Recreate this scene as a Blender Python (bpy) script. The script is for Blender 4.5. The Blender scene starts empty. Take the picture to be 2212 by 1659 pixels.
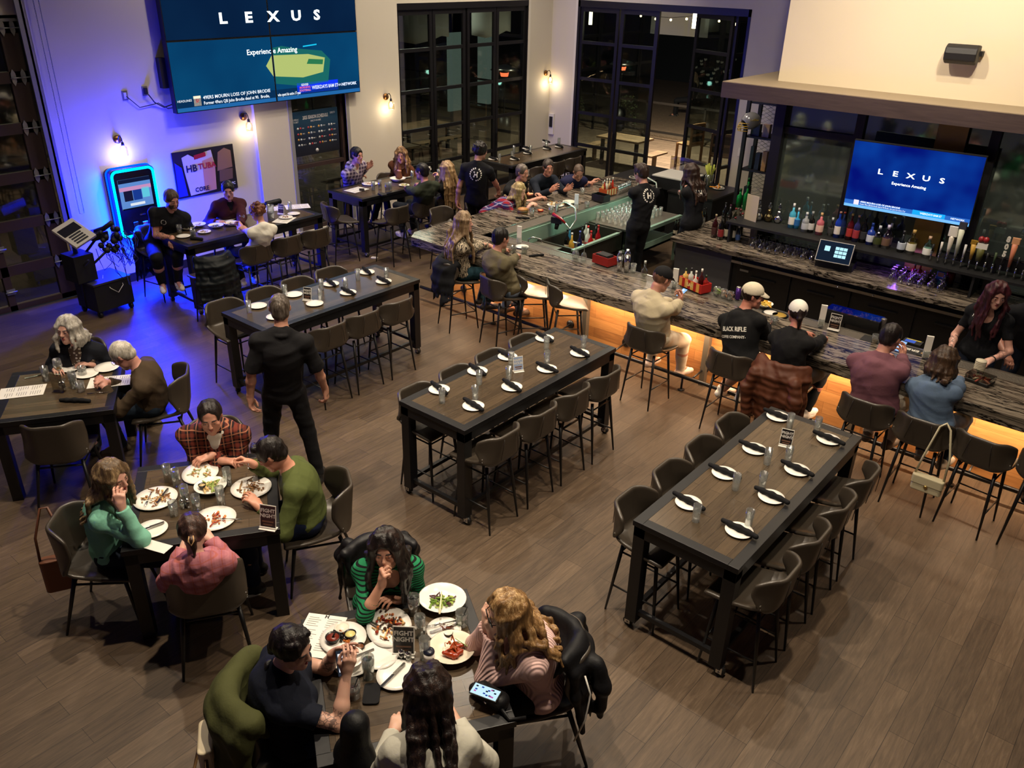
import bpy, bmesh, math, random
import numpy as np
from mathutils import Vector, Matrix
SC = bpy.context.scene
COL = SC.collection
PI = math.pi
rnd = random.Random(7)
# ---------------------------------------------------------------- camera model (also used to place things on planes)
CF, CP, CR_, CA, CH = 1792.8, .4716, .0241, .8821, 4.86
def _v(v):
 return Vector((v[0]*math.sin(CA)-v[1]*math.cos(CA), v[0]*math.cos(CA)+v[1]*math.sin(CA), v[2]))
_f = Vector((0, math.cos(CP), -math.sin(CP))); _r = Vector((1, 0, 0)); _u = _r.cross(_f)
CRT = _v(_r*math.cos(CR_)+_u*math.sin(CR_)); CUP = _v(_u*math.cos(CR_)-_r*math.sin(CR_)); CFW = _v(_f)
def at(px, py, z=0.):
 """point of the photograph on the horizontal plane z"""
 d = CFW + CRT*((px-1106)/CF) - CUP*((py-829.5)/CF)
 return Vector((0, 0, CH)) + d*((z-CH)/d.z)
def aty(px, py, y):
 d = CFW + CRT*((px-1106)/CF) - CUP*((py-829.5)/CF)
 return Vector((0, 0, CH)) + d*(y/d.y)
def atx(px, py, x):
 d = CFW + CRT*((px-1106)/CF) - CUP*((py-829.5)/CF)
 return Vector((0, 0, CH)) + d*(x/d.x)
cd = bpy.data.cameras.new('camera'); cam = bpy.data.objects.new('camera', cd); COL.objects.link(cam)
cd.sensor_width = 36; cd.lens = CF/2212*36; cd.clip_end = 200; cd.clip_start = .05
cam.matrix_world = Matrix(((CRT.x, CUP.x, -CFW.x, 0), (CRT.y, CUP.y, -CFW.y, 0), (CRT.z, CUP.z, -CFW.z, CH), (0, 0, 0, 1)))
SC.camera = cam
# ---------------------------------------------------------------- materials
def srgb(c):
 if isinstance(c, str):
  c = tuple(int(c[i:i+2], 16)/255 for i in (0, 2, 4))
 return tuple((x/12.92 if x <= .04045 else ((x+.055)/1.055)**2.4) for x in c[:3]) + (1,)
class NT:
 def __init__(s, name):
  s.m = bpy.data.materials.new(name); s.m.use_nodes = True; s.t = s.m.node_tree; s.n = s.t.nodes; s.l = s.t.links
  s.b = s.n['Principled BSDF']; s.out = s.n['Material Output']
 def N(s, typ, **k):
  n = s.n.new(typ)
  for a, v in k.items():
   if a.startswith('i_'):
    n.inputs[int(a[2:]) if a[2:].isdigit() else a[2:].replace('_', ' ')].default_value = v
   else: setattr(n, a, v)
  return n
 def L(s, a, ao, b, bi): s.l.new(a.outputs[ao], b.inputs[bi])
 def co(s, scale=(1, 1, 1), kind='Object', rot=(0, 0, 0)):
  tc = s.N('ShaderNodeTexCoord'); mp = s.N('ShaderNodeMapping'); mp.inputs['Scale'].default_value = scale
  mp.inputs['Rotation'].default_value = rot
  s.L(tc, kind, mp, 0); return mp
 def noise(s, src, scale, det=4, rough=.55, dist=0):
  n = s.N('ShaderNodeTexNoise'); n.inputs['Scale'].default_value = scale; n.inputs['Detail'].default_value = det
  n.inputs['Roughness'].default_value = rough; n.inputs['Distortion'].default_value = dist
  if src: s.L(src, 0, n, 'Vector')
  return n
 def ramp(s, src, so, stops, interp='LINEAR'):
  r = s.N('ShaderNodeValToRGB'); r.color_ramp.interpolation = interp; e = r.color_ramp.elements
  while len(e) < len(stops): e.new(.5)
  for i, (p, c) in enumerate(stops): e[i].position = p; e[i].color = srgb(c) if not isinstance(c, float) else (c, c, c, 1)
  s.L(src, so, r, 0); return r
 def bump(s, src, so, st=.3, dist=.005):
  b = s.N('ShaderNodeBump'); b.inputs['Strength'].default_value = st; b.inputs['Distance'].default_value = dist
  s.L(src, so, b, 'Height'); s.L(b, 0, s.b, 'Normal'); return b
 def math(s, op, a, ao, bv=None, b=None, bo=0):
  m = s.N('ShaderNodeMath', operation=op); s.L(a, ao, m, 0)
  if b: s.L(b, bo, m, 1)
  elif bv is not None: m.inputs[1].default_value = bv
  return m
 def mix(s, fac, fo, ca, cb):
  m = s.N('ShaderNodeMix', data_type='RGBA')
  s.L(fac, fo, m, 0)
  for i, c in ((6, ca), (7, cb)):
   if isinstance(c, tuple) and len(c) == 2 and hasattr(c[0], 'outputs'): s.L(c[0], c[1], m, i)
   else: m.inputs[i].default_value = srgb(c)
  return m
_mc = {}
def mat(name, col, rough=.5, metal=0., bump=None, var=0., spec=None, coat=0., emit=None, es=1., sheen=0., sub=0.):
 if name in _mc: return _mc[name]
 t = NT(name); b = t.b; b.inputs['Base Color'].default_value = srgb(col); b.inputs['Roughness'].default_value = rough
 b.inputs['Metallic'].default_value = metal
 if spec is not None: b.inputs['Specular IOR Level'].default_value = spec
 if coat: b.inputs['Coat Weight'].default_value = coat
 if sheen: b.inputs['Sheen Weight'].default_value = sheen
 if emit: b.inputs['Emission Color'].default_value = srgb(emit); b.inputs['Emission Strength'].default_value = es
 if var or bump:
  c = t.co(); n = t.noise(c, bump[0] if bump else 8)
  if bump: t.bump(n, 0, bump[1], bump[2] if len(bump) > 2 else .004)
  if var:
   n2 = t.noise(c, 5, 3); base = srgb(col)
   hs = t.N('ShaderNodeHueSaturation'); hs.inputs['Color'].default_value = base
   mr = t.N('ShaderNodeMapRange'); mr.inputs[3].default_value = 1-var; mr.inputs[4].default_value = 1+var
   t.L(n2, 0, mr, 0); t.L(mr, 0, hs, 'Value'); t.L(hs, 0, b, 'Base Color')
 _mc[name] = t.m; return t.m
def glassmat(name, tint='ffffff', gloss=.12, rough=.02, haze=0.):
 """thin pane / thin-walled glass: mostly see-through with a fresnel reflection"""
 if name in _mc: return _mc[name]
 t = NT(name); t.n.remove(t.b)
 tr = t.N('ShaderNodeBsdfTransparent'); tr.inputs[0].default_value = srgb(tint)
 gl = t.N('ShaderNodeBsdfGlossy'); gl.inputs['Roughness'].default_value = rough
 lw = t.N('ShaderNodeLayerWeight'); lw.inputs[0].default_value = .35
 mr = t.N('ShaderNodeMapRange'); mr.inputs[3].default_value = gloss*.5; mr.inputs[4].default_value = min(1, gloss*4)
 t.L(lw, 'Facing', mr, 0)
 mx = t.N('ShaderNodeMixShader'); t.L(mr, 0, mx, 0); t.L(tr, 0, mx, 1); t.L(gl, 0, mx, 2)
 if haze:
  df = t.N('ShaderNodeBsdfTranslucent'); df2 = t.N('ShaderNodeBsdfDiffuse'); ad = t.N('ShaderNodeMixShader'); t.L(df, 0, ad, 1); t.L(df2, 0, ad, 2); m3 = t.N('ShaderNodeMixShader'); m3.inputs[0].default_value = haze; t.L(mx, 0, m3, 1); t.L(ad, 0, m3, 2); mx = m3
 t.L(mx, 0, t.out, 0)
 _mc[name] = t.m; return t.m
def emis(name, col, st):
 if name in _mc: return _mc[name]
 t = NT(name); t.n.remove(t.b); e = t.N('ShaderNodeEmission'); e.inputs[0].default_value = srgb(col); e.inputs[1].default_value = st
 t.L(e, 0, t.out, 0); _mc[name] = t.m; return t.m
# ---------------------------------------------------------------- object helpers
def tag(o, label=None, cat=None, group=None, kind=None):
 if label: o['label'] = label
 if cat: o['category'] = cat
 if group: o['group'] = group
 if kind: o['kind'] = kind
 return o
def thing(name, label, cat, loc=(0, 0, 0), rz=0., group=None, kind=None):
 o = bpy.data.objects.new(name, None); COL.objects.link(o); o.empty_display_size = .1
 o.location = loc; o.rotation_euler = (0, 0, rz); return tag(o, label, cat, group, kind)
def link(name, me, m=None, parent=None, loc=None, rz=0.):
 o = bpy.data.objects.new(name, me); COL.objects.link(o)
 if m is not None and not len(me.materials):
  for q in (m if isinstance(m, (list, tuple)) else [m]): me.materials.append(q)
 if parent: o.parent = parent
 if loc is not None: o.location = loc; o.rotation_euler = (0, 0, rz)
 return o
def copytree_child(ch, par):
 d = ch.copy(); COL.objects.link(d); d.parent = par
 for g in kids(ch): copytree_child(g, d)
_kidc = {}
def kids(o):
 return _kidc.get(o.name, [])
def reg(o):
 """remember the children of o (and theirs) so copies are cheap"""
 allo = list(bpy.data.objects)
 def rec(p):
  ks = [x for x in allo if x.parent == p]; _kidc[p.name] = ks
  for x in ks: rec(x)
 rec(o); return o
def dup(o, loc, rz=0., label=None, group=None, scale=None):
 c = o.copy(); COL.objects.link(c); c.location = loc; c.rotation_euler = (0, 0, rz)
 if scale: c.scale = scale
 if label: c['label'] = label
 if group: c['group'] = group
 for ch in kids(o): copytree_child(ch, c)
 return c
class MB:
 """collects shapes into one mesh"""
 def __init__(s): s.v = []; s.f = []; s.mi = []; s.sm = []
 def add(s, vs, fs, mi=0, sm=False, M=None):
  n = len(s.v)
  if M is not None: vs = [M @ Vector(v) for v in vs]
  s.v += [tuple(v) for v in vs]; s.f += [tuple(i+n for i in f) for f in fs]; s.mi += [mi]*len(fs); s.sm += [sm]*len(fs)
  return s
 def box(s, x0, x1, y0, y1, z0, z1, mi=0, M=None):
  vs = [(x, y, z) for z in (z0, z1) for y in (y0, y1) for x in (x0, x1)]
  return s.add(vs, [(0, 2, 3, 1), (4, 5, 7, 6), (0, 1, 5, 4), (2, 6, 7, 3), (0, 4, 6, 2), (1, 3, 7, 5)], mi, False, M)
 def cbox(s, c, d, mi=0, M=None, rz=0.):
  if rz:
   R = Matrix.Translation(c) @ Matrix.Rotation(rz, 4, 'Z'); M = R if M is None else M @ R; c = (0, 0, 0)
  return s.box(c[0]-d[0]/2, c[0]+d[0]/2, c[1]-d[1]/2, c[1]+d[1]/2, c[2]-d[2]/2, c[2]+d[2]/2, mi, M)
 def rbox(s, x0, x1, y0, y1, z0, z1, r=.01, mi=0, M=None, seg=3):
  """box with rounded vertical edges"""
  p = []
  for cx, cy, a0 in ((x1-r, y1-r, 0), (x0+r, y1-r, 90), (x0+r, y0+r, 180), (x1-r, y0+r, 270)):
   for i in range(seg+1):
    a = math.radians(a0+90*i/seg); p.append((cx+r*math.cos(a), cy+r*math.sin(a)))
  return s.prism(p, z0, z1, mi, M)
 def prism(s, p, z0, z1, mi=0, M=None, sm=False):
  n = len(p); vs = [(x, y, z0) for x, y in p]+[(x, y, z1) for x, y in p]
  return s.add(vs, [tuple(range(n))[::-1], tuple(range(n, 2*n))]+[(i, (i+1) % n, (i+1) % n+n, i+n) for i in range(n)], mi, sm, M)
 def lathe(s, prof, n=24, c=(0, 0, 0), mi=0, sm=True, M=None, a0=0):
  vs = []; fs = []
  for r, z in prof:
   for i in range(n):
    a = 2*PI*i/n+a0; vs.append((c[0]+r*math.cos(a), c[1]+r*math.sin(a), c[2]+z))
  for j in range(len(prof)-1):
   for i in range(n):
    k = (i+1) % n; fs.append((j*n+i, j*n+k, (j+1)*n+k, (j+1)*n+i))
  if prof[0][0] > 1e-5: fs.append(tuple(range(n))[::-1])
  if prof[-1][0] > 1e-5: fs.append(tuple(range((len(prof)-1)*n, len(prof)*n)))
  return s.add(vs, fs, mi, sm, M)
 def tube(s, pts, r, n=8, mi=0, closed=False, sm=True, caps=True, M=None):
  pts = [Vector(p) for p in pts]; m = len(pts); rs = r if isinstance(r, (list, tuple)) else [r]*m
  vs = []; fs = []; ref = None
  for i, p in enumerate(pts):
   if closed: t = pts[(i+1) % m]-pts[i-1]
   else: t = pts[min(i+1, m-1)]-pts[max(i-1, 0)]
   if t.length < 1e-9: t = Vector((0, 0, 1))
   t.normalize()
   if ref is None:
    ref = t.cross(Vector((0, 0, 1)) if abs(t.z) < .9 else Vector((1, 0, 0)))
   else: ref = ref - t*ref.dot(t)
   if ref.length < 1e-6: ref = t.orthogonal()
   ref.normalize(); b = t.cross(ref)
   for k in range(n):
    a = 2*PI*k/n; vs.append(p+ref*(math.cos(a)*rs[i])+b*(math.sin(a)*rs[i]))
  for i in range(m if closed else m-1):
   j = (i+1) % m
   for k in range(n): fs.append((i*n+k, i*n+(k+1) % n, j*n+(k+1) % n, j*n+k))
  if caps and not closed: fs += [tuple(range(n))[::-1], tuple(range((m-1)*n, m*n))]
  return s.add(vs, fs, mi, sm, M)
 def bar(s, a, b, w, h=None, mi=0, M=None):
  """rectangular bar from a to b"""
  a = Vector(a); b = Vector(b); h = h or w; t = (b-a).normalized()
  x = t.cross(Vector((0, 0, 1)) if abs(t.z) < .95 else Vector((0, 1, 0))).normalized(); y = x.cross(t)
  vs = [p+x*(sx*w/2)+y*(sy*h/2) for p in (a, b) for sx, sy in ((-1, -1), (1, -1), (1, 1), (-1, 1))]
  return s.add(vs, [(3, 2, 1, 0), (4, 5, 6, 7), (0, 1, 5, 4), (1, 2, 6, 5), (2, 3, 7, 6), (3, 0, 4, 7)], mi, False, M)
 def sphere(s, c, r, n=12, mi=0, M=None, sq=(1, 1, 1)):
  prof = [(math.sin(PI*i/(n//2))*r, -math.cos(PI*i/(n//2))*r) for i in range(n//2+1)]
  prof[0] = (0, -r); prof[-1] = (0, r)
  T = Matrix.Translation(c) @ Matrix.Diagonal((sq[0], sq[1], sq[2], 1))
  return s.lathe(prof, n, (0, 0, 0), mi, True, T if M is None else M @ T)
 def mesh(s, name):
  me = bpy.data.meshes.new(name); me.from_pydata(s.v, [], s.f)
  if any(s.mi): me.polygons.foreach_set('material_index', s.mi)
  me.polygons.foreach_set('use_smooth', s.sm)
  bm = bmesh.new(); bm.from_mesh(me); bmesh.ops.recalc_face_normals(bm, faces=bm.faces); bm.to_mesh(me); bm.free()
  return me
 def obj(s, name, m, parent=None, loc=None, rz=0., bev=0., seg=2):
  o = link(name, s.mesh(name), m, parent, loc, rz)
  if bev:
   b = o.modifiers.new('b', 'BEVEL'); b.width = bev; b.segments = seg; b.limit_method = 'ANGLE'; b.angle_limit = .7
  return o
def text_mesh(txt, size, name='lettering', ext=.0008, font_scale=1., align='CENTER', bold=0.):
 cu = bpy.data.curves.new(name, 'FONT'); cu.body = txt; cu.size = size; cu.align_x = align; cu.align_y = 'CENTER'; cu.extrude = ext
 cu.offset = bold; cu.resolution_u = 2
 o = bpy.data.objects.new(name, cu); COL.objects.link(o)
 dg = bpy.context.evaluated_depsgraph_get(); me = bpy.data.meshes.new_from_object(o.evaluated_get(dg)); bpy.data.objects.remove(o)
 return me
def text(txt, size, m, parent, loc, rot, name='lettering', ext=.0008, align='CENTER', bold=0., sx=1.):
 me = text_mesh(txt, size, name, ext, 1., align, bold)
 o = link(name, me, m, parent); o.location = loc; o.rotation_euler = rot; o.scale = (sx, 1, 1); return o
# ---------------------------------------------------------------- smooth-surface modeller (signed distance fields turned into one mesh)
A3 = lambda v: np.array(v, dtype=np.float32)
class Sdf:
 def __init__(s): s.p = []
 def cone(s, a, b, r1, r2, k=.02, op=0): s.p.append(('c', A3(a), A3(b), r1, r2, k, op)); return s
 def chain(s, pts, rs, k=.02):
  for i in range(len(pts)-1): s.cone(pts[i], pts[i+1], rs[i], rs[i+1], k)
  return s
 def ell(s, c, r, R=None, k=.03, op=0): s.p.append(('e', A3(c), A3(r), np.array(R, dtype=np.float32) if R is not None else None, 0, k, op)); return s
 def cut(s, p, n, rad=.2): s.p.append(('p', A3(p), A3(n), rad, 0, 0, 2)); return s
 def mesh(s, name, h, noise=None):
  lo = np.full(3, 1e9); hi = -lo
  for q in s.p:
   if q[6]: continue
   if q[0] == 'c': m = max(q[3], q[4]); l = np.minimum(q[1], q[2])-m; u = np.maximum(q[1], q[2])+m
   else: m = q[2].max(); l = q[1]-m; u = q[1]+m
   lo = np.minimum(lo, l); hi = np.maximum(hi, u)
  lo = lo-4*h; n = np.ceil((hi+4*h-lo)/h).astype(int)+1
  ax = [(lo[i]+h*np.arange(n[i])).astype(np.float32) for i in range(3)]
  F = np.full(n, .5, dtype=np.float32)
  for q in s.p:
   t, k, op = q[0], q[5], q[6]
   if t == 'c': m = max(q[3], q[4]); l = np.minimum(q[1], q[2])-m; u = np.maximum(q[1], q[2])+m
   elif t == 'e': m = q[2].max(); l = q[1]-m; u = q[1]+m
   else: l = q[1]-q[3]; u = q[1]+q[3]
   g = k+3*h
   i0 = np.clip(np.floor((l-g-lo)/h).astype(int), 0, n-1); i1 = np.clip(np.ceil((u+g-lo)/h).astype(int)+1, 1, n)
   if np.any(i1 <= i0): continue
   sl = tuple(slice(i0[i], i1[i]) for i in range(3))
   X = ax[0][sl[0]][:, None, None]; Y = ax[1][sl[1]][None, :, None]; Z = ax[2][sl[2]][None, None, :]
   if t == 'c':
    a, b = q[1], q[2]; ba = b-a; l2 = max(float(ba@ba), 1e-9)
    px, py, pz = X-a[0], Y-a[1], Z-a[2]
    hh = np.clip((px*ba[0]+py*ba[1]+pz*ba[2])/l2, 0, 1)
    d = np.sqrt((px-ba[0]*hh)**2+(py-ba[1]*hh)**2+(pz-ba[2]*hh)**2)-(q[3]+(q[4]-q[3])*hh)
   elif t == 'e':
    px, py, pz = X-q[1][0], Y-q[1][1], Z-q[1][2]
    if q[3] is not None:
     R = q[3]; px, py, pz = (px*R[0, i]+py*R[1, i]+pz*R[2, i] for i in range(3))
    r = q[2]; k0 = np.sqrt((px/r[0])**2+(py/r[1])**2+(pz/r[2])**2)
    k1 = np.sqrt((px/r[0]**2)**2+(py/r[1]**2)**2+(pz/r[2]**2)**2)+1e-6
    d = k0*(k0-1)/k1
   else:
    nn = q[2]; d = -((X-q[1][0])*nn[0]+(Y-q[1][1])*nn[1]+(Z-q[1][2])*nn[2])
   f = F[sl]
   if op == 0:
    hx = np.maximum(k-np.abs(f-d), 0)/max(k, 1e-6); F[sl] = np.minimum(f, d)-hx*hx*k*.25
   elif op == 1:
    d = -d; hx = np.maximum(k-np.abs(f-d), 0)/max(k, 1e-6); F[sl] = np.maximum(f, d)+hx*hx*k*.25
   else:
    rr = np.sqrt((X-q[1][0])**2+(Y-q[1][1])**2+(Z-q[1][2])**2)
    F[sl] = np.where(rr < q[3], np.maximum(f, -d), f)
  if noise is not None:
   nearx = np.abs(F) < .03
   ii = np.nonzero(nearx)
   P = [ax[i][ii[i]] for i in range(3)]
   F[ii] += noise(*P).astype(np.float32)
  return nets(name, F, lo, h)
_CO = np.array([(i, j, k) for i in (0, 1) for j in (0, 1) for k in (0, 1)])
_ED = [(a, b) for a in range(8) for b in range(a+1, 8) if np.abs(_CO[a]-_CO[b]).sum() == 1]
def nets(name, F, lo, h):
 I = F < 0
 c = I[:-1, :-1, :-1].astype(np.int8)
 for i, j, k in _CO[1:]:
  c = c+I[i:i+c.shape[0] if i else c.shape[0], j:j+c.shape[1] if j else c.shape[1], k:k+c.shape[2] if k else c.shape[2]]
 ac = np.nonzero((c > 0) & (c < 8)); N = len(ac[0])
 idx = np.full(c.shape, -1, dtype=np.int32); idx[ac] = np.arange(N)
 B = np.stack(ac, 1)
 V = np.stack([F[B[:, 0]+o[0], B[:, 1]+o[1], B[:, 2]+o[2]] for o in _CO], 1)
 P = np.zeros((N, 3)); cnt = np.zeros(N)
 for a, b in _ED:
  va, vb = V[:, a], V[:, b]; m = (va < 0) != (vb < 0); t = np.where(m, va/np.where(m, va-vb, 1), 0)
  P += m[:, None]*(_CO[a]+t[:, None]*(_CO[b]-_CO[a])); cnt += m
 P = lo+h*(B+P/cnt[:, None])
 Q = []
 for axs in range(3):
  sl0 = [slice(1, -1)]*3; sl1 = [slice(1, -1)]*3; sl0[axs] = slice(0, -1); sl1[axs] = slice(1, None)
  a, b = I[tuple(sl0)], I[tuple(sl1)]
  for flip in (0, 1):
   e = np.nonzero(a & ~b if not flip else ~a & b); e = np.stack(e, 1)
   off = np.ones(3, int); off[axs] = 0; e = e+off
   u, v = [(1, 2), (2, 0), (0, 1)][axs]
   du = np.zeros(3, int); du[u] = 1; dv = np.zeros(3, int); dv[v] = 1
   g = [idx[tuple((e-x).T)] for x in (du+dv, dv, 0*du, du)]
   q = np.stack(g, 1); Q.append(q[:, ::-1] if flip else q)
 Q = np.concatenate(Q); Q = Q[(Q >= 0).all(1)]
 me = bpy.data.meshes.new(name); me.vertices.add(N); me.vertices.foreach_set('co', P.astype(np.float32).ravel())
 me.loops.add(len(Q)*4); me.loops.foreach_set('vertex_index', Q.astype(np.int32).ravel())
 me.polygons.add(len(Q)); me.polygons.foreach_set('loop_start', np.arange(0, len(Q)*4, 4, dtype=np.int32))
 me.update(calc_edges=True); me.polygons.foreach_set('use_smooth', np.ones(len(Q), bool)); return me
def folds(amp=.004, seed=0, f=68.):
 r = np.random.RandomState(seed); D = r.normal(size=(5, 3)); D /= np.linalg.norm(D, axis=1)[:, None]; ph = r.rand(5)*6
 def g(x, y, z):
  w = .6*np.sin(9*x+ph[0]+4*y)+.6*np.sin(13*z+ph[1]+5*x)
  s = 0
  for i in range(5):
   a = (D[i, 0]*x+D[i, 1]*y+D[i, 2]*z)*f*(.55+.25*i)+ph[i]+3*w
   s = s+(np.abs(np.sin(a*.5))-.5+.45*np.sin(a*.6+2))*(1/(1+.5*i))
  return amp*s*.55
 return g
# ---------------------------------------------------------------- people
def unit(v): v = Vector(v); return v.normalized() if v.length > 1e-9 else v
def frame(yaw, pitch=0., roll=0.):
 """columns right, front, up ; yaw turns left (ccw), pitch>0 looks up"""
 return Matrix.Rotation(math.radians(yaw), 3, 'Z') @ Matrix.Rotation(math.radians(pitch), 3, 'X') @ Matrix.Rotation(math.radians(roll), 3, 'Y')
def ik(a, t, l1, l2, pole):
 a = Vector(a); t = Vector(t); d = t-a; L = d.length; mx = (l1+l2)*.995
 if L > mx: d = d*(mx/L); L = mx; t = a+d
 mn = abs(l1-l2)+.06
 if L < mn: d = unit(d)*mn; L = mn; t = a+d
 x = (l1*l1-l2*l2+L*L)/(2*L); y = math.sqrt(max(l1*l1-x*x, 0)); u = d/L
 p = Vector(pole); p = p-u*p.dot(u); p = unit(p) if p.length > 1e-4 else u.orthogonal().normalized()
 return a+u*x+p*y, t
def hand(S, W, dr, n, side, curl=.35, s=1., fat=1., point=False, spread=.12):
 """five fingers on a palm. dr: hand direction, n: palm normal (out of the palm), side +1 = right hand"""
 dr = unit(dr); n = Vector(n); n = unit(n-dr*n.dot(dr)); th = dr.cross(n)*side  # towards the thumb
 # right hand, palm down (n=-z), dr=+y : thumb points to -x
 K = []
 for i, (off, ln) in enumerate(((.030, .088), (.010, .092), (-.011, .086), (-.030, .077))):
  base = W+th*(off*.55*s)+dr*.012*s; kn = W+dr*(ln*s)+th*(off*s)
  S.cone(base, kn, .0155*s*fat, .0125*s*fat, .012); K.append((kn, off))
 S.cone(W-dr*.02*s, W+dr*.03*s, .024*s, .024*s, .02)
 L = ((.042, .026, .021), (.046, .029, .022), (.043, .027, .021), (.034, .021, .018))
 for i, (kn, off) in enumerate(K):
  c = curl[i] if isinstance(curl, (list, tuple)) else curl*(1+.12*i)
  if point and i: c = .95
  if point and not i: c = .08
  d = unit(dr+th*(spread*off/.03)); p = kn; a = 0
  r = (.0098, .0088, .0078, .0066)
  for j in range(3):
   a += c*(1.15, 1.35, .9)[j]; dd = d*math.cos(a)+n*math.sin(a); q = p+dd*(L[i][j]*s)
   S.cone(p, q, r[j]*s*fat, r[j+1]*s*fat, .004); p = q
 c0 = curl[0] if isinstance(curl, (list, tuple)) else curl
 t0 = W+th*.018*s+dr*.018*s; t1 = W+th*(.046*s)+dr*(.05*s)+n*(.012+.01*c0)*s
 t2 = t1+(dr*.75+th*(.35-.8*c0)+n*(.35+.3*c0)).normalized()*.034*s; t3 = t2+(dr*.85-th*(.1+.5*c0)+n*.3).normalized()*.027*s
 S.cone(t0, t1, .0175*s, .0125*s, .012); S.cone(t1, t2, .0115*s, .0102*s, .004); S.cone(t2, t3, .0102*s, .0078*s, .003)
def skinmat(c):
 k = 'skin_'+c
 if k in _mc: return _mc[k]
 t = NT(k); b = t.b; co = t.co(); n = t.noise(co, 9, 3); base = srgb(c)
 r = t.N('ShaderNodeMix', data_type='RGBA'); r.inputs[6].default_value = base
 r.inputs[7].default_value = (base[0]*.93, base[1]*.72, base[2]*.66, 1)
 mr = t.N('ShaderNodeMapRange'); mr.inputs[1].default_value = .4; mr.inputs[2].default_value = .75; mr.inputs[4].default_value = .6
 t.L(n, 0, mr, 0); t.L(mr, 0, r, 0); t.L(r, 2, b, 'Base Color'); b.inputs['Roughness'].default_value = .48
 b.inputs['Subsurface Weight'].default_value = .0
 n2 = t.noise(co, 260, 2); t.bump(n2, 0, .12, .001); _mc[k] = t.m; return t.m
def hairmat(c, c2=None, dens=90.):
 k = 'hair_'+c+(c2 or '')
 if k in _mc: return _mc[k]
 t = NT(k); co = t.co((1, 1, .12)); n = t.noise(co, dens, 3, .6, .6); n2 = t.noise(co, 14, 2)
 base = srgb(c)[:3]; dk = tuple(x*.45 for x in base); li = srgb(c2)[:3] if c2 else tuple(min(1, x*1.7+.01) for x in base)
 r = t.N('ShaderNodeValToRGB'); e = r.color_ramp.elements; e[0].position = .35; e[0].color = dk+(1,); e[1].position = .68; e[1].color = li+(1,)
 m = e.new(.5); m.color = base+(1,)
 ad = t.math('ADD', n, 0, b=n2, bo=0); hf = t.math('MULTIPLY', ad, 0, .5); t.L(hf, 0, r, 0)
 t.L(r, 0, t.b, 'Base Color'); t.b.inputs['Roughness'].default_value = .42; t.b.inputs['Specular IOR Level'].default_value = .35
 t.bump(n, 0, .7, .006); _mc[k] = t.m; return t.m
def clothmat(name, c, rough=.85, kind=None, c2=None, c3=None, sc=1., bumpk='weave'):
 k = 'cloth_'+name
 if k in _mc: return _mc[k]
 t = NT(k); b = t.b; b.inputs['Roughness'].default_value = rough; b.inputs['Specular IOR Level'].default_value = .25
 co = t.co(); sx = t.N('ShaderNodeSeparateXYZ'); t.L(co, 0, sx, 0)
 n = t.noise(co, 6, 3); src = None
 if kind == 'plaid':
  def band(out, f, w, soft=.02, ph=0.):
   a = t.math('MULTIPLY', sx, out, f); a = t.math('ADD', a, 0, ph); fr = t.math('FRACT', a, 0); s_ = t.math('SUBTRACT', fr, 0, .5); ab = t.math('ABSOLUTE', s_, 0)
   mr = t.N('ShaderNodeMapRange'); mr.inputs[1].default_value = w-soft; mr.inputs[2].default_value = w+soft; mr.inputs[3].default_value = 1; mr.inputs[4].default_value = 0
   t.L(ab, 0, mr, 0); return mr
  m1 = band(0, 7*sc, .2); m2 = band(2, 7*sc, .2); ad = t.math('ADD', m1, 0, b=m2, bo=0); hf = t.math('MULTIPLY', ad, 0, .5)
  m = t.mix(hf, 0, c, c2); l1 = band(0, 7*sc, .05, .02, .5); l2 = band(2, 7*sc, .05, .02, .5); mx = t.math('MAXIMUM', l1, 0, b=l2, bo=0); mm = t.math('MULTIPLY', mx, 0, .6)
  src = (t.mix(mm, 0, (m, 2), c3 or c2), 2)
 elif kind == 'stripe':
  a = t.math('MULTIPLY', sx, 2, sc); fr = t.math('FRACT', a, 0); gt = t.math('GREATER_THAN', fr, 0, .62); src = (t.mix(gt, 0, c, c2), 2)
 elif kind == 'snake':
  co2 = t.co((1, 1, .45)); nn = t.noise(co2, 13*sc, 3, .6, 3.); r = t.ramp(nn, 0, [(.0, c), (.46, c), (.5, c2), (.56, c2), (.6, c), (1, c3 or c)]); src = (r, 0)
 elif kind == 'floral':
  vn = t.N('ShaderNodeTexVoronoi'); vn.inputs['Scale'].default_value = 34*sc; t.L(co, 0, vn, 'Vector'); r = t.ramp(vn, 0, [(0, c2), (.32, c2), (.4, c), (1, c)]); src = (r, 0)
 elif kind == 'panel':   # contrasting upper panel
  gt = t.math('GREATER_THAN', sx, 2, sc); src = (t.mix(gt, 0, c, c2), 2)
 if src is None:
  base = srgb(c); hs = t.N('ShaderNodeHueSaturation'); hs.inputs['Color'].default_value = base
  mr = t.N('ShaderNodeMapRange'); mr.inputs[3].default_value = .8; mr.inputs[4].default_value = 1.18; t.L(n, 0, mr, 0); t.L(mr, 0, hs, 'Value'); src = (hs, 0)
 t.L(src[0], src[1], b, 'Base Color')
 if bumpk == 'knit':
  w = t.N('ShaderNodeTexWave'); w.inputs['Scale'].default_value = 22; w.bands_direction = 'X'; t.L(co, 0, w, 'Vector'); t.bump(w, 0, .6, .006)
 elif bumpk == 'puff':
  w = t.N('ShaderNodeTexWave'); w.inputs['Scale'].default_value = 4; w.bands_direction = 'Z'; w.inputs['Distortion'].default_value = 3; t.L(co, 0, w, 'Vector'); t.bump(w, 0, .5, .012)
 else:
  n3 = t.noise(co, 55, 4); t.bump(n3, 0, .35, .004)
 _mc[k] = t.m; return t.m
EYEW = lambda: mat('eye_white', 'd8d2cc', .25); PUP = lambda: mat('eye_iris', '1d130e', .15)
KP = 1.16
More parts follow.
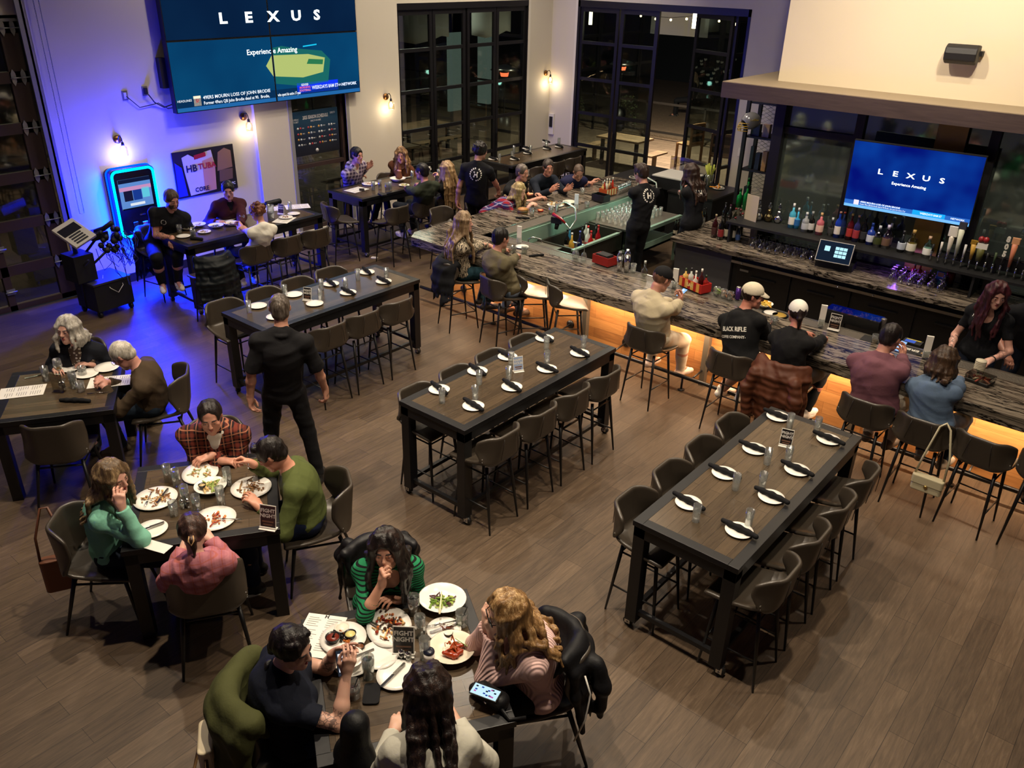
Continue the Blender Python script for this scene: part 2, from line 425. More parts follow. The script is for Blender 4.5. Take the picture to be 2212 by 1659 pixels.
def person(label, pel, head, face, look=(0, 0, 0), hands=((None, (0, 0, -1), .35), (None, (0, 0, -1), .35)), feet=None,
           seat='stool', skin='c99478', hair=None, top=None, bottom='15171c', shoes='181818', bulk=1., male=True, h=.008, extras=None,
           poles=None, kneep=None, s=1., group=None, age=0):
 """pel/head/hands/feet are world points; face/look.yaw in degrees (0=+X, 90=+Y); look=(yaw relative to body, pitch, roll)"""
 pel = Vector(pel); root = thing('person', label, 'person', (pel.x, pel.y, 0), math.radians(face-90), group)
 Ri = Matrix.Rotation(-math.radians(face-90), 3, 'Z'); o0 = Vector((pel.x, pel.y, 0))
 root.scale = (KP, KP, KP)
 loc = lambda p: (Ri @ (Vector(p)-o0))/KP
 ldir = lambda d: Ri @ Vector(d)
 P = loc(pel); H = loc(head); HF = frame(*look)
 hr, hf, hu = HF.col[0], HF.col[1], HF.col[2]
 hs = s*(1. if male else .965)
 hp = lambda x, y, z: H+(hr*x+hf*y+hu*z)*hs
 nk = H-hu*.10*hs-hf*.028*hs
 NB = nk-Vector((0, .035, .085))*s+(P-H).normalized()*.02   # base of the neck
 U = unit(NB-P); Rr = unit(U.cross(Vector((0, 1, 0)))*-1); Rr = unit(Vector((1, 0, 0))-U*U.x); Fw = unit(U.cross(Rr)); L = (NB-P).length
 TR = np.array([[Rr.x, Fw.x, U.x], [Rr.y, Fw.y, U.y], [Rr.z, Fw.z, U.z]])
 bend = -Fw*.03
 wst = P+U*(.30*L)+bend*.6; rib = P+U*(.64*L)+bend; cst = P+U*(.8*L)+bend*.7
 sw = (.178 if male else .152)*s*(.55+.45*bulk)
 shR, shL = (NB-U*.055*s+Rr*(sg*sw)-Fw*.012 for sg in (1, -1))
 b = bulk*s
 def torso(S, o=0., neck=True, low=True):
  if low: S.ell(P+U*.01, ((.165 if male else .175)*b+o, .118*b+o, .125*s+o), TR, .03)
  S.ell(wst+Fw*.012*(bulk-1)*4, ((.142 if male else .128)*b+o, (.105 if male else .095)*b+o+(bulk-1)*.05, .15*s+o), TR, .06)
  S.ell(rib, ((.158 if male else .138)*b+o, .112*b+o, .185*s+o), TR, .06)
  S.ell(cst, (sw*.93+o, .098*b+o, .105*s+o), TR, .05)
  S.cone(shR, shL, .056*s+o, .056*s+o, .045)
  for sg, sh in ((1, shR), (-1, shL)): S.cone(NB+U*.03+Rr*sg*.02, sh, .05*s+o*.6, .045*s+o, .04)
  if not male:
   for sg in (1, -1): S.ell(cst-U*.04+Fw*(.082*b)+Rr*(sg*.07*b), (.062*b+o, .055*b+o, .06*b+o), TR, .035)
  if neck: S.cone(nk+hu*.02, NB-U*.02, .052*s*(1 if male else .88), .06*s*(1 if male else .9), .03)
 ua, fa = .285*s, .25*s
 arms = []
 for i, (sg, sh) in enumerate(((1, shR), (-1, shL))):
  hd = hands[i]; tgt, pn, cu = hd[0], hd[1], hd[2]
  if tgt is None: tgt = sh+Vector((sg*.06, .06, -.50*s))
  else: tgt = loc(tgt)
  pl = Vector((sg*.55, -.35, -.8)) if not poles or poles[i] is None else ldir(poles[i])
  el, w = ik(sh, tgt, ua, fa, pl)
  hdir = ldir(hd[3]) if len(hd) > 3 and hd[3] is not None else (w-el)
  arms.append((sg, sh, el, w, hdir, ldir(pn), cu))
 legs = []
 for i, sg in enumerate((1, -1)):
  hip = P+Vector((sg*.092*s, .0, -.01)); tl, cl = .43*s, .41*s
  if feet and feet[i] is not None: an = loc(feet[i])
  elif seat == 'stool': an = Vector((P.x+sg*.10, P.y+.30, .31))
  elif seat == 'chair': an = Vector((P.x+sg*.12, P.y+.42, .09))
  else: an = Vector((P.x+sg*.10, P.y+sg*.06, .09))
  kp = Vector((sg*.12, 1, .7 if seat != 'stand' else 0)) if not kneep or kneep[i] is None else ldir(kneep[i])
  kn, an = ik(hip, an, tl, cl, kp); legs.append((sg, hip, kn, an))
 # ---- body: one continuous skin
 S = Sdf(); torso(S, -.004)
 for sg, sh, el, w, hd, pn, cu in arms:
  am = (.92 if male else .8)*(.6+.4*bulk)*s
  S.cone(sh, el, .05*am, .042*am, .03); S.cone(el, el*.65+w*.35, .041*am, .043*am, .02); S.cone(el*.65+w*.35, w, .043*am, .0285*am, .02)
  hand(S, w, hd, pn, sg, cu, s*(1. if male else .92), 1. if h < .0075 else 1.15)
 for sg, hip, kn, an in legs:
  S.cone(hip, kn, .078*b, .052*b, .03); S.cone(kn, kn*.6+an*.4, .05*b, .052*b, .02); S.cone(kn*.6+an*.4, an, .052*b, .034*s, .02)
  S.cone(an, an+Vector((0, .13, -.045)), .034, .022, .02)
 # head
 q = hs; TH = np.array(HF)
 E = lambda c, r, k=.02, op=0: S.ell(hp(*c), [x*q for x in r], TH, k*q, op)
 C = lambda a, bb, r1, r2, k=.01, op=0: S.cone(hp(*a), hp(*bb), r1*q, r2*q, k*q, op)
 E((0, -.012, .03), (.0755, .097, .088)); E((0, .022, -.04), (.059, .068, .072), .03)
 C((-.038, .038, -.072), (0, .068, -.098), .022, .02, .03); C((.038, .038, -.072), (0, .068, -.098), .022, .02, .03)
 C((-.03, .076, .024), (.03, .076, .024), .012, .012, .015)
 for sg in (1, -1):
  E((sg*.032, .096, .004), (.017, .016, .012), .012, 1)
  E((sg*.032, .0735, .004), (.0155, .0155, .014), .004); E((sg*.032, .0795, .0115), (.0165, .0125, .0065), .004); E((sg*.032, .0785, -.0065), (.0155, .0115, .0045), .004)
  E((sg*.045, .06, -.025), (.02, .018, .018), .02)
  C((sg*.074, -.008, .016), (sg*.072, -.006, -.02), .013, .008, .006)
  E((sg*.083, .0, .0), (.006, .012, .02), .005); E((sg*.082, .008, -.002), (.004, .006, .01), .003, 1)
  E((sg*.011, .096, -.03), (.0075, .009, .0065), .006)
 C((0, .086, .014), (0, .104, -.022), .0075, .011, .012); E((0, .106, -.025), (.0105, .01, .0095), .006)
 C((-.017, .083, -.056), (.017, .083, -.056), .0075, .0075, .01); C((-.015, .082, -.066), (.015, .082, -.066), .0085, .0085, .008)
 C((-.022, .0915, -.0605), (.022, .0915, -.0605), .0022, .0022, .003, 1)
 link('body', S.mesh('body', h), skinmat(skin), root)
 for sg in (1, -1):
  e = MB(); e.sphere((0, 0, 0), .0118*q, 12); o = e.obj('eye', [EYEW(), PUP()], root)
  M = TH @ np.eye(3); MM = Matrix([list(r) for r in TH]).to_4x4(); MM.translation = hp(sg*.032, .0785, .003); o.matrix_local = MM
  for p in o.data.polygons:
   p.material_index = 1 if p.center.y > .0085*q else 0
 if h < .0095:
  lb = Sdf(); lb.chain([hp(-.021, .0835, -.0595), hp(-.007, .0925, -.0565), hp(.007, .0925, -.0565), hp(.021, .0835, -.0595)], [.0028*q, .005*q, .005*q, .0028*q], .002)
  lb.chain([hp(-.02, .083, -.0625), hp(0, .0925, -.0675), hp(.02, .083, -.0625)], [.0028*q, .006*q, .0028*q], .002)
  lc = (hair or {}).get('lip', 'a85f54' if male else 'a84a48'); link('lips', lb.mesh('lips', .002), mat('lip_'+lc, lc, .4), root)
  hc = (hair or {}).get('brow') or (hair or {}).get('c', '2a1d15')
  for sg in (1, -1): link('eyebrow', Sdf().chain([hp(sg*.017, .0905, .024), hp(sg*.034, .0875, .0285), hp(sg*.051, .0735, .022)], [.0042*q, .0042*q, .0025*q], .002).mesh('eyebrow', .0022), mat('brow_'+hc, hc, .8), root)
 # ---- hair
 HC = hair or {}
 st = HC.get('style', 'short'); hm = hairmat(HC.get('c', '2a1d15'), HC.get('c2')); rr = random.Random(HC.get('seed', 3))
 th = HC.get('th', .014)
 if st != 'bald':
  G = Sdf(); ge = lambda c, r, k=.015, op=0: G.ell(hp(*c), [x*q for x in r], TH, k*q, op)
  gc = lambda a, bb, r1, r2, k=.008: G.cone(hp(*a), hp(*bb), r1*q, r2*q, k*q)
  ge((0, -.016, .034), (.0755+th, .097+th*.8, .088+th))
  if st in ('short', 'buzz', 'fade'): ge((0, -.055, -.02), (.066+th*.6, .05+th*.5, .062))
  ge((0, .128, -.012), (.08, .078, .1), .014, 1)
  if st not in ('short', 'buzz', 'fade', 'cap'): ge((0, .1, -.03), (.062, .08, .07), .012, 1)
  if st in ('short', 'buzz', 'fade', 'bun', 'clip', 'cap', 'braid'): ge((0, .06, -.085), (.12, .06, .075), .01, 1)
  if st in ('short', 'buzz', 'fade', 'cap'):
   for sg in (1, -1): ge((sg*.09, .02, -.03), (.03, .045, .045), .01, 1)
  if HC.get('recede'): ge((0, .13, .03), (.075, .085, .09), .02, 1)
  if HC.get('quiff'): gc((-.03, .06, .11), (.03, .065, .112), .026, .022, .02)
  down = ldir((0, 0, -1)) if False else Vector((0, 0, -1))
  if st in ('long', 'bob', 'pony', 'halfup'):
   LN = HC.get('len', .36); wv = HC.get('wave', .012); nst = int(HC.get('n', 17)*1.35)
   for i in range(nst):
    a = (i/(nst-1)-.5)*math.radians(HC.get('span', 262)); back = Vector((math.sin(a), -math.cos(a), 0))
    rad = .074+th*.6
    p0 = hp(back.x*rad*.55, back.y*(rad+.012)*.55+.0, .105+th*.4); p1 = hp(back.x*(rad+.008), back.y*(rad+.018)-.004, .045)
    p2 = hp(back.x*(rad+.012), back.y*(rad+.022)-.01, -.03)
    pts = [p0, p1, p2]; rs = [.02*q, .02*q, .0185*q]; k = 5; ln = LN*(.85+.3*rr.random())
    out = HF @ Vector((back.x, back.y-.15, 0)); out.z = 0
    p = Vector(p2); ph = rr.random()*6
    for j in range(1, k+1):
     f = j/k
     p = p+Vector((0, 0, -ln/k))+out*(HC.get('flare', .012)*(1 if j < 3 else -.2))+Vector((math.sin(ph+j*1.9), math.cos(ph+j*1.7), 0))*wv
     # rest on the back / shoulders instead of passing through them
     dv = p-NB; uu, xx, yy = dv.dot(U), dv.dot(Rr), dv.dot(Fw)
     if -.5 < uu < .07 and abs(xx) < .23:
      ry_ = (.142*b+.02)*math.sqrt(max(.05, 1-(xx/.25)**2))*(1 if uu < -.06 else .62)
      if back.y < .25 and yy > -ry_ and yy < .06: p = p-Fw*(yy+ry_)
      elif back.y >= .25 and yy < ry_*.95: p = p+Fw*(ry_*.95-yy)
     pts.append(Vector(p)); rs.append((.019-.010*f)*q)
    G.chain(pts, rs, .015)
  if st == 'bob': ge((0, -.02, -.035), (.088, .09, .085), .02); ge((0, .125, -.045), (.075, .085, .1), .012, 1)
  if st == 'curly':
   for i in range(60):
    a = rr.random()*6.28; z = rr.uniform(-.4, 1); w_ = math.sqrt(1-z*z) if abs(z) < 1 else 0
    c_ = (math.cos(a)*w_*.085, math.sin(a)*w_*.1-.02, .03+z*.1)
    if c_[1] > .05 and c_[2] < .06: continue
    gc(c_, (c_[0]*1.08, c_[1]*1.08, c_[2]+.01), .02, .015, .008)
  if st == 'bun': ge((0, -.11, .02), (.035, .035, .035))
  if st == 'clip':
   G.chain([hp(0, -.10, .02), hp(0, -.118, -.03), hp(.004, -.108, -.08), hp(0, -.10, -.14)], [.03*q, .026*q, .014*q, .008*q], .015)
  if st == 'pony': pass
  if st == 'braid':
   for sg in (1, -1):
    pts = [hp(sg*.045, .05, .1), hp(sg*.062, 0, .085), hp(sg*.062, -.055, .045), hp(sg*.04, -.095, -.01), hp(sg*.02, -.1, -.07), NB-Fw*.08-U*.02]
    for a_, b_ in zip(pts, pts[1:]):
     for t_ in (0, .5): G.ell(a_.lerp(b_, t_), (.021, .021, .021), None, .004)
  nz = None
  amp = HC.get('amp', .0034)
  def nz(x, y, z, f=HC.get('f', 150.)):
   return amp*(np.sin(x*f+4*np.sin(z*9)+y*40)+np.sin(y*f*.9+3*np.sin(z*11)))*.5
  G.cut(nk-hu*.055, -hu if st in ('short', 'buzz', 'fade', 'cap') else Vector((0, 0, -1e-3)), .02)
  link('hair', G.mesh('hair', max(h*.8, .0045), nz), hm, root)
 if HC.get('beard'):
  G = Sdf(); ge = lambda c, r, k=.015, op=0: G.ell(hp(*c), [x*q for x in r], TH, k*q, op)
  ge((0, .03, -.06), (.066, .066, .066)); ge((0, .045, .02), (.09, .09, .058), .008, 1); ge((0, .09, -.055), (.024, .02, .013), .006, 1)
  ge((0, -.06, -.06), (.09, .06, .1), .01, 1)
  link('beard', G.mesh('beard', max(h*.8, .0045), lambda x, y, z: .0018*np.sin(x*200)*np.sin(z*170)), hairmat(HC['beard']), root)
 # ---- clothes
 T = top or {}
 tm = T.get('m') or clothmat(label[:18], T.get('c', '222222'))
 def shirt(o, slv, k_extra=None):
  G = Sdf(); torso(G, o, False, True); G.cut(P-U*T.get('hem', .055), -U, .32)
  for sg, sh, el, w, hd, pn, cu in arms:
   am = (.92 if male else .8)*(.6+.4*bulk)*s; lo_ = T.get('loose', .0)
   if slv == 'none': continue
   e1 = sh.lerp(el, T.get('slen', .62)) if slv == 'short' else el
   G.cone(sh, e1, .048*am+o+lo_*.2, .043*am+o+lo_*.7, .035)
   if slv == 'short': G.cut(e1, unit(el-sh), .085)
   if slv in ('long', '3q'):
    e2 = el.lerp(w, .95 if slv == 'long' else .45); G.cone(el, e2, .042*am+o+lo_*.6, .031*am+o+lo_*.4, .03); G.cut(e2, unit(w-el), .06)
  if T.get('v'):
   G.cone(NB+U*.03+Fw*.07, NB-U*T['v']+Fw*(.15*b), .035+.02*min(1, T['v']*4), .006, .01, 1)
  if T.get('scoop'): G.ell(NB+Fw*.09-U*.02, (.075, .06, .075), TR, .01, 1)
  if T.get('collar'):
   c0 = NB+U*.022; R_ = .068*s
   ps = [c0+Rr*(math.sin(a)*R_)+Fw*(-math.cos(a)*R_*.95)+U*(.012-.02*(1-math.cos(a))) for a in np.linspace(-2.5, 2.5, 11)]
   G.chain(ps, [.016]*11, .012)
   G.chain([ps[0], ps[0]-U*.05+Rr*-.01], [.014, .006], .01); G.chain([ps[-1], ps[-1]-U*.05+Rr*.01], [.014, .006], .01)
  if T.get('crew'):
   c0 = NB+U*.018; R_ = .062*s
   G.chain([c0+Rr*(math.sin(a)*R_)+Fw*(-math.cos(a)*R_)-U*(.012*(1-math.cos(a))) for a in np.linspace(-PI, PI, 13)], [.011]*13, .01)
  if T.get('hood'):
   c0 = NB+U*.0
   G.chain([c0+Rr*(math.sin(a)*.1*s)+Fw*(-math.cos(a)*.1*s-.01)-U*(.03*(1-math.cos(a))) for a in np.linspace(-1.9, 1.9, 11)], [.018]+[.03, .034, .038, .042, .044, .042, .038, .034, .03]+[.018], .02)
   G.ell(NB-Fw*.12-U*.06, (.085, .05, .085), TR, .04)
  return G
 if T.get('inner'):
  G = Sdf(); torso(G, .006, False, True); G.cut(P-U*.04, -U, .32); link('inner_shirt', G.mesh('inner_shirt', max(h, .007)), T['inner'], root)
 o_ = T.get('o', .013)
 link(T.get('name', 'shirt'), shirt(o_, T.get('sleeve', 'long')).mesh('shirt', h*1.05, folds(T.get('fold', .006)*1.25, int(abs(pel.x*97)) % 1000)), tm, root)
 G = Sdf(); G.ell(P+U*.005, ((.165 if male else .175)*b+.008, .118*b+.008, .12*s+.005), TR, .03)
 for sg, hip, kn, an in legs:
  lw = .012; G.cone(hip, kn, .078*b+lw, .055*b+lw, .03); G.cone(kn, kn.lerp(an, 1.0), .054*b+lw, .042*s+lw, .02); G.cut(kn.lerp(an, 1.03), unit(an-kn), .09)
 bm_ = bottom if not isinstance(bottom, str) else clothmat('trousers_'+bottom, bottom)
 link('trousers', G.mesh('trousers', max(h*1.2, .009), folds(.006, 5)), bm_, root)
 sm_ = shoes if not isinstance(shoes, str) else mat('shoe_'+shoes, shoes, .6)
 for sg, hip, kn, an in legs:
  fd = Vector((sg*.12, 1, 0)).normalized(); fl = an+Vector((0, 0, -.055)); G = Sdf()
  G.cone(fl-fd*.045, fl+fd*.10, .04*s, .038*s, .02); G.cone(fl+fd*.1, fl+fd*.165-Vector((0, 0, .008)), .038*s, .03*s, .02); G.cone(an-fd*.01, fl, .045, .045, .02)
  G.cut(fl-Vector((0, 0, .032)), (0, 0, -1), .3); link('shoe', G.mesh('shoe', .009), sm_, root)
  if not isinstance(shoes, str) or shoes in ('dcd6cc', 'd8d0c8', '1a1a1a', '2b2622', 'e4e0da'):
   b2 = MB(); pl_ = [(math.cos(a)*(.046+.0*1), math.sin(a)*.125) for a in [2*PI*i/16 for i in range(16)]]; b2.prism(pl_, 0, .022)
   oo = b2.obj('shoe_sole', mat('shoe_sole', 'cfc9bd', .7), root); oo.location = fl+fd*.055-Vector((0, 0, .037)); oo.rotation_euler = (0, 0, math.atan2(fd.y, fd.x)-PI/2)
 if extras: extras(dict(root=root, hp=hp, HF=HF, q=q, NB=NB, U=U, Rr=Rr, Fw=Fw, P=P, arms=arms, h=h, loc=loc, b=b, TR=TR, cst=cst, rib=rib, wst=wst, s=s, legs=legs))
 return root
def capx(c, back=False, brimc=None, logo=None, brim=1.):
 def f(d):
  hp, q = d['hp'], d['q']; G = Sdf(); TH = np.array(d['HF']); sg = -1 if back else 1
  G.ell(hp(0, -.012, .045), (.089*q, .108*q, .092*q), TH, .01); G.cut(hp(0, 0, .032), -d['HF'].col[2]+d['HF'].col[1]*(.08), .3)
  link('cap_crown', G.mesh('cap_crown', .006), clothmat('cap_'+c, c), d['root'])
  vs = []; n = 12
  for r0, dz in ((0., 0), (1., 0)):
   for i in range(n+1):
    a = PI*i/n; x = math.cos(a)*.078; y = .062+(math.sin(a)*.095*brim if r0 else math.sin(a)*.035)
    vs.append(hp(x, sg*y-(.02 if back else 0), .048-(.025*r0*math.sin(a))-.012*abs(math.cos(a))*r0))
  m = MB(); N = n+1
  fs = [(i, i+1, N+i+1, N+i) for i in range(n)]; up = d['HF'].col[2]*.004
  vs2 = [v+up for v in vs]; m.add(vs+vs2, fs+[tuple(x+2*N for x in f_[::-1]) for f_ in fs]+[(N+i, N+i+1, 3*N+i+1, 3*N+i) for i in range(n)], 0, True)
  m.obj('cap_brim', clothmat('cap_'+(brimc or c), brimc or c), d['root'])
 return f
def glasses(c='121212', r=.022, thick=.0022):
 def f(d):
  hp = d['hp']; m = MB()
  for sg in (1, -1):
   m.tube([hp(sg*.033+math.cos(a)*r*1.15, .108-.18*abs(sg*.033+math.cos(a)*r)*.6, .0+math.sin(a)*r) for a in [2*PI*i/16 for i in range(16)]], thick, 6, closed=True)
   m.tube([hp(sg*(.033+r*1.12), .098, .006), hp(sg*.086, .05, .008), hp(sg*.088, -.015, .004)], thick*.9, 5)
  m.tube([hp(-.01, .107, .004), hp(.01, .107, .004)], thick, 5); m.obj('glasses', mat('frame_'+c, c, .3), d['root'])
 return f
def both(*fs):
 def f(d):
  for g in fs: g(d)
 return f
# ---------------------------------------------------------------- setting materials
def floor_mat():
 t = NT('floor_planks'); co = t.co((1, 1, 1), 'Object', (0, 0, PI/2))
 br = t.N('ShaderNodeTexBrick'); br.offset = .37; br.inputs['Scale'].default_value = 1; br.inputs['Brick Width'].default_value = 1.25; br.inputs['Row Height'].default_value = .18
 br.inputs['Mortar Size'].default_value = .0015; br.inputs['Color1'].default_value = (.25, .25, .25, 1); br.inputs['Color2'].default_value = (.8, .8, .8, 1); br.inputs['Mortar'].default_value = (0, 0, 0, 1); br.inputs['Bias'].default_value = 0
 t.L(co, 0, br, 'Vector')
 c2 = t.co((9, .8, 1)); n = t.noise(c2, 4, 6, .65, .8); c3 = t.co((30, 2.0, 1)); n3 = t.noise(c3, 3, 4, .7); c4 = t.co((1.2, .5, 1)); n4 = t.noise(c4, 1.5, 3)
 a = t.math('MULTIPLY', br, 0, .34); b = t.math('MULTIPLY', n, 0, .75); s = t.math('ADD', a, 0, b=b, bo=0); c = t.math('MULTIPLY', n3, 0, .25); s = t.math('ADD', s, 0, b=c, bo=0)
 r = t.ramp(s, 0, [(.2, '251d17'), (.5, '3f3328'), (.75, '544536'), (1, '6e5c4a')])
 mm = t.mix(br, 1, (r, 0), '17120f'); t.L(mm, 2, t.b, 'Base Color')
 rr = t.N('ShaderNodeMapRange'); rr.inputs[3].default_value = .38; rr.inputs[4].default_value = .55; t.L(n, 0, rr, 0); t.L(rr, 0, t.b, 'Roughness')
 t.b.inputs['Specular IOR Level'].default_value = .35
 t.bump(n3, 0, .25, .002); return t.m
def wood_mat(name, cols, axis='Y', scale=1., rough=.35, pw=.14, pl=.9, planks=True, bump=.15, spec=.5):
 t = NT(name); rot = (0, 0, PI/2) if axis == 'Y' else (0, 0, 0)
 if axis == 'XZ': rot = (PI/2, 0, 0)
 co = t.co((1, 1, 1), 'Object', rot)
 st = {'Y': (9, .8, 9), 'X': (.8, 9, 9), 'XZ': (.8, 9, 9)}[axis]
 c2 = t.co(tuple(x*scale for x in st)); n = t.noise(c2, 3, 6, .65, 1.2); s = n
 if planks:
  br = t.N('ShaderNodeTexBrick'); br.offset = .43; br.inputs['Scale'].default_value = 1; br.inputs['Brick Width'].default_value = pl; br.inputs['Row Height'].default_value = pw
  br.inputs['Mortar Size'].default_value = .001; br.inputs['Color1'].default_value = (.2, .2, .2, 1); br.inputs['Color2'].default_value = (.8, .8, .8, 1); br.inputs['Mortar'].default_value = (0, 0, 0, 1)
  t.L(co, 0, br, 'Vector'); a = t.math('MULTIPLY', br, 0, .45); b = t.math('MULTIPLY', n, 0, .65); s = t.math('ADD', a, 0, b=b, bo=0)
 r = t.ramp(s, 0, [(.2, cols[0]), (.5, cols[1]), (.85, cols[2])])
 if planks: mm = t.mix(br, 1, (r, 0), '0c0806'); t.L(mm, 2, t.b, 'Base Color')
 else: t.L(r, 0, t.b, 'Base Color')
 t.b.inputs['Roughness'].default_value = rough; t.b.inputs['Specular IOR Level'].default_value = spec; t.bump(n, 0, bump, .003); return t.m
def granite(name, rot):
 t = NT(name); co = t.co((.5, 3.2, 3.2), 'Object', (0, 0, rot))
 n = t.noise(co, 1.6, 7, .62, 1.6); co2 = t.co((.35, 2.6, 2.6), 'Object', (0, 0, rot)); w = t.noise(co2, 3.2, 5, .6, 2.8)
 r = t.ramp(n, 0, [(.2, '16130f'), (.36, '4a4138'), (.5, '82776a'), (.62, '5c5348'), (.8, 'a5998a')])
 r2 = t.ramp(w, 0, [(.38, 1.), (.43, 0.), (.47, 0.), (.52, 1.)])
 mm = t.mix(r2, 0, '15120f', (r, 0)); t.L(mm, 2, t.b, 'Base Color'); t.b.inputs['Roughness'].default_value = .14; return t.m
M_WALL = mat('wall_paint', 'cdc6b8', .75, bump=(60, .08, .003))
M_WALL2 = mat('wall_cream', 'd9cbb0', .75, bump=(60, .08, .003))
M_BLK = mat('black_frame', '0d0c10', .45); M_BLKM = mat('black_steel', '0e0e11', .38, .0, spec=.5)
M_BRN = mat('brown_frame', '3a2a26', .55); M_SS = mat('stainless', 'b9b6ae', .3, 1.); M_SSD = mat('brushed_trim', '8c857b', .42, .9)
M_CHR = mat('chrome', 'd5d5d5', .12, 1.); M_GAL = mat('galvanised', 'aaadb0', .4, .8, bump=(40, .2, .003))
M_GLASS = glassmat('window_glass', 'cfd8d4', .16); M_GREEN = mat('wet_green', '9dbfae', .35, .5)
M_SOFF = wood_mat('soffit_wood', ('2e2322', '3f3130', '4b3d39'), 'X', .5, .6, planks=False)
M_BARW = wood_mat('bar_front_planks', ('5a3418', 'a06a38', 'c48c50'), 'XZ', 1., .6, .145, 1.1)
M_TOPW = wood_mat('table_top_wood', ('2a2119', '44382a', '5a4a38'), 'Y', 1.2, .24, .1, .8)
M_GRX = granite('granite_long', .06); M_GRY = granite('granite_side', PI/2)
M_BLACK = mat('matte_black', '09090b', .6); M_DKGR = mat('dark_grey_panel', '3c3b3e', .6)
def S(mb, name, m, **k): o = mb.obj(name, m, **k); o['kind'] = 'structure'; return o
def bx(name, m, x0, x1, y0, y1, z0, z1, bev=0, parent=None):
 b = MB(); b.box(x0, x1, y0, y1, z0, z1); return b.obj(name, m, parent, bev=bev)
def st(name, m, *a, **k): o = bx(name, m, *a, **k); o['kind'] = 'structure'; return o
XA = -13.1; YB = 17.1; ZC = 7.2
st('floor', floor_mat(), -13.1, 5.5, -4, 17.1, -.05, 0)
st('ceiling', mat('ceiling_paint', '4a4642', .8), -13.3, 5.5, -4, 17.3, ZC, ZC+.1)
# wall A pieces (x=-13.1) with garage door, window and folding doors left open
b = MB()
b.box(XA-.2, XA+.08, 8.6, 9.38, 0, ZC); b.box(XA-.2, XA+.08, 9.38, 10.62, 0, .1); b.box(XA-.2, XA+.08, 9.38, 10.62, 3.1, ZC)
b.box(XA-.2, XA+.08, 10.62, 12.04, 0, ZC); S(b, 'wall_left', M_WALL); b = MB(); b.box(XA-.2, XA, 5.2, 8.6, 0, ZC); b.box(XA-.2, XA, 12.04, 16.22, 4.06, ZC); b.box(XA-.2, XA, 16.22, 17.3, 0, ZC)
b.box(XA-.2, XA, -4, 5.2, 4.02, ZC); b.box(XA-.2, XA, -4, -.6, 0, 4.02)
S(b, 'wall_left', M_WALL)
b = MB(); b.box(-13.1, -12.36, YB, YB+.2, 0, ZC); b.box(-12.36, -8.06, YB, YB+.2, 4.08, ZC); b.box(-8.06, 5.5, YB, YB+.2, 0, ZC); S(b, 'wall_back', M_WALL)
st('wall_right', M_WALL, 5.4, 5.5, -4, 17.1, 0, ZC)
st('wall_front', M_WALL, -13.3, 5.5, -4.1, -4, 0, ZC)
b = MB(); b.box(XA, XA+.02, 5.2, 8.6, 0, .14); S(b, 'baseboard_left', mat('baseboard_dark', '1b1614', .6))
b = MB(); b.box(XA+.08, XA+.1, 8.6, 9.36, 0, .14); b.box(XA+.08, XA+.1, 9.4, 10.6, 0, .1); b.box(XA+.08, XA+.1, 10.64, 12.04, 0, .14); S(b, 'baseboard_window', mat('baseboard_white', 'cfc9bc', .6))
# window with the schedule poster
b = MB()
for y in (9.38, 10.56): b.box(XA-.12, XA+.0, y, y+.06, .1, 3.1)
for z in (.1, 1.28, 3.02): b.box(XA-.12, XA, 9.44, 10.56, z, z+.07)
w1 = S(b, 'window_1', M_BRN); bx('pane', M_GLASS, XA-.07, XA-.06, 9.44, 10.56, .17, 3.02, parent=w1)
b = MB(); b.box(XA+.0, XA+.09, 10.62, 10.7, .1, 3.1); b.box(XA, XA+.09, 9.3, 9.38, .1, 3.1); S(b, 'trim_1', mat('reveal_grey', '8d8b88', .7))
# garage door: sections of brown frame with long panes
def garage():
 b = MB(); hz = [0, .6, 1.25, 1.91, 2.58, 3.26, 3.9]
 for y in (4.86, 4.1, 2.4, .8, -.55): b.box(XA-.12, XA-.04, y, y+(.24 if y == 4.86 else .1), 0, 4.0)
 for i, z in enumerate(hz): b.box(XA-.12, XA-.04, -.6, 5.1, max(z-.07, 0), z+.08)
 o = S(b, 'door_1', M_BRN)
 bx('pane', glassmat('garage_glass', 'a9aea6', .22, .04), XA-.085, XA-.075, -.6, 4.9, .1, 3.9, parent=o)
 for j, z in enumerate(hz[1:]):
  for y in (4.9, 5.03):
   h = MB(); P = [(0, .115), (.03, .06), (.034, .0), (.03, -.05), (0, -.11), (-.03, -.05), (-.034, 0), (-.03, .06)]
   h.add([(XA-.03, y+p[0], z+p[1]) for p in P]+[(XA-.022, y+p[0], z+p[1]) for p in P], [tuple(range(8)), tuple(range(15, 7, -1))]+[(i, (i+1) % 8, 8+(i+1) % 8, 8+i) for i in range(8)])
   h.tube([(XA+.0, y-.05, z), (XA+.0, y+.09, z)], .01, 6); h.obj('hinge', M_GAL, o)
 for z in (.95, .3):
  h = MB(); h.box(XA-.035, XA-.02, 4.1, 4.22, z-.04, z+.04); h.tube([(XA-.01, 4.08, z), (XA-.01, 4.24, z)], .012, 6); h.obj('hinge', M_GAL, o)
 st('trim_2', mat('door_head_steel', '8d8f90', .5, .5), XA-.1, XA-.0, -.6, 5.16, 3.98, 4.06)
garage()
b = MB(); b.box(XA+.002, XA+.1, 5.14, 5.17, 0, 5.4); b.box(XA+.07, XA+.1, 5.08, 5.17, 0, 5.4); b.box(XA+.002, XA+.02, 5.17, 5.24, 0, 5.4)
tag(b.obj('door_track', M_GAL), 'galvanised steel vertical track at the right edge of the brown garage door', 'track')
m = MB()
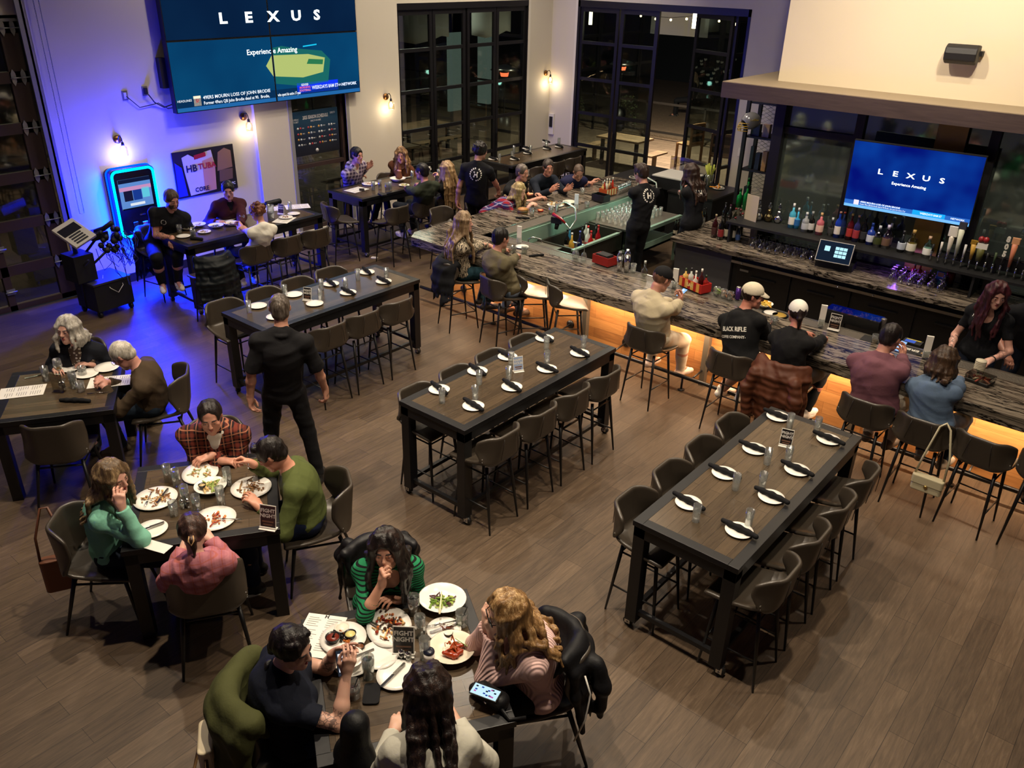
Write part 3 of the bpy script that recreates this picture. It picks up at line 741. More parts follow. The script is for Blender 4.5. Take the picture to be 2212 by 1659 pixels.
for y in (5.33, 5.4):
 n = 151
 for i in range(n):
  z = 1.3+i*.03; a = PI/2*(i % 2)
  dx, dy = math.cos(a)*.007, math.sin(a)*.007
  m.tube([(XA+.1+dx*q, y+dy*q, z+w) for q, w in ((1, -.012), (1, .012), (0, .021), (-1, .012), (-1, -.012), (0, -.021))], .0028, 4, closed=True)
m.tube([(XA+.1, 5.33, 1.29), (XA+.1, 5.365, 1.27), (XA+.1, 5.4, 1.29)], .004, 5)
tag(m.obj('hoist_chain', M_GAL), 'steel hoist chain hanging in a double loop beside the garage door', 'chain')
# folding glass doors
def leaf(name, x0, y0, x1, y1, st_=.075, glass=True, zt=3.95):
 """a glazed door leaf between two floor points"""
 L = math.hypot(x1-x0, y1-y0); b = MB()
 b.box(0, st_, -.03, .03, .02, zt); b.box(L-st_, L, -.03, .03, .02, zt)
 for z, h in ((.02, .12), (.82, .07), (1.58, .07), (2.36, .07), (3.16, .07), (zt-.1, .1)): b.box(st_, L-st_, -.028, .028, z, z+h)
 b.box(st_*.3, st_*.6, -.05, -.03, .98, 1.25)
 o = S(b, name, M_BLK, loc=(x0, y0, 0), rz=math.atan2(y1-y0, x1-x0))
 g = MB(); g.box(st_, L-st_, -.004, .004, .14, zt-.1); g.obj('pane', M_GLASS, o); return o
xs = XA-.06
for i, (a, c) in enumerate(((12.1, 13.1), (13.12, 14.1), (14.16, 15.1), (15.12, 16.16))): leaf('door_%d' % (i+2), xs, a, xs, c)
b = MB(); b.box(XA-.14, XA+.01, 12.04, 12.1, 0, 4.06); b.box(XA-.14, XA+.01, 16.16, 16.22, 0, 4.06); b.box(XA-.14, XA+.01, 12.04, 16.22, 3.95, 4.07); S(b, 'trim_3', M_BLK)
yb = YB+.06
leaf('door_6', -12.3, yb, -11.24, yb); leaf('door_7', -11.2, yb, -10.2, yb, .09); leaf('door_8', -9.5, yb+.38, -8.45, yb+.03); leaf('door_9', -8.4, yb+.04, -8.25, yb+1.0)
b = MB(); b.box(-12.36, -12.3, YB-.01, YB+.14, 0, 4.08); b.box(-8.12, -8.06, YB-.01, YB+.14, 0, 4.08); b.box(-12.36, -8.06, YB-.01, YB+.14, 3.95, 4.09); S(b, 'trim_4', M_BLK)
b = MB(); b.box(XA, XA+.012, 16.18, 16.26, 0, 4.1); b.box(-12.42, -12.36, YB-.012, YB, 0, 4.15); S(b, 'trim_5', mat('casing_white', 'd8d3c8', .6))
# soffit over the back bar and the wall that rises from it
b = MB(); b.box(-6.1, 5.4, 12.26, 17.1, 3.07, 3.29); S(b, 'trim_6', M_SOFF)
st('trim_7', mat('ledge_lit_wood', '8f8069', .6), -6.1, 5.4, 12.27, 17.1, 3.29, 3.3)  # lighter sheet on the soffit: light on the wood put into its colour
st('wall_bar', M_WALL2, -5.54, 5.4, 13.0, 17.05, 3.3, ZC)
# mirror wall behind the back bar
M_MIR = NT('smoked_mirror'); M_MIR.b.inputs['Base Color'].default_value = srgb('7c8b86'); M_MIR.b.inputs['Metallic'].default_value = .85; M_MIR.b.inputs['Roughness'].default_value = .05; M_MIR = M_MIR.m
st('wall_bar_mirror', M_MIR, -5.25, 5.4, 12.64, 12.7, .95, 3.07)
b = MB(); b.box(-5.3, -5.14, 12.52, 12.72, 0, 3.07); b.box(-5.14, -4.1, 12.58, 12.64, 2.62, 2.72)
for x in (-4.1, -2.35, -.6): b.box(x, x+.12, 12.58, 12.64, .95, 3.07)
S(b, 'trim_8', M_BLK)
st('wall_bar_end', M_BLACK, -5.24, 5.4, 12.7, 12.76, 0, 3.07)
gm = mat('gold_mesh', 'a38544', .4, .7, bump=(300, .5, .002))
tag(bx('gold_panel', gm, -3.0, -2.62, 12.55, 12.57, .98, 3.07), 'tall gold mesh strip standing behind the bar television', 'panel')
# ---------------------------------------------------------------- the bar
def bar():
 o = thing('bar_counter', 'long stone topped bar counter with a glowing reclaimed wood front', 'bar', (0, 0, 0))
 b = MB(); b.prism([(-9.2, 9.3), (-9.2, 8.7), (-9.05, 8.48), (.6, 8.48), (.6, 9.3)], .93, 1.07); b.obj('counter_top', M_GRX, o, bev=.006)
 b = MB(); b.box(-9.2, -8.35, 9.3, 14.1, .93, 1.07); b.obj('side_counter_top', M_GRY, o, bev=.006)
 b = MB(); b.box(-9.2, -8.35, 14.1, 15.5, .93, 1.065); b.obj('service_mat_top', mat('bar_mat_black', '121113', .5), o)
 dt = NT('drip_trough'); co = dt.co((60, 60, 60)); v = dt.N('ShaderNodeTexVoronoi'); v.inputs['Scale'].default_value = 1; dt.L(co, 0, v, 'Vector'); dt.b.inputs['Metallic'].default_value = .7; dt.b.inputs['Roughness'].default_value = .45
 dt.b.inputs['Base Color'].default_value = srgb('6e6860'); dt.bump(v, 0, .8, .004)
 b = MB(); b.box(-8.35, .6, 9.3, 9.52, 1.0, 1.055); b.box(-8.35, -8.12, 9.3, 14.1, 1.0, 1.055); b.obj('drip_rail', dt.m, o)
 b = MB(); b.box(-8.12, .6, 9.52, 9.55, .3, 1.06); b.box(-8.12, -8.09, 9.52, 14.1, .3, 1.06); b.obj('steel_lip', M_SS, o)
 b = MB(); b.box(-8.8, .6, 9.05, 9.12, 0, .93); b.obj('plank_front', M_BARW, o)
 b = MB(); b.box(-8.8, -8.73, 9.1, 15.4, 0, .93); b.obj('side_front', mat('side_wood', '8a6238', .6), o)
 b = MB(); b.box(-8.7, -8.2, 9.12, 15.4, 0, .92); b.box(-8.2, .6, 9.12, 9.5, 0, .9); b.obj('carcass', M_BLACK, o)
 for x in (-8.0, -6.1, -4.22, -2.3, -.4):
  b = MB(); b.box(x-.035, x+.035, 8.97, 9.05, 0, .93); b.obj('support_post', mat('post_steel', '6e675c', .5, .6), o)
 r = MB(); r.tube([(-9.1, 8.7, .19), (.6, 8.7, .19)], .026, 10); r.obj('foot_rail', M_BLKM, o)
 for x in (-8.6, -7.55, -6.5, -5.55, -4.35, -3.4, -2.2, -1.1, -.1):
  r = MB(); r.tube([(x, 8.7, .19), (x, 8.7, .01)], .014, 8); r.lathe([(.045, 0), (.045, .012), (.015, .02)], 14, (x, 8.7, 0)); r.tube([(x+.12, 8.72, .19), (x+.12, 9.03, .22)], .012, 8)
  r.tube([(x+.12, 9.03, .22), (x+.12, 9.05, .22)], .06, 14); r.obj('rail_bracket', M_BLKM, o)
 b = MB(); b.box(-8.7, .5, 8.84, 8.87, .915, .93); b.obj('led_strip', emis('led_warm', 'ffc27a', 12.), o)
 for x in (-6.9, -5.05, -3.1, -1.2):
  b = MB(); b.box(x, x+.17, 8.9, 9.05, .86, .93); b.obj('outlet_box', M_BLACK, o)
 return o
bar()
# underbar: sinks, drainboard, ice well
ub = thing('underbar_station', 'stainless underbar with sink, ice well and drainboard inside the bar corner', 'bar station', (-7.6, 11.2, 0))
def ubx(n, m, *a): o = bx(n, m, a[0]+7.6, a[1]+7.6, a[2]-11.2, a[3]-11.2, a[4], a[5]); o.parent = ub; return o
ubx('back_splash', M_GREEN, -8.08, -8.06, 9.56, 13.9, .55, 1.03)
ubx('sink_deck', M_SSD, -8.06, -7.55, 9.6, 10.35, .78, .8); ubx('sink_basin', mat('basin_dark', '2c2a26', .35, .8), -7.95, -7.6, 9.7, 10.2, .801, .806)
b = MB(); b.box(-.46, .3, -.85, .55, .5, .52); b.box(-.46, -.42, -.85, .55, .5, .8); b.box(.26, .3, -.85, .55, .5, .82); b.box(-.46, .3, -.85, -.81, .5, .82); b.box(-.46, .3, .51, .55, .5, .82); b.obj('ice_well', mat('well_steel', '55534c', .35, .8), ub)
ubx('well_edge', M_GREEN, -7.34, -7.28, 10.3, 11.6, .8, .83)
ubx('drainboard', M_SSD, -8.06, -7.1, 11.8, 13.3, .8, .83); ubx('drainboard_edge', M_GREEN, -7.12, -7.06, 11.78, 13.3, .78, .84)
b = MB(); b.box(.46, .5, .6, .64, 0, .8); b.box(.46, .5, 2.0, 2.04, 0, .8); b.box(-.4, .5, .6, 2.04, .42, .46); b.box(.46, .5, .6, 2.04, .42, .55); b.obj('rack_frame', M_GREEN, ub)
ubx('bottle_rail', mat('speed_rail', '2a2a2c', .35, .8), -7.0, -6.95, 12.9, 14.2, .45, .6)
b = MB(); b.tube([(-.25, -1.35, .8), (-.25, -1.35, .98), (-.2, -1.3, 1.02), (-.08, -1.25, 1.0), (-.05, -1.24, .95)], .012, 8); b.tube([(-.32, -1.42, .82), (-.32, -1.42, .9), (-.22, -1.42, .9)], .014, 8); b.obj('faucet', M_CHR, ub)
# side cabinets behind the bartenders
o = thing('back_cabinet', 'black service cabinet behind the bartender with the long dark hair', 'cabinet', (-7.3, 14.85, 0))
bx('body', M_BLACK, -.65, .3, -.55, .6, 0, .92, parent=o); bx('top', mat('cab_top', '1c1a1a', .3), -.67, .32, -.57, .62, .92, .95, parent=o)
# back bar
def backbar():
 o = thing('back_bar', 'stone topped back bar cabinet with black cooler doors under it', 'bar', (-3, 12, 0))
 def q(n, m, *a): return bx(n, m, a[0]+3, a[1]+3, a[2]-12, a[3]-12, a[4], a[5], parent=o)
 b = MB(); b.box(-3.35, 8.4, -.36, .55, .88, .95); b.box(-3.35, -2.3, .5, 2.4, .88, .95); b.obj('counter_top', M_GRX, o, bev=.004)
 q('end_panel', M_DKGR, -6.28, -5.3, 11.74, 12.6, 0, .88); q('corner_body', M_DKGR, -6.28, -5.35, 12.6, 14.3, 0, .88)
 q('cooler_body', M_BLACK, -5.28, 5.3, 11.8, 12.6, 0, .88)
 q('steel_edge', M_SS, -5.28, 5.3, 11.7, 11.76, .76, .80)
 for i, x in enumerate((-5.2, -4.3, -3.4, -2.5, -1.6, -.7)):
  d = q('cooler_door', mat('cooler_black', '0b0b0d', .3), x, x+.87, 11.765, 11.8, .1, .74); h = bx('handle', M_BLKM, x+3.25, x+3.65, -.27, -.24, .58, .6, parent=d)
 for x in (-5.1, -3.6, -3.1, -1.7): b = MB(); b.sphere((x+3, -.305, .78), .016, 10); b.obj('lock', M_CHR, o)
 b = MB(); b.box(-2.12, -1.98, -.3, -.296, .66, .69); b.obj('badge', mat('badge_steel', '9a9a9a', .3, .9), o)
 text('COOLER', .03, mat('badge_ink', '111111'), o, (-2.05, -.302, .675), (PI/2, 0, 0), 'badge_lettering') if False else None
 b = MB(); b.box(-2.6, 6, -.0, .45, 1.25, 1.285); b.obj('bottle_shelf', M_BLACK, o)
 for x in (-2.55, -.8, 1.0): b = MB(); b.box(x, x+.03, .02, .4, .95, 1.25); b.obj('shelf_leg', M_BLACK, o)
 return o
backbar()
# service well: black garnish box on left and sneeze guard
o = thing('service_station', 'black service box with clear guard at the far bar end', 'station', (-8.15, 14.9, 0))
bx('body', M_BLACK, -.35, .45, -.4, .35, .9, 1.12, parent=o); bx('tray', mat('tray_white', 'c8c6c0', .5), -.33, .43, -.38, .33, 1.12, 1.14, parent=o); bx('guard', glassmat('acrylic_clear', 'dad6c8', .2), -.35, .45, .34, .35, 1.14, 1.4, parent=o)
# ---------------------------------------------------------------- televisions
def tvtext(txt, size, col, par, loc, rot, es=1., bold=.0, sx=1., al='CENTER'):
 return text(txt, size, emis('tv_'+col, col, es), par, loc, rot, 'screen_lettering', .0005, al, bold, sx)
RA = (PI/2, 0, PI/2)
def wallscreens():
 X = XA+.22
 def scr(y0, y1, z0, z1, col, top):
  o = thing('television', ('upper' if top else ('lower left' if y0 < 8 else 'lower right'))+(' screen of the big television wall' if not top else ' screen of the big television wall showing large letters'), 'television', (X, (y0+y1)/2, z0), 0, None)
  w = (y1-y0)/2; bx('housing', M_BLACK, -.12, -.005, -w, w, 0, z1-z0, parent=o)
  t = NT('screen_'+col); t.n.remove(t.b); e = t.N('ShaderNodeEmission'); co = t.co((.6, .6, .6)); n = t.noise(co, 1.2, 2); r = t.ramp(n, 0, [(.3, col), (.8, {'071c3a': '0a2748', '06365f': '0a4d78'}.get(col, col))]); t.L(r, 0, e, 0); e.inputs[1].default_value = 1.; t.L(e, 0, t.out, 0)
  bx('panel', t.m, -.005, 0, -w+.012, w-.012, .012, z1-z0-.012, parent=o); return o
 a = scr(7.1, 8.995, 2.57, 3.635, '06365f', 0); c = scr(9.0, 10.89, 2.57, 3.635, '06365f', 0); d = scr(7.1, 8.995, 3.64, 4.705, '071c3a', 1); d2 = scr(9.0, 10.89, 3.64, 4.705, '071c3a', 1)
 d['label'] = 'upper left screen of the television wall showing L, E and half an X'; d2['label'] = 'upper right screen of the television wall showing the letters U and S'
 for ch, y, par, py in (('L', 8.13, d, 8.0475), ('E', 8.61, d, 8.0475), ('X', 9.09, d2, 9.945), ('U', 9.56, d2, 9.945), ('S', 10.0, d2, 9.945)):
  tvtext(ch, .22, 'eef6f6', par, (.002, y-py, 3.93-3.64), RA, 2.2, .008, 1.35)
 tvtext('Experienc', .12, 'e8f2f2', a, (.002, .93, .83), RA, 1.8, .001, 1., 'RIGHT'); tvtext('e Amazing', .12, 'e8f2f2', c, (.002, -.93, .83), RA, 1.8, .001, 1., 'LEFT')
 # bright ground on the screens
 def blob(par, pts, col, es, nm='screen_picture'):
  m = MB(); m.add([(.0015, y, z) for y, z in pts], [tuple(range(len(pts)))]); m.obj(nm, emis('pic_'+col, col, es), par)
 blob(c, [(-.93, .3), (-.4, .22), (.2, .25), (.28, .62), (.1, .78), (-.4, .84), (-.75, .9), (-.93, .88)], '1d6e6a', .9)
 blob(c, [(-.93, .42), (-.35, .36), (.1, .42), (.16, .66), (-.2, .74), (-.93, .76)], 'a7b56a', 1.2); c.children[-1].location.x = .0006
 blob(c, [(-.25, .58), (.1, .55), (.12, .63), (-.2, .66)], '2c7a50', 1.); c.children[-1].location.x = .0012
 blob(a, [(.93, .42), (.93, .76), (.8, .6)], 'a7b56a', 1.2); blob(c, [(-.3, .86), (0, .88), (0, .9), (-.3, .88)], '18b4d8', 1.4)
 for par in (a, c):
  blob(par, [(-.93, .015), (.93, .015), (.93, .075), (-.93, .075)], '2468a8', 1.); blob(par, [(-.93, .075), (.93, .075), (.93, .2), (-.93, .2)], '0a2f55', 1.)
 blob(a, [(-.63, .085), (-.5, .085), (-.5, .24), (-.63, .24)], 'e8dcc0', 1.3); tvtext('SF', .07, 'c02030', a, (.003, -.565, .16), RA, 1., .001)
 tvtext('HEADLINES', .05, 'dfe8f0', a, (.003, -.79, .18), RA, 1.3); tvtext('49ERS MOURN LOSS OF JOHN BRODIE', .075, 'dfe8f0', a, (.003, -.46, .2), RA, 1.3, .001, 1., 'LEFT')
 tvtext('Former 49ers QB John Brodie dead at 90.  Brodie,', .07, 'dfe8f0', a, (.003, -.46, .115), RA, 1.3, .001, .88, 'LEFT'); tvtext('who spent his entire 17-year', .07, 'dfe8f0', c, (.003, -.92, .11), RA, 1.3, .001, .6, 'LEFT')
 blob(c, [(-.5, .09), (.42, .09), (.42, .27), (-.5, .27)], '1030d8', 1.4); tvtext('WEEKDAYS 8AM ET', .085, 'dce8ff', c, (.003, .12, .17), RA, 1.3, .001, .8)
 for z, col in ((.235, 'f0f0f4'), (.19, 'd86070'), (.14, 'e08088')): tvtext('GOOD' if z > .2 else 'MORNING' if z > .15 else 'FOOTBALL', .05, col, c, (.003, -.33, z), RA, 1.3, .001)
 tvtext('NETWORK', .07, 'dce8ff', c, (.003, .68, .17), RA, 1.3, .002); tvtext('NFL', .05, 'dce8ff', c, (.003, .46, .17), RA, 1.3)
 bx('television_mount', M_BLACK, XA, XA+.1, 7.0, 7.1, 2.95, 3.4); tag(bpy.data.objects['television_mount'], 'flat black box fixed to the left edge of the television wall', 'mount')
wallscreens()
def bartv():
 o = thing('television', 'tilted blue bar television above the back bar bottles', 'television', (-3.1, 12.28, 1.8), math.radians(2.5)); o.rotation_euler = (math.radians(5), 0, math.radians(2.8))
 bx('housing', M_BLACK, -.84, .84, .0, .06, 0, .95, parent=o)
 t = NT('bar_screen'); t.n.remove(t.b); e = t.N('ShaderNodeEmission'); co = t.co(); n = t.noise(co, 1.5, 2); r = t.ramp(n, 0, [(.35, '04106e'), (.7, '0a3f9c')]); t.L(r, 0, e, 0); e.inputs[1].default_value = 1.1; t.L(e, 0, t.out, 0)
 bx('panel', t.m, -.83, .83, -.004, 0, .01, .94, parent=o)
 R = (PI/2, 0, 0)
 for i, ch in enumerate('LEXUS'): tvtext(ch, .1, 'f2f8fa', o, (-.42+i*.2, -.006, .56), R, 3., .0015, 1.5)
 tvtext('Experience Amazing', .055, 'f2f8fa', o, (-.02, -.006, .43), R, 2.2)
 def bl(x0, x1, z0, z1, col, es, y=-.005): m = MB(); m.add([(x0, y, z0), (x1, y, z0), (x1, y, z1), (x0, y, z1)], [(0, 1, 2, 3)]); m.obj('screen_picture', emis('pic_'+col, col, es), o)
 bl(-.83, .83, .01, .05, '6fb0e8', 1.3); bl(-.83, .83, .05, .11, '2a62b8', 1.2); bl(.1, .52, .05, .115, '1898e8', 1.4, -.0055); bl(-.7, -.63, .05, .12, 'd8d0e8', 1.4, -.0055)
 tvtext('49ERS MOURN LOSS OF JOHN BRODIE', .035, 'e6eef8', o, (-.61, -.006, .1), R, 1.5, .0005, .9, 'LEFT'); tvtext('Former 49ers QB John Brodie dead at 90. Brodie, who spent his entire 17-yr', .03, 'e6eef8', o, (-.61, -.006, .068), R, 1.5, 0, .66, 'LEFT')
 tvtext('WEEKDAYS 8AM ET', .04, 'e6eef8', o, (.34, -.0065, .08), R, 1.5, .0005, .8); tvtext('NETWORK', .035, 'e6eef8', o, (.68, -.0065, .08), R, 1.5, .0005)
bartv()
# ---------------------------------------------------------------- wall things on the left
def poster():
 o = thing('wall_poster', 'framed poster of a ringwear jersey and fighters left of the wall lamp', 'poster', (XA+.02, 7.58, 1.18))
 bx('board', mat('poster_dark', '17131a', .5), -.02, .0, -.58, .56, 0, .76, parent=o)
 def pl(pts, c, x=.004, n='printed_shape'): m = MB(); m.add([(x, y, z) for y, z in pts], [tuple(range(len(pts)))]); m.obj(n, mat('print_'+c, c, .5), o)
 pl([(-.35, .02), (.14, .05), (.17, .45), (.13, .72), (-.0, .7), (-.14, .6), (-.3, .7), (-.42, .66), (-.4, .4)], 'cfc4b8'); pl([(-.08, .05), (.14, .05), (.17, .45), (.13, .6), (-.06, .56)], 'c98f76', .006); pl([(-.2, .6), (.02, .63), (.02, .7), (-.2, .67)], 'b01828', .008)
 pl([(.2, .35), (.5, .38), (.5, .66), (.38, .72), (.25, .66)], '8e6a4e', .005); pl([(.22, .16), (.48, .18), (.5, .36), (.24, .36)], '6a5040', .005); pl([(-.57, .03), (-.4, .03), (-.44, .5), (-.56, .6)], '1d2c66', .005)
 text('HB', .16, mat('ink_navy', '101538'), o, (.009, -.27, .46), RA, 'lettering', bold=.004); text('TUBA', .13, mat('ink_red', 'b02030'), o, (.009, .02, .47), RA, 'lettering', bold=.003)
 text('CORE', .1, mat('ink_navy', '101538'), o, (.009, -.13, .1), RA, 'lettering', bold=.002); text('UFC', .07, mat('ink_white', 'd8d8d8'), o, (.009, .3, .1), RA, 'lettering', bold=.002); text('UFC', .06, mat('ink_white', 'd8d8d8'), o, (.009, .46, .1), RA, 'lettering', bold=.002)
poster()
def sched():
 o = thing('schedule_banner', 'dark blue season schedule banner hung in the narrow window', 'banner', (XA+.01, 9.92, 1.52))
 t = NT('banner_blue'); co = t.co(); sx = t.N('ShaderNodeSeparateXYZ'); t.L(co, 0, sx, 0); r = t.ramp(sx, 2, [(0, '0a0e18'), (.35, '0e2038'), (.8, '134868')]); t.L(r, 0, t.b, 'Base Color')
 bx('cloth', t.m, 0, .012, -.54, .54, 0, .8, parent=o); W = mat('ink_white', 'd8d8d8')
 text('2025 SEASON SCHEDULE', .085, W, o, (.014, .02, .68), RA, bold=.002, sx=.62); text('DIRECTV ON HERE', .04, W, o, (.014, .02, .61), RA, sx=.7); text('DIRECTV', .05, W, o, (.014, .42, .71), RA, sx=.6)
 text('SUNDAY\nTICKET', .045, W, o, (.014, -.43, .64), RA, sx=.8)
 cs = ['c8c8c8', 'a83038', 'd0a050', 'b8c0d0']
 for i in range(4):
  for j in range(4):
   y = -.4+j*.24; z = .5-i*.1
   for k in (0, 1): m = MB(); m.tube([(.012, y+k*.06, z), (.015, y+k*.06, z)], .022, 8); m.obj('team_badge', mat('badge_'+cs[(i+j+k) % 4], cs[(i+j+k) % 4], .5), o)
   text('WK %d' % (i*4+j+1), .03, W, o, (.014, y+.125, z), RA, sx=.7)
 m = MB(); m.tube([(.012, 0, .07), (.015, 0, .07)], .035, 12); m.obj('team_badge', mat('badge_c8c8c8', 'c8c8c8', .5), o)
sched()
def sconce(x, y, z, nrm, lab):
 """brass rose, black gooseneck and clear bulb"""
 rz = 0 if nrm == 'x' else -PI/2
 o = thing('wall_sconce', lab, 'wall lamp', (x, y, z), rz, 'wall lamps along the left wall')
 m = MB(); m.tube([(0, 0, 0), (.03, 0, 0)], .062, 20); m.obj('backplate', mat('aged_brass', '8a6238', .35, .9), o)
 m = MB(); m.tube([(.03, 0, -.01), (.07, .0, .05), (.12, 0, .07), (.155, 0, .03), (.16, 0, -.02)], .008, 8); m.tube([(.16, 0, -.02), (.16, 0, -.07)], [.018, .026], 10); m.obj('arm', M_BLKM, o)
 m = MB(); m.lathe([(.026, 0), (.055, -.03), (.062, -.09), (.06, -.15)], 20, (.16, 0, -.07)); m.obj('shade', glassmat('lamp_glass', 'fff6e2', .15), o)
 m = MB(); m.sphere((.16, 0, -.135), .03, 12, sq=(1, 1, 1.3)); m.obj('bulb', emis('bulb_warm', 'ffe2b0', 28.), o)
 l = bpy.data.lights.new('sconce_light', 'POINT'); l.energy = 4.5; l.color = (1, .82, .58); l.shadow_soft_size = .05; lo = bpy.data.objects.new('sconce_light', l); COL.objects.link(lo); lo.parent = o; lo.location = (.17, 0, -.24)
sconce(XA, 6.16, 2.27, 'x', 'wall lamp above the glowing jukebox'); sconce(XA, 8.42, 2.36, 'x', 'wall lamp under the big screens, right of the framed poster')
sconce(XA+.08, 11.64, 2.4, 'x', 'wall lamp between the narrow window and the folding doors'); sconce(XA, 16.9, 2.45, 'x', 'wall lamp in the corner between the two sets of glass doors')
def plate(y, z, lab, dark):
 o = thing('wall_outlet', lab, 'outlet', (XA, y, z)); bx('cover', mat('plate_grey', '8a8688', .4, .5), 0, .008, -.045, .045, -.07, .07, parent=o)
 bx('socket', mat('socket_white', 'd8d4cc') if not dark else M_BLACK, .008, .02 if not dark else .06, -.02, .02, -.045, .045, parent=o)
plate(6.41, 2.89, 'wall outlet with a thin cable, left one beside the television wall', False); plate(6.74, 2.93, 'wall outlet holding a black power plug beside the television wall', True)
m = MB(); m.tube([(XA+.03, 6.42, 2.88), (XA+.03, 6.6, 2.7), (XA+.03, 6.8, 2.72), (XA+.06, 6.9, 2.74), (XA+.05, 7.05, 2.64), (XA+.08, 7.15, 2.65)], .007, 6); m.tube([(XA+.06, 6.76, 2.88), (XA+.04, 6.85, 2.75), (XA+.03, 7.0, 2.66), (XA+.06, 7.14, 2.7)], .009, 6)
tag(m.obj('power_cable', M_BLACK), 'black cables drooping from the outlets to the television wall', 'cable')
o = thing('wall_panel_device', 'tall white wall box with black handset in the far corner', 'wall device', (-12.98, 17.1, 1.3)); bx('case', mat('socket_white', 'd8d4cc'), -.07, .07, -.05, 0, -.3, .2, parent=o); bx('display', M_BLACK, -.045, .045, -.07, -.05, -.12, .13, parent=o)
tag(bx('light_switch', mat('switch_white', 'e2ddd0', .4), -8.02+.1, -7.92+.1, 17.07, 17.1, 1.22, 1.38), 'white light switch on the wall right of the open doors', 'switch')
tag(bx('alarm_box', mat('alarm_red', 'a81820', .4), -7.0, -6.96, 17.04, 17.1, 1.9, 2.5), 'narrow red fire alarm strip on the white wall behind the bottle rack', 'alarm')
o = thing('wall_speaker', 'black loudspeaker mounted on the cream wall above the bar', 'speaker', (-3.0, 13.0, 3.9))
m = MB(); P = [(-.0, -.11), (-.12, -.14), (-.2, -.09), (-.22, 0), (-.2, .07), (-.13, .11), (0, .1)]
m.add([(x, y-.06, z) for x in (-.2, .2) for y, z in P], [tuple(range(7)), tuple(range(13, 6, -1))]+[(i, (i+1) % 7, 7+(i+1) % 7, 7+i) for i in range(7)], 0); m.obj('cabinet', mat('speaker_black', '1b1a1c', .55), o, bev=.02, seg=3)
bx('bracket', M_BLACK, .18, .23, -.1, 0, -.03, .03, parent=o)
def jukebox():
 o = thing('jukebox', 'wall jukebox with glowing blue neon outline and touch screen', 'jukebox', (XA+.015, 6.2, .78))
 m = MB(); n = 6; R = .09; pts = []
 for cy, cz, a0 in ((.36-R, 1.08-R, 0), (-.36+R, 1.08-R, 90), (-.36+R, .0+R, 180), (.36-R, R, 270)):
  for i in range(n+1): a = math.radians(a0+90*i/n); pts.append((cy+R*math.cos(a), cz+R*math.sin(a)))
 N = len(pts); m.add([(x, y, z) for x in (0, .2) for y, z in pts], [tuple(range(N)), tuple(range(2*N-1, N-1, -1))]+[(i, (i+1) % N, N+(i+1) % N, N+i) for i in range(N)]); m.obj('case', mat('juke_black', '0a0b14', .25), o)
 m = MB(); m.tube([(.205, y*.93, .54+(z-.54)*.95) for y, z in pts], .02, 8, closed=True); m.obj('neon_tube', emis('neon_cyan', '00a8ff', 6.), o)
 m = MB(); m.tube([(.09, y*1.02, .54+(z-.54)*1.01) for y, z in pts], .012, 6, closed=True); m.obj('glow_edge', emis('neon_blue', '0030ff', 6.), o)
 s = bx('screen', emis('juke_screen', '5a86c8', 1.1), .2, .206, -.26, .26, .45, .92, parent=o)
 def q(y0, y1, z0, z1, c, es=1.): bx('screen_tile', emis('tile_'+c, c, es), .2065, .208, y0, y1, z0, z1, parent=s)
 q(-.26, .26, .74, .8, 'c890c0'); q(-.26, .26, .86, .92, '101838'); q(-.2, -.06, .58, .74, '181838'); q(-.05, .09, .58, .74, '1a3a90'); q(.1, .22, .6, .76, '60c8e0'); q(-.12, .12, .5, .54, 'e0e8f0'); q(-.26, .26, .45, .47, '080c18')
 bx('coin_slot', M_CHR, .2, .215, .0, .09, .33, .35, parent=o); bx('card_reader', mat('reader', '30343c', .3), .2, .22, -.13, -.06, .16, .24, parent=o); bx('bill_slot', M_CHR, .2, .22, .02, .1, .16, .22, parent=o); bx('sticker', mat('sticker_blue', '3050a0'), .2, .203, .16, .26, .24, .36, parent=o)
 l = bpy.data.lights.new('neon', 'AREA'); l.shape = 'RECTANGLE'; l.size = .7; l.size_y = 1.05; l.spread = 1.7; l.energy = 620; l.color = (.0, .015, 1); lo = bpy.data.objects.new('neon_glow', l); COL.objects.link(lo); lo.parent = o; lo.location = (.26, 0, .3); lo.rotation_euler = (math.radians(52), 0, -PI/2)
 for k, (yy, zz) in enumerate(((-.39, .54), (.39, .54), (0, 1.12), (0, -.04))):
  l = bpy.data.lights.new('neon', 'AREA'); l.shape = 'RECTANGLE'; l.size = .14 if k < 2 else .7; l.size_y = 1. if k < 2 else .14; l.energy = 170; l.color = (0, .01, 1); lo = bpy.data.objects.new('neon_glow', l); COL.objects.link(lo); lo.parent = o; lo.location = (.12, yy, zz)
  lo.rotation_euler = (Vector((0, yy, 0)) if k < 2 else Vector((0, 0, zz-.5))).to_track_quat('-Z', 'Y' if k > 1 else 'Z').to_euler()
jukebox()
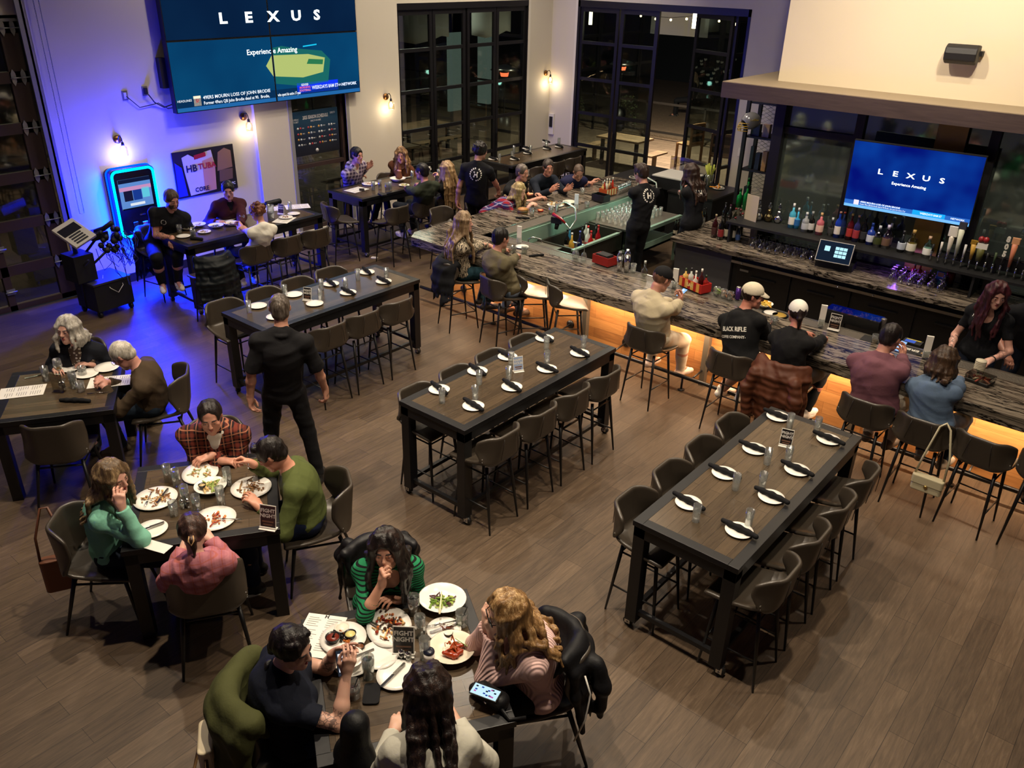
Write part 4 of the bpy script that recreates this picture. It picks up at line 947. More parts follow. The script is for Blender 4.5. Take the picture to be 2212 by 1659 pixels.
# ---------------------------------------------------------------- equipment cart by the garage door
def cart():
 o = thing('equipment_cart', 'black wheeled equipment cart with a control panel and tangled cables by the garage door', 'cart', (-12.15, 5.05, 0), .1)
 bx('crate', M_BLACK, -.3, .22, -.22, .36, .1, .5, parent=o); bx('crate_lid', mat('lid_grey', '2c2c34', .5), -.31, .23, -.23, .37, .5, .53, parent=o)
 for x in (-.25, .17):
  for y in (-.18, .32):
   c = MB(); c.tube([(x, y-.02, .045), (x, y+.02, .045)], .045, 12); c.box(x-.02, x+.02, y-.03, y+.03, .07, .11); c.obj('caster', M_BLKM, o)
 m = MB(); m.tube([(-.1, -.2, .1), (-.1, -.2, 1.15)], .035, 8); m.tube([(-.1, -.2, .8), (.0, .25, 1.25)], .02, 8); m.tube([(-.25, -.25, .55), (.2, -.2, .9)], .02, 6); m.tube([(-.1, -.2, .6), (.25, .1, 1.0)], .02, 6); m.obj('mast', M_BLKM, o)
 bx('motor_housing', M_BLACK, -.25, .08, -.35, -.05, .55, .95, parent=o)
 p = MB(); p.box(-.22, .22, -.16, .2, -.02, .02); po = p.obj('control_panel', mat('panel_white', 'b8b4ac', .4), o); po.location = (-.02, -.22, 1.25); po.rotation_euler = (math.radians(18), math.radians(28), math.radians(15))
 bx('panel_display', mat('panel_black', '101014', .3), -.15, .0, -.14, .16, .02, .025, parent=po)
 for i in range(4): bx('panel_key', M_BLACK, .02+i*.045, .045+i*.045, -.1, .1, .02, .028, parent=po)
 c = MB(); c.tube([(.0, .1, 1.22), (.15, .15, 1.28), (.3, .2, 1.38)], .035, 8); c.box(-.12, .12, -.02, .22, 1.12, 1.22); c.obj('handle', M_BLACK, o)
 r = random.Random(4); m = MB()
 for i in range(26):
  x, y, z = r.uniform(-.05, .3), r.uniform(.05, .4), r.uniform(.9, 1.25); d = r.uniform(.15, .5)
  m.tube([(x, y, z), (x+r.uniform(-.1, .1), y+.06, z-d*.6), (x+r.uniform(-.12, .15), y+.12, z-d), (x+r.uniform(-.1, .1), y+.2, z-d*.7), (x, y+.16, z-.05)], .005, 5)
 m.obj('cable_bundle', M_BLACK, o)
 m = MB()
 for i in range(22): m.sphere((r.uniform(-.05, .25), r.uniform(.05, .4), r.uniform(.95, 1.28)), r.uniform(.03, .06), 8)
 m.obj('cable_coils', M_BLACK, o)
 m = MB(); m.tube([(-.05, .1, .54), (.1, .0, .52), (.24, .02, .42), (.25, .12, .33), (.24, .22, .42), (.1, .26, .54)], .006, 6); m.obj('white_cable', mat('cable_white', 'c0bcb4'), o)
cart()
# ---------------------------------------------------------------- outdoors
pv = NT('patio_pavers'); co = pv.co((1, 1, 1)); br = pv.N('ShaderNodeTexBrick'); br.inputs['Scale'].default_value = 1; br.inputs['Brick Width'].default_value = .6; br.inputs['Row Height'].default_value = .3; br.inputs['Mortar Size'].default_value = .006
br.inputs['Color1'].default_value = srgb('6b5a4a'); br.inputs['Color2'].default_value = srgb('7d6a58'); br.inputs['Mortar'].default_value = srgb('2a221c'); pv.L(co, 0, br, 'Vector'); n = pv.noise(co, 3, 4); pv.L(br, 0, pv.b, 'Base Color'); pv.b.inputs['Roughness'].default_value = .8
b = MB(); b.box(-45, -13.3, -25, 45, -.06, -.01); b.box(-13.3, 15, 17.3, 45, -.06, -.01); S(b, 'ground', pv.m)
b = MB(); b.box(-38, -37.8, -25, 45, 0, 6); S(b, 'wall_far', mat('far_building', '232a30', .9)); st('wall_far', mat('far_building', '232a30', .9), -37.7, 15, 36.1, 36.3, 0, 7)
# ---------------------------------------------------------------- outdoors props
def heater(p, lab, lit):
 o = thing('patio_heater', lab, 'patio heater', p); m = MB(); m.lathe([(.22, 0), (.22, .7), (.05, .75), (.03, .8), (.03, 1.75), (.1, 1.8), (.12, 1.95), (.1, 2.0)], 16); m.obj('post', M_BLKM, o)
 m = MB(); m.lathe([(.42, 2.02), (.3, 2.1), (.06, 2.17), (.0, 2.18)], 24); m.obj('hood', M_SS, o)
 if lit: m = MB(); m.lathe([(.1, 1.82), (.13, 1.95), (.0, 1.98)], 16); m.obj('burner', emis('burner', 'ff6a40', 5.), o)
p = at(960, 97, 2.1); heater((p.x, p.y, 0), 'patio heater with steel hood outside the left folding doors', False)
p = at(1345, 133, 2.1); heater((p.x, p.y, 0), 'lit patio heater outside the left pane of the far doors', True)
p = at(1090, 145, 2.1); heater((p.x, p.y, 0), 'lit patio heater outside, seen through the last pane of the left doors', True)
wd = wood_mat('patio_wood', ('4a3a2a', '7a6248', '9a7c5c'), 'X', 1, .6)
def ptable(p, w, l, lab, rz=0, h=.75):
 o = thing('patio_table', lab, 'table', (p[0], p[1], 0), rz); m = MB(); m.box(-w/2, w/2, -l/2, l/2, h-.05, h); m.obj('table_top', wd, o)
 for sx in (-1, 1):
  for sy in (-1, 1): b = MB(); b.box(sx*(w/2-.12)-.04, sx*(w/2-.12)+.04, sy*(l/2-.15)-.04, sy*(l/2-.15)+.04, 0, h-.05); b.obj('leg', M_BLACK, o)
 for sx in (-1, 1): b = MB(); b.box(sx*(w/2+.3)-.15, sx*(w/2+.3)+.15, -l/2, l/2, .42, .46); b.box(sx*(w/2+.3)-.04, sx*(w/2+.3)+.04, -.05, .05, 0, .42); b.obj('bench', wd, o)
ptable((-15.6, 13.7), .9, 1.8, 'wooden picnic table outside the first pane of the left doors'); ptable((-17.2, 16.6), .9, 1.8, 'wooden picnic table further out behind the left folding doors')
ptable((-12.2, 19.3), 1.3, .8, 'wooden patio table outside the left pane of the far doors'); ptable((-16.2, 10.0), .9, 2.0, 'wooden picnic table outside the poster window'); ptable((-14.8, 3.6), .9, 1.9, 'wooden picnic table outside the garage door'); ptable((-15.6, 1.2), .9, 1.9, 'second wooden picnic table outside the garage door, nearer the left edge')
b = MB(); fy = 23.2
for z in (.2, 1.05): b.box(-26, -6, fy, fy+.05, z, z+.06)
for x in range(-26, -5, 2): b.box(x, x+.06, fy, fy+.06, 0, 1.1)
fx = -22.5
for z in (.2, 1.05): b.box(fx, fx+.05, 5, fy, z, z+.06)
for y in range(5, 23, 2): b.box(fx, fx+.06, y, y+.06, 0, 1.1)
tag(b.obj('patio_railing', mat('rail_dark', '1a1512', .6)), 'dark metal railing around the patio outside the glass doors', 'railing')
b = MB(); b.box(-26, -4, 23.6, 36, -.02, .05); tag(b.obj('gravel_bed', mat('gravel', '6a5a48', .95, bump=(30, 1., .05), var=.3)), 'brown gravel planting bed behind the patio railing', 'gravel', kind='stuff')
def bush(p, r, lab, fl, c='2c3a24'):
 o = thing('flowering_bush' if fl else 'shrub', lab, 'shrub', p); rr = random.Random(int(p[0]*10)); m = MB()
 for i in range(260):
  a = rr.random()*6.28; u = rr.random(); q = r*(rr.random()**.4); z = .1+u*r*1.5; x, y = math.cos(a)*q*(1-u*.4), math.sin(a)*q*(1-u*.4); s = .06; t1, t2 = rr.random()*6, rr.random()*2-1
  m.add([(x, y, z), (x+s*math.cos(t1), y+s*math.sin(t1), z+s*t2*.5), (x+s*1.6*math.cos(t1+.5), y+s*1.6*math.sin(t1+.5), z+s*t2), (x+s*math.cos(t1+1), y+s*math.sin(t1+1), z+s*.4)], [(0, 1, 2, 3)])
 m.obj('foliage', mat('leaf_'+c, c, .7), o); m = MB(); m.tube([(0, 0, -.02), (0, 0, r)], .02, 6); m.obj('stem', mat('bark', '3a2c20', .9), o)
 if fl:
  for i in range(22):
   a = rr.random()*6.28; q = r*rr.random()**.5; m = MB(); c = (math.cos(a)*q, math.sin(a)*q, r*(.9+.9*rr.random()))
   for k in range(6): m.sphere((c[0]+.035*math.cos(k), c[1]+.035*math.sin(k), c[2]+.02*math.sin(k*2)), .03, 6)
   m.obj('blossom', mat('petal_white', 'e8e6dc', .6), o)
p = at(1545, 160, 1.2); bush((p.x, p.y, 0), .95, 'bush with clusters of white flowers outside the open far doors', True)
for k, (x, y) in enumerate(((-15.5, 24.4), (-17.6, 24.2), (-19.5, 25))): bush((x, y, .05), .55, ('low green shrub behind the railing, right one', 'low green shrub behind the railing, middle one', 'low green shrub behind the railing, left one')[k], False, '4a5234')
def pchair(p, rz, lab):
 o = thing('patio_chair', lab, 'chair', (p[0], p[1], 0), rz); wm = mat('teak', '8a6238', .55); dk = M_BLACK
 for sx in (-.24, .24):
  for y, h in ((-.22, 1.25), (.2, .72)): b = MB(); b.box(sx-.025, sx+.025, y-.025, y+.025, 0, h); b.obj('leg', wm, o)
 b = MB()
 for z in (.75, .95, 1.2): b.box(-.24, .24, -.24, -.2, z, z+.06)
 b.obj('backrest', wm, o); b = MB(); b.box(-.25, .25, -.24, .24, .7, .74); b.obj('seat', wm, o)
 b = MB(); b.box(-.22, .22, -.21, -.19, .8, 1.2); b.obj('back_fabric', dk, o)
p = at(1530, 290, 0); pchair((-9.3, 19.2), .2, 'tall teak patio chair seen through the hinged far door leaf'); p = at(1440, 270, 0); pchair((-10.6, 19.9), 1.4, 'tall teak patio chair in the gap of the open far doors')
for k, (x, y, w) in enumerate(((-16.2, 13.4, 1.7), (-16.2, 15.8, 1.7), (-16.4, 18.6, 1.5))):
 b = MB(); vs = []
 for i in range(5):
  for j in range(5): vs.append((x+.3*math.sin(i*.7), y+(i/4-.5)*w, 3.95-(j/4)*.9-.08*math.sin(i*1.5)*(j/4)))
 b.add(vs, [(i*5+j, i*5+j+1, i*5+j+6, i*5+j+5) for i in range(4) for j in range(4)], 0, True); o = b.obj('shade_sail', mat('sail_white', 'c8ccc6', .8)); o.modifiers.new('s', 'SOLIDIFY').thickness = .01
 tag(o, ('white shade cloth hanging outside the first pane of the left doors', 'white shade cloth hanging outside the second pane of the left doors', 'white shade cloth hanging outside the corner')[k], 'shade sail')
b = MB(); b.box(-11.9, -10.3, 19.6, 19.62, 3.3, 3.95); tag(b.obj('shade_sail', mat('sail_white', 'c8ccc6', .8)), 'white screen hanging outside the second pane of the far doors', 'shade sail')
for k, (px_, py_, z) in enumerate(((985, 150, 1.9), (1050, 110, 1.9))):
 p = atx(px_, py_, -21.5); b = MB(); b.box(-21.6, -21.5, p.y-.35, p.y+.35, 0, 2.6); o = tag(b.obj('outside_door', emis('door_glow', 'aebfb0', .38)), ('lit pale green doorway across the patio, left one', 'lit pale green doorway across the patio, right one')[k], 'door')
for k, (px_, py_, yy) in enumerate(((1276, 38, 18.2), (1500, 45, 18.4))):
 p = aty(px_, py_, yy); o = thing('outdoor_lamp', ('tubular lamp glowing outside the first pane of the far doors', 'tubular lamp glowing outside the hinged far door leaf')[k], 'lamp', p); m = MB(); m.tube([(0, 0, -.16), (0, 0, .16)], .045, 10); m.obj('bulb', emis('lamp_out', 'fff0c8', 9.), o); m = MB(); m.lathe([(.06, .16), (.05, .2), (.0, .22)], 10); m.obj('cap', M_BLACK, o)
pts = [Vector((-12.2+i*.42, 18.9, 3.85-.12*math.sin(PI*((i % 5)/5)))) for i in range(11)]
o = thing('string_lights', 'string of small warm bulbs hung over the patio behind the far doors', 'string lights', pts[0]); m = MB(); m.tube([p-pts[0] for p in pts], .006, 5); m.obj('wire', M_BLACK, o)
for p in pts: m = MB(); m.sphere(p-pts[0]-Vector((0, 0, .05)), .028, 8); m.obj('bulb', emis('string_bulb', 'ffdc98', 14.), o)
# ---------------------------------------------------------------- seating
def bake(o):
 dg = bpy.context.evaluated_depsgraph_get(); me = bpy.data.meshes.new_from_object(o.evaluated_get(dg)); o.modifiers.clear(); o.data = me; return o
M_LEA = mat('dark_leather', '3a332b', .36, bump=(120, .15, .001), spec=.55); M_LEGM = mat('stool_leg', '0c0c0e', .45)
def shell(name, sh, bh, par, m, xs=1., ys=1.):
 """wraparound seat shell; sh seat height, bh back top"""
 U_, V_ = 16, 18; vs = []
 for j in range(V_+1):
  v = j/V_
  if v < .42: t = v/.42; y = .25-.43*t; z = sh-.012*math.sin(t*PI)+(.0 if t > .2 else -.02*(1-t/.2)); w = .225+.01*t; bk = 0
  elif v < .58: t = (v-.42)/.16; a = t*math.radians(78); y = -.18-.06*math.sin(a); z = sh+.06*(1-math.cos(a)); w = .235; bk = t*.5
  else: t = (v-.58)/.42; y = -.235-.035*t; z = sh+.05+(bh-sh-.05)*t; w = .235-.012*t; bk = .5+.5*min(1, t*2)
  for i in range(U_+1):
   u = i/U_*2-1; au = abs(u); x = u*w; yy = y; zz = z
   wrap = max(0, au-.45)/.55
   if bk: yy += .16*bk*wrap**1.6; x = math.copysign(abs(x)+.012*bk*wrap, u)
   if v > .58: t = (v-.58)/.42; zz -= (.055*max(0, au-.8)/.2)*t*t
   if v < .5: zz += .11*(wrap**2)*max(0, (v-.12)/.38)**1.2
   if .42 <= v < .75: zz += .05*wrap**2*(1-abs(v-.5)/.25 if v > .5 else 1)
   vs.append((x*xs, yy*ys, zz))
 N = U_+1; b = MB(); b.add(vs, [(j*N+i, (j+1)*N+i, (j+1)*N+i+1, j*N+i+1) for j in range(V_) for i in range(U_)], 0, True)
 o = b.obj(name, m, par); s = o.modifiers.new('s', 'SOLIDIFY'); s.thickness = .035; s.offset = 0; o.modifiers.new('u', 'SUBSURF').render_levels = 1; o.modifiers['u'].levels = 1; return bake(o)
def make_stool():
 t = thing('bar_stool', 'x', 'stool'); shell('seat_shell', .74, 1.06, t, M_LEA, 1.13, 1.04)
 ft = {}
 for sx in (-1, 1):
  for y0, y1, nm in ((.16, .23, 'f'), (-.15, -.235, 'r')):
   a = Vector((sx*.16, y0, .70)); c = Vector((sx*.205, y1, 0)); ft[(sx, nm)] = (a, c)
   m = MB(); m.tube([a, a.lerp(c, .4), c], [.017, .0155, .009], 8); m.obj('leg', M_LEGM, t)
 at_ = lambda k, z: ft[k][1].lerp(ft[k][0], z/.7)
 for z, ks in ((.27, (((-1, 'f'), (1, 'f')), ((-1, 'f'), (-1, 'r')), ((1, 'f'), (1, 'r')))), (.62, (((-1, 'r'), (1, 'r')), ((-1, 'f'), (1, 'f')), ((-1, 'f'), (-1, 'r')), ((1, 'f'), (1, 'r'))))):
  m = MB(); [m.tube([at_(a, z), at_(c, z)], .0085, 6) for a, c in ks]; m.obj('footrest' if z < .5 else 'seat_frame', M_LEGM, t)
 for q in (-1, 1): m = MB(); m.tube([(.12*q, -.288, .82), (.1*q, -.298, .95), (.09*q, -.3, 1.03)], .003, 5); m.obj('seam', mat('seam_dark', '1a1612', .5), t)
 return reg(t)
def make_chair():
 t = thing('dining_chair', 'x', 'chair'); shell('seat_shell', .53, .97, t, M_LEA, 1.16, 1.16); ft = {}
 for sx in (-1, 1):
  for y0, y1, nm in ((.17, .24, 'f'), (-.15, -.27, 'r')):
   a = Vector((sx*.197, y0*1.16, .51)); c = Vector((sx*.26, y1*1.16, 0)); ft[(sx, nm)] = (a, c); m = MB(); m.tube([a, a.lerp(c, .4), c], [.018, .016, .01], 8); m.obj('leg', M_LEGM, t)
 m = MB()
 for a, c in (((-1, 'r'), (1, 'r')), ((-1, 'f'), (1, 'f')), ((-1, 'f'), (-1, 'r')), ((1, 'f'), (1, 'r'))): m.tube([ft[a][1].lerp(ft[a][0], .9), ft[c][1].lerp(ft[c][0], .9)], .01, 6)
 m.obj('seat_frame', M_LEGM, t); return reg(t)
STOOL = make_stool(); CHAIR = make_chair(); _used = set()
def place(proto, x, y, face, label, group=None):
 """face: direction the sitter looks, degrees"""
 rz = math.radians(face-90)
 if proto.name in _used: return dup(proto, (x, y, 0), rz, label, group)
 _used.add(proto.name); proto.location = (x, y, 0); proto.rotation_euler = (0, 0, rz); proto['label'] = label
 if group: proto['group'] = group
 return proto
# ---------------------------------------------------------------- tables
def table(x, y, L, W, H, rz, lab, cat='table', high=True, name=None):
 """long side along local Y"""
 o = thing(name or ('high_table' if high else 'dining_table'), lab, cat, (x, y, 0), rz); fr = .085
 b = MB(); b.box(-W/2+fr, W/2-fr, -L/2+fr, L/2-fr, H-.035, H); b.obj('table_top', M_TOPW, o)
 b = MB(); w, l = W/2, L/2
 b.box(-w, -w+fr, -l, l, H-.045, H+.002); b.box(w-fr, w, -l, l, H-.045, H+.002); b.box(-w+fr, w-fr, -l, -l+fr, H-.045, H+.002); b.box(-w+fr, w-fr, l-fr, l, H-.045, H+.002)
 b.box(-w+.01, -w+.04, -l+.01, l-.01, H-.14, H-.045); b.box(w-.04, w-.01, -l+.01, l-.01, H-.14, H-.045); b.box(-w+.01, w-.01, -l+.01, -l+.04, H-.14, H-.045); b.box(-w+.01, w-.01, l-.04, l-.01, H-.14, H-.045)
 b.obj('steel_frame', M_BLKM, o, bev=.003); lw = .1
 for sx in (-1, 1):
  for sy in (-1, 1):
   cx, cy = sx*(w-lw/2-.01), sy*(l-lw/2-.01); b = MB(); b.box(cx-lw/2, cx+lw/2, cy-lw/2, cy+lw/2, .1 if high else .0, H-.045); b.obj('leg', M_BLKM, o, bev=.003)
   if high:
    c = MB(); c.box(cx-.05, cx+.05, cy-.05, cy+.05, .09, .1); c.tube([(cx+.035*sx, cy-.018, .042), (cx+.035*sx, cy+.018, .042)], .042, 14); c.obj('caster_wheel', mat('caster_rubber', '161616', .5), o)
    c = MB(); c.box(cx+.035*sx-.025, cx+.035*sx+.025, cy-.026, cy-.02, .03, .092); c.box(cx+.035*sx-.025, cx+.035*sx+.025, cy+.02, cy+.026, .03, .092); c.tube([(cx+.035*sx, cy-.03, .042), (cx+.035*sx, cy+.03, .042)], .01, 8); c.obj('caster_fork', M_CHR, o)
 if high:
  b = MB()
  for sx in (-1, 1): b.box(sx*(w-.06)-.02, sx*(w-.06)+.02, -l+.1, l-.1, .16, .2)
  for sy in (-1, 1): b.box(-w+.1, w-.1, sy*(l-.06)-.02, sy*(l-.06)+.02, .16, .2)
  b.obj('bottom_rail', M_BLKM, o)
 return o
TR_ = table(-2.125, 5.84, 2.46, .88, 1.07, 0, 'long high table nearest the bar on the right, set with plates and black napkins')
TM_ = table(-4.865, 5.96, 2.46, .86, 1.07, 0, 'long high table in the middle of the room, set with eight places')
TN_ = table(-8.03, 6.04, 2.42, .88, 1.07, 0, 'long high table beside the walking man in black, partly cleared')
TJ_ = table(-11.42, 7.12, 2.44, .86, 1.07, 0, 'long high table by the jukebox with dirty dishes at one end')
TS_ = table(-11.72, 10.58, 2.35, .95, 1.07, 0, 'high table under the schedule banner where four people eat')
TF_ = table(-11.5, 14.62, 2.65, .86, 1.07, 0, 'high table in the far corner set with black napkins beside the white wall box')
A1 = math.atan2(1.0-.03, .66) - PI/2
T1_ = table(-5.51, 2.76, 1.15, 1.2, .88, math.radians(-34), 'square dining table with four diners sharing big white bowls', high=False)
T2_ = table(-2.945, 2.55, 1.15, 1.2, .88, math.radians(-33), 'square dining table at the bottom crowded with dishes and drinks', high=False)
T0_ = table(-8.24, 2.82, 1.08, 1.14, .88, math.radians(-32), 'square dining table at the left edge of the photo with the elderly couple', high=False)
nth = ('first', 'second', 'third', 'fourth')
for i, y in enumerate((4.88, 5.45, 6.0, 6.56)):
 place(STOOL, -1.67, y, 180, f'{nth[i]} stool from the near end, bar side of the right-hand high table', 'bar stools around the high tables')
 place(STOOL, -2.55, y+.02, 0, f'{nth[i]} stool from the near end, left side of the right-hand high table', 'bar stools around the high tables')
 place(STOOL, -4.41, y+.12, 180, f'{nth[i]} stool from the near end, right side of the middle high table', 'bar stools around the high tables')
 place(STOOL, -5.2, y+.16, 0, f'{nth[i]} stool from the near end, left side of the middle high table', 'bar stools around the high tables')
for i, y in enumerate((4.95, 5.52, 6.04, 6.6)):
 if i: place(STOOL, -7.5, y, 180, f'{nth[i-1]} dark bar stool behind the walking man, near side of his high table', 'bar stools around the high tables')
 place(STOOL, -8.62, y+.1, 0, f'{nth[i]} dark bar stool from the left, far side of the partly cleared high table', 'bar stools around the high tables')
for i, y in enumerate((6.72, 7.27, 7.82)): place(STOOL, -10.68, y, 180, ('dark bar stool under the diner in the white tee', 'middle empty dark bar stool on the near side of the jukebox table', 'right empty dark bar stool on the near side of the jukebox table')[i], 'bar stools around the high tables')
place(STOOL, -10.55, 5.95, 175, 'dark bar stool covered by the quilted coat at the jukebox table', 'bar stools around the high tables')
place(STOOL, -12.1, 6.0, 10, 'bar stool under the bearded man by the jukebox', 'bar stools around the high tables'); place(STOOL, -12.05, 7.2, 0, 'bar stool under the woman in the burgundy jacket', 'bar stools around the high tables')
place(STOOL, -12.05, 8.0, 0, 'empty bar stool with a folded black bag strap by the white pillar', 'bar stools around the high tables')
place(STOOL, -11.45, 9.05, 75, 'empty dark bar stool pulled out at the near end of the banner table', 'bar stools around the high tables')
for i, y in enumerate((9.62, 10.26, 10.9)): place(STOOL, -10.74, y, 180, ('empty dark bar stool on the near side of the banner table', 'bar stool under the man in the dark green sweater', 'bar stool under the blonde woman in black at the banner table')[i], 'bar stools around the high tables')
place(STOOL, -12.45, 10.3, 0, 'bar stool under the man in the plaid hooded shirt', 'bar stools around the high tables'); place(STOOL, -12.3, 11.05, -30, 'bar stool under the woman in the brown top', 'bar stools around the high tables')
for i, y in enumerate((13.9, 14.5, 15.1)): place(STOOL, -11.0, y, 180, ('left dark bar stool on the near side of the far corner table', 'middle dark bar stool on the near side of the far corner table', 'right dark bar stool on the near side of the far corner table')[i], 'bar stools around the high tables')
g = 'bar stools along the bar'
place(STOOL, -7.88, 8.28, 68, 'bar stool with a dark jacket under the woman in the snake print blouse', g); place(STOOL, -6.98, 8.22, 75, 'bar stool under the man in the olive shirt', g)
place(STOOL, -6.74, 8.6, 45, 'left one of two empty bar stools turned sideways by the glowing bar front', g); place(STOOL, -6.14, 8.6, 45, 'right one of two empty bar stools turned sideways by the glowing bar front', g)
place(STOOL, -4.56, 8.16, 88, 'bar stool under the man in the tan shirt and black cap', g); place(STOOL, -3.48, 8.2, 90, 'bar stool under the man in the black lettered hoodie', g); place(STOOL, -2.88, 8.2, 92, 'bar stool draped with the brown puffer coat', g)
place(STOOL, -1.93, 8.12, 88, 'bar stool under the man in the mauve hoodie', g); place(STOOL, -1.37, 8.1, 90, 'bar stool with the cream handbag under the woman in the blue hoodie', g); place(STOOL, -.82, 8.1, 84, 'empty bar stool right of the cream handbag', g); place(STOOL, -.28, 8.15, 92, 'bar stool cut by the right edge of the photo', g)
place(STOOL, -9.75, 10.0, 0, 'empty bar stool at the bar corner beside the snake print blouse', g); place(STOOL, -9.62, 10.75, 0, 'bar stool under the blonde woman in the plaid shirt', g)
for i, y in enumerate((11.6, 12.3, 13.0)): place(STOOL, -9.65, y, 0, ('bar stool under the grey haired man in black at the bar side', 'bar stool under the man in the navy jacket', 'bar stool under the man in the navy and white jacket')[i], g)
g = 'dining chairs'
place(CHAIR, -4.84, 2.33, 148, 'dining chair under the woman in the pink plaid shirt', g)
place(CHAIR, -5.8, 2.0, 45, 'dining chair with the tan handbag under the woman in the mint sweater', g)
place(CHAIR, -4.93, 3.4, 238, 'dining chair under the man in the olive green sweater', g)
place(CHAIR, -6.25, 3.3, 323, 'dining chair under the man in the flannel shirt', g)
place(CHAIR, -7.7, 2.53, 143, 'empty dining chair at the near side of the elderly couple table', g)
place(CHAIR, -7.78, 3.6, 236, 'dining chair under the man in the brown sweater', g)
place(CHAIR, -8.95, 3.32, 322, 'dining chair under the woman with the grey wavy hair', g)
place(CHAIR, -3.74, 3.1, 325, 'dining chair under the woman in the green striped top', g)
place(CHAIR, -3.32, 1.9, 56, 'dining chair with the olive jacket under the woman in the navy tee', g)
place(CHAIR, -2.4, 3.24, 232, 'dining chair with the black and white jacket under the woman in the pink sweater', g)
place(CHAIR, -2.12, 1.98, 145, 'dining chair under the woman in the white denim jacket', g)
# ---------------------------------------------------------------- tableware
M_CER = mat('white_ceramic', 'e4e0d8', .22); M_NAP = clothmat('napkin_black', '0f0f12')
M_TUM = glassmat('tumbler_glass', 'f6faf8', .22, .1, .06); M_WAT = glassmat('water', 'c2ccc8', .3)
def prof_plate(r): return [(0, .004), (r*.6, .004), (r*.7, .006), (r, .018), (r*1.0, .022), (r*.68, .013), (0, .011)][::-1] and [(0.0001, 0), (r*.55, 0), (r*.62, .004), (r, .016), (r*1.005, .019), (r*.66, .01), (.0001, .009)]
def plate_obj(x, y, z, r, lab, group='white plates', sq=1., rz=0., name='plate', mt=None):
 m = MB(); m.lathe(prof_plate(r), 32); o = m.obj(name, mt or M_CER, None, (x, y, z), rz); o.scale = (sq, 1, 1); return tag(o, lab, 'plate', group)
def bowl_obj(x, y, z, r, h, lab, sq=1., rz=0., mt=None):
 m = MB(); m.lathe([(.0001, 0), (r*.45, 0), (r*.8, h*.45), (r, h), (r*1.02, h*1.02), (r*.97, h), (r*.75, h*.5), (r*.4, .012), (.0001, .01)], 32); o = m.obj('bowl', mt or M_CER, None, (x, y, z), rz); o.scale = (sq, 1, 1); return tag(o, lab, 'bowl')
def mk_glass(r, h, liquid=None, lh=.6, rb=None, t=.0022):
 rb = rb or r*.88; m = MB(); m.lathe([(.0001, 0), (rb, 0), (r, h), (r-t, h), (rb-t, .012), (.0001, .01)], 20); return m
def glass(x, y, z, lab, r=.034, h=.15, liquid=None, lh=.6, group='glass tumblers', ice=0, straw=False, name='drinking_glass', rb=None):
 rb = rb or r*.88
 o = mk_glass(r, h, rb=rb).obj(name, M_TUM, None, (x, y, z)); tag(o, lab, 'glass', group)
 if liquid:
  m = MB(); rt = rb+(r-rb)*lh; m.lathe([(.0001, .012), (rb-.003, .012), (rt-.003, h*lh), (.0001, h*lh)], 18)
  m.obj('drink', M_WAT if liquid == 'water' else (glassmat('drink_'+liquid, liquid, .2)), o)
 rr = random.Random(int(x*991+y*77))
 if ice:
  m = MB()
  for i in range(ice): m.cbox((rr.uniform(-.5, .5)*r, rr.uniform(-.5, .5)*r, h*lh-.012+rr.uniform(-.02, .012)), (.02, .022, .018), 0, None, rr.random()*3)
  m.obj('ice_cubes', glassmat('ice', 'e8f0f2', .5, .1), o, bev=.002)
 if straw: m = MB(); m.tube([(-.01, 0, .02), (r*.9, .01, h+.06)], .003, 6); m.obj('straw', M_BLACK, o)
 return o
GL0 = mk_glass(.033, .15).mesh('tumbler'); GL0.materials.append(M_TUM)
NP = Sdf(); NP.chain([(-.14, .004, .016), (-.08, 0, .019), (0, 0, .02), (.07, 0, .02), (.14, -.004, .017)], [.019, .02, .0235, .0205, .021], .02); NP = NP.mesh('napkin', .005, folds(.003, 9, 90)); NP.materials.append(M_NAP)
PL0 = MB(); PL0.lathe(prof_plate(.105), 32); PL0 = PL0.mesh('plate'); PL0.materials.append(M_CER)
def sign(x, y, z, rz, lab, top='FIGHT\nNIGHT', c='16110f', s=1.):
 o = thing('table_sign', lab, 'table sign', (x, y, z), rz, 'table tent signs'); tl = math.radians(-12)
 W = MB(); W.box(-.055*s, .055*s, -.03, .03, 0, .006); W.box(-.055*s, .055*s, -.012, -.006, 0, .02); W.obj('sign_base', mat('acrylic_white', 'd8d4cc', .3), o)
 f = MB(); f.box(-.054*s, .054*s, -.0025, .0025, 0, .155*s); f = f.obj('sign_card', mat('card_edge', 'd5d0c6', .4), o); f.location = (0, 0, .006); f.rotation_euler = (tl, 0, 0)
 q = MB(); q.box(-.049*s, .049*s, -.0035, -.0025, .008, .15*s); q.obj('card_print', mat('card_'+c, c, .35), f); q = MB(); q.box(-.049*s, .049*s, .0025, .0035, .008, .15*s); q.obj('card_print', mat('card_'+c, c, .35), f)
 for sy, ry in ((-.0042, 0), (.0042, PI)):
  tm_ = text(top, .034*s, mat('card_ink', 'c8c4bc', .5), f, (0, sy, .1*s), (PI/2, 0, ry), 'card_lettering', .0003, bold=.0012)
  m = MB(); m.cbox((0, sy, .045*s), (.075*s, .0006, .012)); m.cbox((0, sy, .025*s), (.06*s, .0006, .008)); m.obj('card_stripe', mat('card_brown', '6a4a38', .5), f)
 return o
def setting(x, y, z, ang, lab_t, i, nap=True):
 p = link('plate', PL0, None, None, (x, y, z)); tag(p, f'small white plate {lab_t}', 'plate', 'place setting plates')
 if nap:
  n = link('napkin_roll', NP, None, None, (x, y, z+.017), ang); tag(n, f'black napkin roll {lab_t}', 'napkin', 'rolled black napkins')
def tum(x, y, z, lab): o = link('drinking_glass', GL0, None, None, (x, y, z)); return tag(o, lab, 'glass', 'empty glass tumblers')
zT = 1.072
def P8(x, y): return at(1300+x/3.16, 850+y/3.16, zT)
